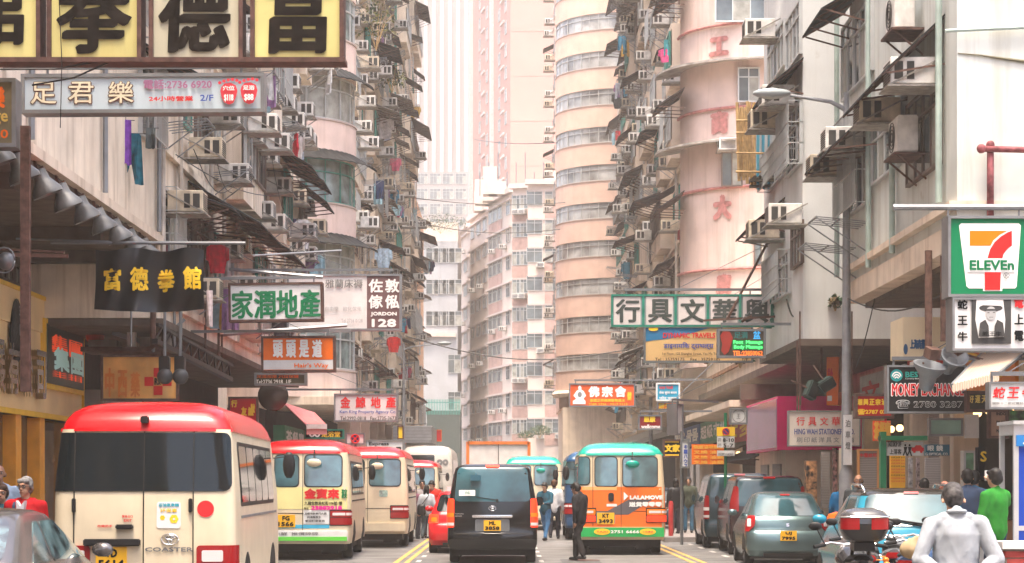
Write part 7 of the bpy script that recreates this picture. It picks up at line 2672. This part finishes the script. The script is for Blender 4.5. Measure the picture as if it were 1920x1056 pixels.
def blob(parts, voxel, mats, name, parent, smooth_it=4, disp=0., seed=0):
    """parts: capsules (p, r, q, s[, (sx, sy)]) merged into one skin"""
    mb = MB()
    for it in parts:
        p, r, q, s = it[:4]
        fl = it[4] if len(it) > 4 else None
        p, q = Vector(p), Vector(q)
        d = q - p
        n = 12
        L = d.length
        if L < 1e-5:
            d = Vector((0, 0, 1))
            L = 1e-5
        d.normalize()
        u = d.cross(Vector((0, 1, 0)))
        if u.length < .1:
            u = d.cross(Vector((1, 0, 0)))
        u.normalize()
        t = d.cross(u)
        rg = []
        for a in (80, 60, 35, 0):
            rg.append((p - d * r * math.sin(R(a)), r * math.cos(R(a))))
        for a in (0, 35, 60, 80):
            rg.append((q + d * s * math.sin(R(a)), s * math.cos(R(a))))
        rings = []
        for c, rr in rg:
            ring = []
            for j in range(n):
                a = 2 * PI * j / n
                v = (u * math.cos(a) + t * math.sin(a)) * rr
                if fl:
                    v = Vector((v.x * fl[0], v.y * fl[1], v.z))
                ring.append(c + v)
            rings.append(ring)
        mb.rings(rings)
    me = mb.mesh('tmp', [])
    bm = bmesh.new()
    bm.from_mesh(me)
    bmesh.ops.recalc_face_normals(bm, faces=bm.faces)
    bm.to_mesh(me)
    bm.free()
    o = bpy.data.objects.new('tmp', me)
    md = o.modifiers.new('r', 'REMESH')
    md.mode = 'VOXEL'
    md.voxel_size = voxel
    sm = o.modifiers.new('s', 'SMOOTH')
    sm.factor = .5
    sm.iterations = smooth_it
    PEND.append((o, mats, name, parent, disp, seed))


PEND = []


def flush_people():
    """evaluate all remeshes in one go"""
    ts = bpy.data.scenes.new('workshop')
    for it in PEND:
        ts.collection.objects.link(it[0])
    with bpy.context.temp_override(scene=ts, view_layer=ts.view_layers[0]):
        dg = bpy.context.evaluated_depsgraph_get()
        dg.update()
    out = []
    for o, mats, name, parent, disp, seed in PEND:
        me = bpy.data.meshes.new_from_object(o.evaluated_get(dg))
        out.append(me)
    bpy.data.scenes.remove(ts)
    for (o, mats, name, parent, disp, seed), me in zip(PEND, out):
        bpy.data.objects.remove(o)
        me.materials.clear()
        for m in (mats if isinstance(mats, list) else [mats]):
            me.materials.append(m)
        if disp:
            for v in me.vertices:
                c = v.co
                f = .8 - 2.4 * abs(noise.noise(Vector((c.x * 2.6 + c.z * 1.2, c.y * 3, c.z * 3.5 + abs(c.x) * 7 + seed * 9)))) + .3 - .9 * abs(noise.noise(Vector((c.x * 6 + 5, c.y * 6, c.z * 6 - abs(c.x) * 9 + seed * 5))))
                v.co = c + v.normal * disp * f
        me.polygons.foreach_set('use_smooth', [True] * len(me.polygons))
        ob = link(me, name, parent)
        if name == 'body':
            ob.name = 'body'


def hand_parts(w, d, palm, k=1., curl=.5, thumb=1):
    """palm and five fingers from the wrist w along direction d; palm = palm normal"""
    w, d, palm = Vector(w), Vector(d).normalized(), Vector(palm)
    palm = (palm - d * palm.dot(d)).normalized()
    sd = d.cross(palm)
    ps = [(w, .026 * k, w + d * .075 * k, .036 * k)]
    base = w + d * .085 * k
    for i, ln in enumerate((.062, .074, .07, .052)):
        b = base + sd * (i - 1.5) * .019 * k * thumb
        m = b + (d * (1 - curl * .4) + palm * curl * .7).normalized() * ln * .5 * k
        e = m + (d * (1 - curl) + palm * curl * 1.3).normalized() * ln * .5 * k
        ps += [(b, .0095 * k, m, .009 * k), (m, .009 * k, e, .0075 * k)]
    b = w + d * .03 * k - sd * .025 * k * thumb
    m = b + (d - sd * .8 * thumb).normalized() * .035 * k
    e = m + (d + palm * curl).normalized() * .03 * k
    ps += [(b, .012 * k, m, .010 * k), (m, .010 * k, e, .008 * k)]
    return ps


def person(label, x, y, z, face, H=1.7, top=((.1, .1, .1), 'jacket'), leg=(.03, .03, .04), hair=None, skinm=None, arms=None, legs=None, bow=0., turn=0., voxel=.026, glasses=False, bald=False, extra=None, skirt=0, collar=None, female=False, shortsleeve=False, group=None, long_hair=False):
    """standing figure, feet at z, facing angle (0 = towards the camera, 180 = away)"""
    k = H / 1.7
    t = thing('person', label, 'person', (x, y, z), R(face), group)
    skinm = skinm or skin
    hair = hair or hair_b
    V = lambda a, b, c: Vector((a, b, c)) * k
    sw = .175 if female else .195
    hipw = .095
    LG = legs or (((-.10, 0, .09), (-.10, -.01, .50)), ((.10, 0, .09), (.10, -.01, .50)))
    AR = arms or ((((-.25, .02, 1.10)), ((-.27, -.04, .86))), (((.25, .02, 1.10)), ((.27, -.04, .86))))
    neck = V(0, .0, 1.43)
    hc = V(0, -.02 - bow * .10, 1.585 - bow * .035)
    # body: one surface
    bp = [(V(0, 0, .98), .11 * k, V(0, 0, 1.15), .10 * k, (1.1, .7)), (V(0, 0, 1.15), .10 * k, V(0, 0, 1.30), .11 * k, (1.2, .7)), (V(-sw + .04, 0, 1.36), .032 * k, V(sw - .04, 0, 1.36), .032 * k), (V(0, .005, 1.36), .06 * k, hc + V(0, .015, -.06), .052 * k)]
    for sg, (an, kn) in zip((-1, 1), LG):
        bp += [(V(sg * hipw, 0, .92), .07 * k, Vector(kn) * k, .045 * k), (Vector(kn) * k, .045 * k, Vector(an) * k, .036 * k)]
        a_ = Vector(an) * k
        bp += [(a_ + V(0, .02, -.05), .035 * k, a_ + V(0, -.13, -.06), .028 * k)]
    for sg, (el, wr) in zip((-1, 1), AR):
        e_, w_ = Vector(el) * k, Vector(wr) * k
        bp += [(V(sg * (sw - .01), 0, 1.35), .03 * k, e_, .03 * k), (e_, .03 * k, w_, .026 * k)]
        bp += hand_parts(w_, w_ - e_, V(-sg * .3, -1, 0), k * 1.05, .5, -sg)
    # head
    hr = Matrix.Rotation(R(turn), 3, 'Z') @ Matrix.Rotation(R(bow * 35), 3, 'X')

    def hp(a, b, c):
        return hc + hr @ (Vector((a, b, c)) * k)
    bp += [(hp(0, .012, .03), .088 * k, hp(0, .012, .031), .088 * k, (.88, 1.05)), (hp(0, -.03, -.05), .055 * k, hp(0, -.035, -.052), .055 * k, (.95, 1.0)), (hp(0, -.055, -.082), .030 * k, hp(0, -.05, -.08), .03 * k),
           (hp(0, -.088, .012), .011 * k, hp(0, -.104, -.018), .016 * k), (hp(-.083, .015, .0), .016 * k, hp(-.085, .02, -.025), .012 * k), (hp(.083, .015, .0), .016 * k, hp(.085, .02, -.025), .012 * k),
           (hp(-.03, -.085, .04), .014 * k, hp(.03, -.085, .04), .014 * k), (hp(-.014, -.092, -.052), .009 * k, hp(.014, -.092, -.052), .009 * k)]
    blob(bp, .0095 if voxel < .015 else .0165, skinm, 'body', t, 2)
    # face details
    e = MB()
    for sg in (-1, 1):
        e.ball(hp(sg * .031, -.083, .017), .0115 * k, 8)
    e.build('eye', B('eye_white', (.5, .48, .45), .3, var=0), t, smooth=True)
    e = MB()
    for sg in (-1, 1):
        e.ball(hp(sg * .031, -.0925, .017), .0062 * k, 6)
        e.bar(hp(sg * .014, -.098, .036), hp(sg * .048, -.088, .038), .006 * k)
    e.build('eyebrow', hair_b, t)
    MB().bar(hp(-.022, -.0985, -.055), hp(.022, -.0985, -.055), .007 * k, .006 * k).build('mouth', B('lips', (.28, .09, .07), .5, var=0), t)
    if glasses:
        g = MB()
        for sg in (-1, 1):
            pts = [hp(sg * .034 + .023 * math.cos(a), -.104, .014 + .016 * math.sin(a)) for a in [2 * PI * i / 12 for i in range(13)]]
            g.tube(pts, .0035 * k, 4)
            g.bar(hp(sg * .056, -.10, .018), hp(sg * .088, .01, .015), .005)
        g.bar(hp(-.012, -.106, .016), hp(.012, -.106, .016), .004)
        g.build('spectacles', black, t)
    # hair
    if bald:
        hpz = [(hp(-.07, .045, -.01), .032 * k, hp(-.045, .085, -.0), .036 * k), (hp(.07, .045, -.01), .032 * k, hp(.045, .085, 0), .036 * k), (hp(-.03, .088, -.01), .038 * k, hp(.03, .088, -.01), .038 * k)]
    else:
        hpz = [(hp(0, .03, .055), .093 * k, hp(0, .03, .056), .093 * k, (.93, 1.02)), (hp(0, .055, .0), .080 * k, hp(0, .05, -.01), .078 * k), (hp(-.045, -.05, .083), .032 * k, hp(.045, -.05, .085), .032 * k), (hp(-.072, .0, .035), .024 * k, hp(-.074, .01, .0), .018 * k), (hp(.072, .0, .035), .024 * k, hp(.074, .01, .0), .018 * k)]
        if long_hair:
            hpz += [(hp(-.05, .05, 0), .05 * k, hp(-.06, .06, -.14), .045 * k), (hp(.05, .05, 0), .05 * k, hp(.06, .06, -.14), .045 * k)]
    blob(hpz, .011 if voxel < .015 else .017, hair, 'hair', t, 1, .006, 3)
    # trousers
    lm = B('trouser_%d_%d_%d' % tuple(int(c * 200) for c in leg), leg, .85, var=.2, scale=10)
    lp = [(V(0, .0, .93), .125 * k, V(0, 0, 1.0), .125 * k, (1.2, .88))]
    for sg, (an, kn) in zip((-1, 1), LG):
        lp += [(V(sg * hipw, 0, .9), .098 * k, Vector(kn) * k, .070 * k), (Vector(kn) * k, .070 * k, Vector(an) * k + V(0, 0, .0), .056 * k)]
    blob(lp, voxel, lm, 'trousers', t, 3, .010, 1)
    sp = []
    for an, kn in LG:
        a_ = Vector(an) * k
        sp += [(a_ + V(0, .03, -.045), .045 * k, a_ + V(0, -.14, -.05), .038 * k, (1, 1))]
    blob(sp, voxel * .8, shoe, 'shoes', t, 1)
    # top
    col, nm = top
    tm = B('%s_%d_%d_%d' % (nm, *[int(c * 200) for c in col]), col, .85 if nm != 'puffer' else .5, var=.15, scale=8)
    g = 1.0 if nm in ('shirt', 'sweater') else 1.12
    if voxel < .01:
        g = 1.05
    tp = [(V(0, 0, .90), .145 * k * g, V(0, 0, 1.1), .142 * k * g, (1.15, .85)), (V(0, 0, 1.1), .142 * k * g, V(0, .0, 1.29), .150 * k * g, (1.22, .85)), (V(-sw, 0, 1.37), .064 * k * g, V(sw, 0, 1.37), .064 * k * g), (V(-.09, .01, 1.41), .055 * k, V(.09, .01, 1.41), .055 * k), (V(0, .012, 1.40), .068 * k, V(0, .008, 1.455), .060 * k)]
    for sg, (el, wr) in zip((-1, 1), AR):
        e_, w_ = Vector(el) * k, Vector(wr) * k
        tp += [(V(sg * sw, 0, 1.36), .068 * k * g, e_, .056 * k * g)]
        if not shortsleeve:
            tp += [(e_, .056 * k * g, w_.lerp(e_, .04), .043 * k * g)]
    blob(tp, voxel, tm, nm, t, 3 if voxel > .01 else 8, .010 if voxel > .01 else .011, 7)
    if collar:
        m = MB()
        m.prism([(-.055 * k, 1.43 * k), (-.03 * k, .96 * k), (.03 * k, .96 * k), (.055 * k, 1.43 * k), (0, 1.36 * k)], -.168 * k * g, -.10 * k)
        m.build('shirt_front', B('shirt_white', collar, .8, var=.1, scale=9), t)
    if extra:
        extra(t, V, hp)
    return t


def walk_legs(s=1, st=.22):
    return (((-.09, -st * s, .10), (-.09, -st * .8 * s - .03, .50)), ((.09, st * s, .13), (.09, st * .2 * s - .02, .50)))


def shirt_trim(t, V):
    m = MB()
    pts = [V(.068 * math.cos(a), .012 + .070 * math.sin(a), 1.468 + .008 * math.sin(a)) for a in [2 * PI * i / 20 for i in range(21)]]
    m.tube(pts, .016, 8)
    m.build('collar', B('shirt_collar', (.33, .36, .40), .85, var=.1), t, smooth=True)


# the man in the pale shirt, hands clasped behind
person('grey haired man in pale grey shirt seen from behind, hands clasped at his back', 3.58, 16.4, 0, 180, 1.70, ((.33, .36, .40), 'shirt'), (.10, .10, .12), hair_s, skin,
       arms=(((-.31, .06, 1.09), (-.075, .205, .93)), ((.31, .06, 1.09), (.075, .21, .945))), bow=.9, voxel=.009, extra=lambda t, V, hp: shirt_trim(t, V), group=None)
person('man in black jacket and trousers stepping past the green roofed minibus', 1.58, 44.6, 0, -125, 1.70, ((.012, .012, .014), 'jacket'), (.014, .013, .014), skinm=skin_dk,
       arms=(((-.24, -.03, 1.10), (-.22, -.12, .86)), ((.24, .05, 1.10), (.22, .02, .85))), legs=walk_legs(1, .16), bow=.8)


def leaflet(t, V, hp):
    MB().box(tuple(V(-.10, -.38, 1.08)), tuple(V(.10, -.30, 1.09))).build('leaflet', sign_white, t)


person('man in dark teal sweater and jeans crossing while reading a leaflet', 1.12, 59.4, 0, -25, 1.70, ((.01, .07, .11), 'sweater'), (.05, .15, .30), skinm=skin,
       arms=(((-.22, -.10, 1.12), (-.06, -.28, 1.10)), ((.22, -.10, 1.12), (.06, -.28, 1.10))), legs=walk_legs(-1, .22), bow=.5, extra=leaflet)


def bag_white(t, V, hp):
    MB().rings([[V(.28 + .09 * math.cos(a) * f, .05 * math.sin(a) * f, z) for a in [2 * PI * i / 10 for i in range(10)]] for z, f in ((.45, .9), (.5, 1.2), (.68, 1), (.80, .3))]).build('carrier_bag', B('bag_white', (.7, .68, .68), .5, var=.1), t, smooth=True)


person('brown haired man in white shirt walking away beside the teal sweater man', 1.42, 61.5, 0, 170, 1.76, ((.68, .68, .70), 'shirt'), (.02, .02, .03), B('hair_brown', (.07, .03, .015), .6, var=.3), legs=walk_legs(1, .14), extra=bag_white)


def bag_tan(t, V, hp):
    MB().rings([[V(-.27 + .13 * math.cos(a) * f, -.02 + .07 * math.sin(a) * f, z) for a in [2 * PI * i / 12 for i in range(12)]] for z, f in ((.74, .8), (.78, 1.05), (.98, 1), (1.04, .8))]).tube([V(-.27, .0, 1.03), V(-.2, .02, 1.40)], .012, 5).build('shoulder_bag', B('bag_tan', (.42, .24, .12), .6, var=.2), t, smooth=True)


def bag_red(t, V, hp):
    MB().rings([[V(.25 + .11 * math.cos(a) * f, .08 * math.sin(a) * f, z) for a in [2 * PI * i / 12 for i in range(12)]] for z, f in ((.22, .8), (.28, 1.15), (.55, 1), (.76, .2))]).build('carrier_bag', B('bag_red', (.65, .06, .02), .5, var=.15), t, smooth=True)


person('woman in mauve patterned jacket with tan bag among the crossing group', -2.78, 62, 0, 150, 1.60, ((.14, .05, .08), 'jacket'), (.03, .03, .04), female=True, long_hair=True, extra=lambda t, V, hp: (bag_tan(t, V, hp), bag_red(t, V, hp)))
person('tall man in grey coat behind the mauve jacket woman', -2.60, 63.2, 0, 10, 1.76, ((.25, .22, .22), 'jacket'), (.03, .03, .04), skinm=skin_dk)


def bag_black(t, V, hp):
    MB().rings([[V(.12 + .13 * math.cos(a) * f, .2 + .06 * math.sin(a) * f, z) for a in [2 * PI * i / 12 for i in range(12)]] for z, f in ((.78, .8), (.84, 1.1), (1.05, 1), (1.12, .7))]).tube([V(.12, .2, 1.1), V(-.1, .12, 1.42)], .012, 5).build('shoulder_bag', black, t, smooth=True)


person('woman in pale grey padded jacket with black bag crossing the street', -2.38, 61.2, 0, 170, 1.60, ((.36, .38, .42), 'puffer'), (.06, .08, .09), female=True, long_hair=True, legs=walk_legs(1, .2), extra=bag_black)
person('man in red jacket looking down beside the padded jacket woman', -2.22, 62.4, 0, -30, 1.76, ((.60, .02, .01), 'jacket'), (.02, .02, .03), bow=.7)


def strap(t, V, hp):
    MB().tube([V(-.15, .05, 1.44), V(-.10, -.15, 1.36), V(-.02, -.19, 1.15), V(.1, -.18, .98)], .02, 6).build('bag_strap', B('strap_navy', (.03, .05, .10), .7), t)


person('silver haired man with glasses in red cardigan over white shirt, left edge', -6.12, 26.2, 0, -8, 1.75, ((.50, .008, .015), 'cardigan'), (.05, .05, .06), hair_g, skin, glasses=True, collar=(.72, .70, .74), voxel=.014, turn=-8, extra=strap)
person('woman with short brown hair and teal scarf at the left border', -6.62, 27.0, 0, 5, 1.66, ((.03, .10, .12), 'coat'), (.05, .05, .06), B('hair_chestnut', (.06, .03, .02), .6, var=.3), skin, glasses=True, female=True, voxel=.014)
person('balding man in pale blue top half cut by the left border', -7.15, 29, .14, 15, 1.80, ((.32, .42, .55), 'shirt'), (.05, .05, .06), bald=True, skinm=skin_dk, voxel=.016)
person('pedestrian in black padded waistcoat by the red bollard, seen from behind', 5.15, 62.8, .145, 200, 1.66, ((.014, .014, .016), 'puffer'), (.03, .03, .04), long_hair=True)
person('man in olive jacket and jeans facing the camera near the red bollard', 5.62, 63.6, .145, -10, 1.70, ((.05, .06, .04), 'jacket'), (.04, .12, .2), skinm=skin)
person('bald man in dark grey jacket standing left of the motorcycles', 6.70, 39.2, .145, -12, 1.70, ((.045, .05, .055), 'jacket'), (.03, .03, .04), bald=True, skinm=skin_dk)
person('pedestrian in bright blue jacket with black hood behind the lamp post', 7.02, 43.0, .145, 160, 1.60, ((.01, .18, .42), 'jacket'), (.03, .03, .04))
person('dark haired pedestrian in maroon just right of the bald man', 7.25, 41.5, .145, 150, 1.58, ((.16, .02, .03), 'jacket'), (.03, .03, .04))
person('dark haired man in teal collar looking away over the blue car', 6.90, 34.0, .145, 185, 1.60, ((.02, .12, .14), 'jacket'), (.03, .03, .04))
person('bald man with red face looking out between the two dark haired men', 7.02, 33.0, .145, 5, 1.58, ((.04, .05, .06), 'jacket'), (.03, .03, .04), bald=True, skinm=B('skin_ruddy', (.50, .20, .14), .55, var=.1), glasses=False)
person('black haired man in navy and white jacket with his back turned', 7.05, 31.5, .145, 175, 1.74, ((.03, .05, .10), 'jacket'), (.03, .03, .04))
person('man in blue shirt with black hair turned away beside the navy jacket', 7.34, 32.3, .145, 160, 1.72, ((.04, .18, .32), 'shirt'), (.03, .03, .04))


def phone(t, V, hp):
    MB().box(tuple(V(-.12, -.22, 1.56)), tuple(V(-.04, -.20, 1.70))).build('phone', sign_white, t)


person('person in bright green top with teal sleeves holding a phone to the ear', 6.55, 27.6, .145, 215, 1.72, ((.02, .20, .02), 'jacket'), (.02, .04, .08),
       arms=(((-.34, -.12, 1.26), (-.12, -.16, 1.52)), ((.25, .0, 1.10), (.26, -.05, .86))), extra=phone)

# ---------------------------------------------------------------- motorcycles and bicycle
def motorcycle(label, x, y, yaw, topbox=True, body=(.02, .02, .022), screen=False):
    t = thing('motorcycle', label, 'motorcycle', (x, y, 0), R(yaw), 'motorcycles parked at the kerb')
    bm_ = car_paint('moto_%d' % int(body[0] * 1000 + body[2] * 100), body, .15)
    for yy, n in ((.0, 'rear'), (1.32, 'front')):
        o = link(None, 'wheel', t, (0, yy, .3))
        tm, hm = wheel_mesh(.3, .13)
        link(tm, 'tyre', o)
        link(hm, 'rim', o)
    # seat and tail
    m = MB()
    m.rings([[(w * math.cos(a), yy, z + h * math.sin(a)) for a in [2 * PI * i / 12 for i in range(12)]] for yy, z, w, h in ((-.32, .92, .05, .03), (-.2, .90, .12, .06), (.1, .86, .16, .10), (.5, .80, .15, .12), (.62, .80, .10, .10))])
    m.build('tail_fairing', bm_, t, smooth=40)
    m = MB()
    m.rings([[(w * math.cos(a), yy, z + h * math.sin(a)) for a in [2 * PI * i / 12 for i in range(12)]] for yy, z, w, h in ((-.15, .96, .08, .03), (.05, .95, .14, .05), (.45, .88, .15, .05), (.62, .88, .09, .04))])
    m.build('seat', rubber, t, smooth=40)
    m = MB()
    m.rings([[(w * math.cos(a), yy, z + h * math.sin(a)) for a in [2 * PI * i / 12 for i in range(12)]] for yy, z, w, h in ((.58, .85, .10, .08), (.7, .90, .17, .14), (.95, .92, .17, .15), (1.1, .95, .08, .08))])
    m.build('fuel_tank', bm_, t, smooth=40)
    MB().box((-.16, .35, .25), (.16, .9, .72)).build('engine', grey_metal, t, bevel=.04)
    MB().tube([(.18, .6, .3), (.2, .1, .32), (.21, -.25, .42)], [.035, .045, .055], 10).build('exhaust', chrome, t, smooth=True)
    m = MB()
    for sg in (-1, 1):
        m.tube([(sg * .09, 1.32, .3), (sg * .09, 1.12, .98)], .028, 8)
    m.build('fork', chrome, t)
    m = MB()
    m.tube([(-.36, .92, 1.04), (-.2, 1.03, 1.08), (0, 1.08, 1.05), (.2, 1.03, 1.08), (.36, .92, 1.04)], .014, 8)
    h_ = m.build('handlebar', chrome, t, smooth=True)
    MB().tube([(-.38, .91, 1.04), (-.26, .98, 1.06)], .02, 8).tube([(.38, .91, 1.04), (.26, .98, 1.06)], .02, 8).build('grip', rubber, h_)
    for sg in (-1, 1):
        m = MB()
        m.tube([(sg * .26, .99, 1.06), (sg * .34, 1.0, 1.22)], .008, 6)
        a = m.build('mirror_arm', black, t)
        b = MB().ball((0, 0, 0), 1, 10)
        b.v = [(sg * .36 + v[0] * .07, 1.0 + v[1] * .02, 1.25 + v[2] * .045) for v in b.v]
        b.build('mirror', black, a, smooth=True)
    MB().ball((0, 1.2, .98), .10, 12).build('headlamp', lamp_clear, t, smooth=True)
    MB().box((-.09, -.36, .84), (.09, -.28, .91)).build('tail_lamp', lamp_red, t, bevel=.015)
    for sg in (-1, 1):
        MB().ball((sg * .2, -.24, .86), .035, 8).bar((sg * .05, -.22, .86), (sg * .2, -.24, .86), .012).build('indicator', lamp_amber, t, smooth=True)
    m = MB()
    m.add([(-.12, -.30, .82), (.12, -.30, .82), (.11, -.5, .42), (-.11, -.5, .42)], [(0, 1, 2, 3)]).box((-.09, -.43, .56), (.09, -.40, .74))
    m.build('rear_mudguard', black, t)
    if topbox:
        tb = MB()
        lv = [(1.12, .12, .13), (1.15, .19, .18), (1.24, .235, .215), (1.30, .24, .22)]
        def ring(z, w, d):
            return [(w * math.copysign(abs(math.cos(a)) ** .6, math.cos(a)), -.28 + d * math.copysign(abs(math.sin(a)) ** .6, math.sin(a)), z) for a in [2 * PI * i / 28 for i in range(28)]]
        tb.rings([ring(*q) for q in lv])
        o = tb.build('top_box', bm_, t, smooth=40)
        tb = MB()
        tb.rings([ring(*q) for q in ((1.305, .242, .222), (1.38, .23, .21), (1.43, .19, .17), (1.455, .10, .10))])
        tb.build('lid', B('topbox_lid', (.05, .05, .055), .15, var=0, coat=.5), o, smooth=40)
        for a0, a1 in ((-155, -95), (-85, -25)):
            tb = MB()
            A = [R(lerp(a0, a1, i / 8)) for i in range(9)]
            def rp(a, z, e):
                w, d = (.244 + e, .224 + e)
                return (w * math.copysign(abs(math.cos(a)) ** .6, math.cos(a)), -.28 + d * math.copysign(abs(math.sin(a)) ** .6, math.sin(a)), z)
            tb.add([rp(a, 1.25, 0) for a in A] + [rp(a, 1.36, .002) for a in A], [(i, i + 1, 10 + i, 9 + i) for i in range(8)])
            tb.build('reflector', lamp_red, o)
        tb = MB()
        tb.tube([rp(R(lerp(-170, -10, i / 14)), 1.372, .003) for i in range(15)], .008, 5)
        tb.build('trim', chrome, o)
        MB().box((-.1, -.40, 1.04), (.1, .0, 1.12)).bar((-.08, -.1, 1.08), (-.08, .15, .92), .03).bar((.08, -.1, 1.08), (.08, .15, .92), .03).build('carrier', black, t)
    if screen:
        m = MB()
        m.grid(lambda u, v: Vector((.2 * (u - .5) * 2 * (1 - .4 * v), 1.12 - .12 * v + .1 * (2 * u - 1) ** 2 * -1, 1.05 + .3 * v)), 8, 4)
        m.grid(lambda u, v: Vector((.2 * (.5 - u) * 2 * (1 - .4 * v), 1.125 - .12 * v + .1 * (2 * u - 1) ** 2 * -1, 1.05 + .3 * v)), 8, 4)
        m.build('windscreen', B('smoked_screen', (.05, .08, .09), .1), t, smooth=True)
    return t


motorcycle('black motorcycle with rounded top box and wide red reflector', 3.47, 20.2, -4, True)
motorcycle('charcoal motorcycle with smoked windscreen just right of the top box', 3.95, 22.6, -8, False, (.05, .05, .055), True)
motorcycle('dark blue motorcycle parked against the pale shirted man', 4.15, 21.2, -18, False, (.02, .05, .12))
motorcycle('white tanked motorcycle in front of the blue car', 4.45, 23.6, -12, False, (.12, .13, .14))
t = thing('sack', 'beige sack resting on the motorcycle seat beside the pale shirted man', 'sack', (4.05, 20.7, .97))
blob([((0, 0, .06), .085, (.10, .04, .07), .08), ((.04, 0, .13), .05, (.07, 0, .17), .03)], .02, B('sack_beige', (.45, .34, .2), .9, var=.3), 'sack_body', t, 2, .02)
t2 = thing('brick_pillar', 'low red brick pillar with white cap at the lower right corner', 'pillar', (5.0, 20.0, 0))
brm = B('brick_red', (.32, .05, .045), .85, var=.3, scale=7)
brk = MB().box((-.105, -.05, 0), (.105, .05, .06)).mesh('brick', brm)
MB().box((-.2, -.2, 0), (.2, .2, 1.06)).build('mortar', concrete, t2)
for r_ in range(14):
    for k_ in range(2):
        link(brk, 'brick', t2, (-.105 + k_ * .215 + (.0 if r_ % 2 else .02), -.165, .03 + r_ * .073))
MB().box((-.24, -.24, 1.062), (.24, .24, 1.13)).build('cap', sign_white, t2)
flush_people()
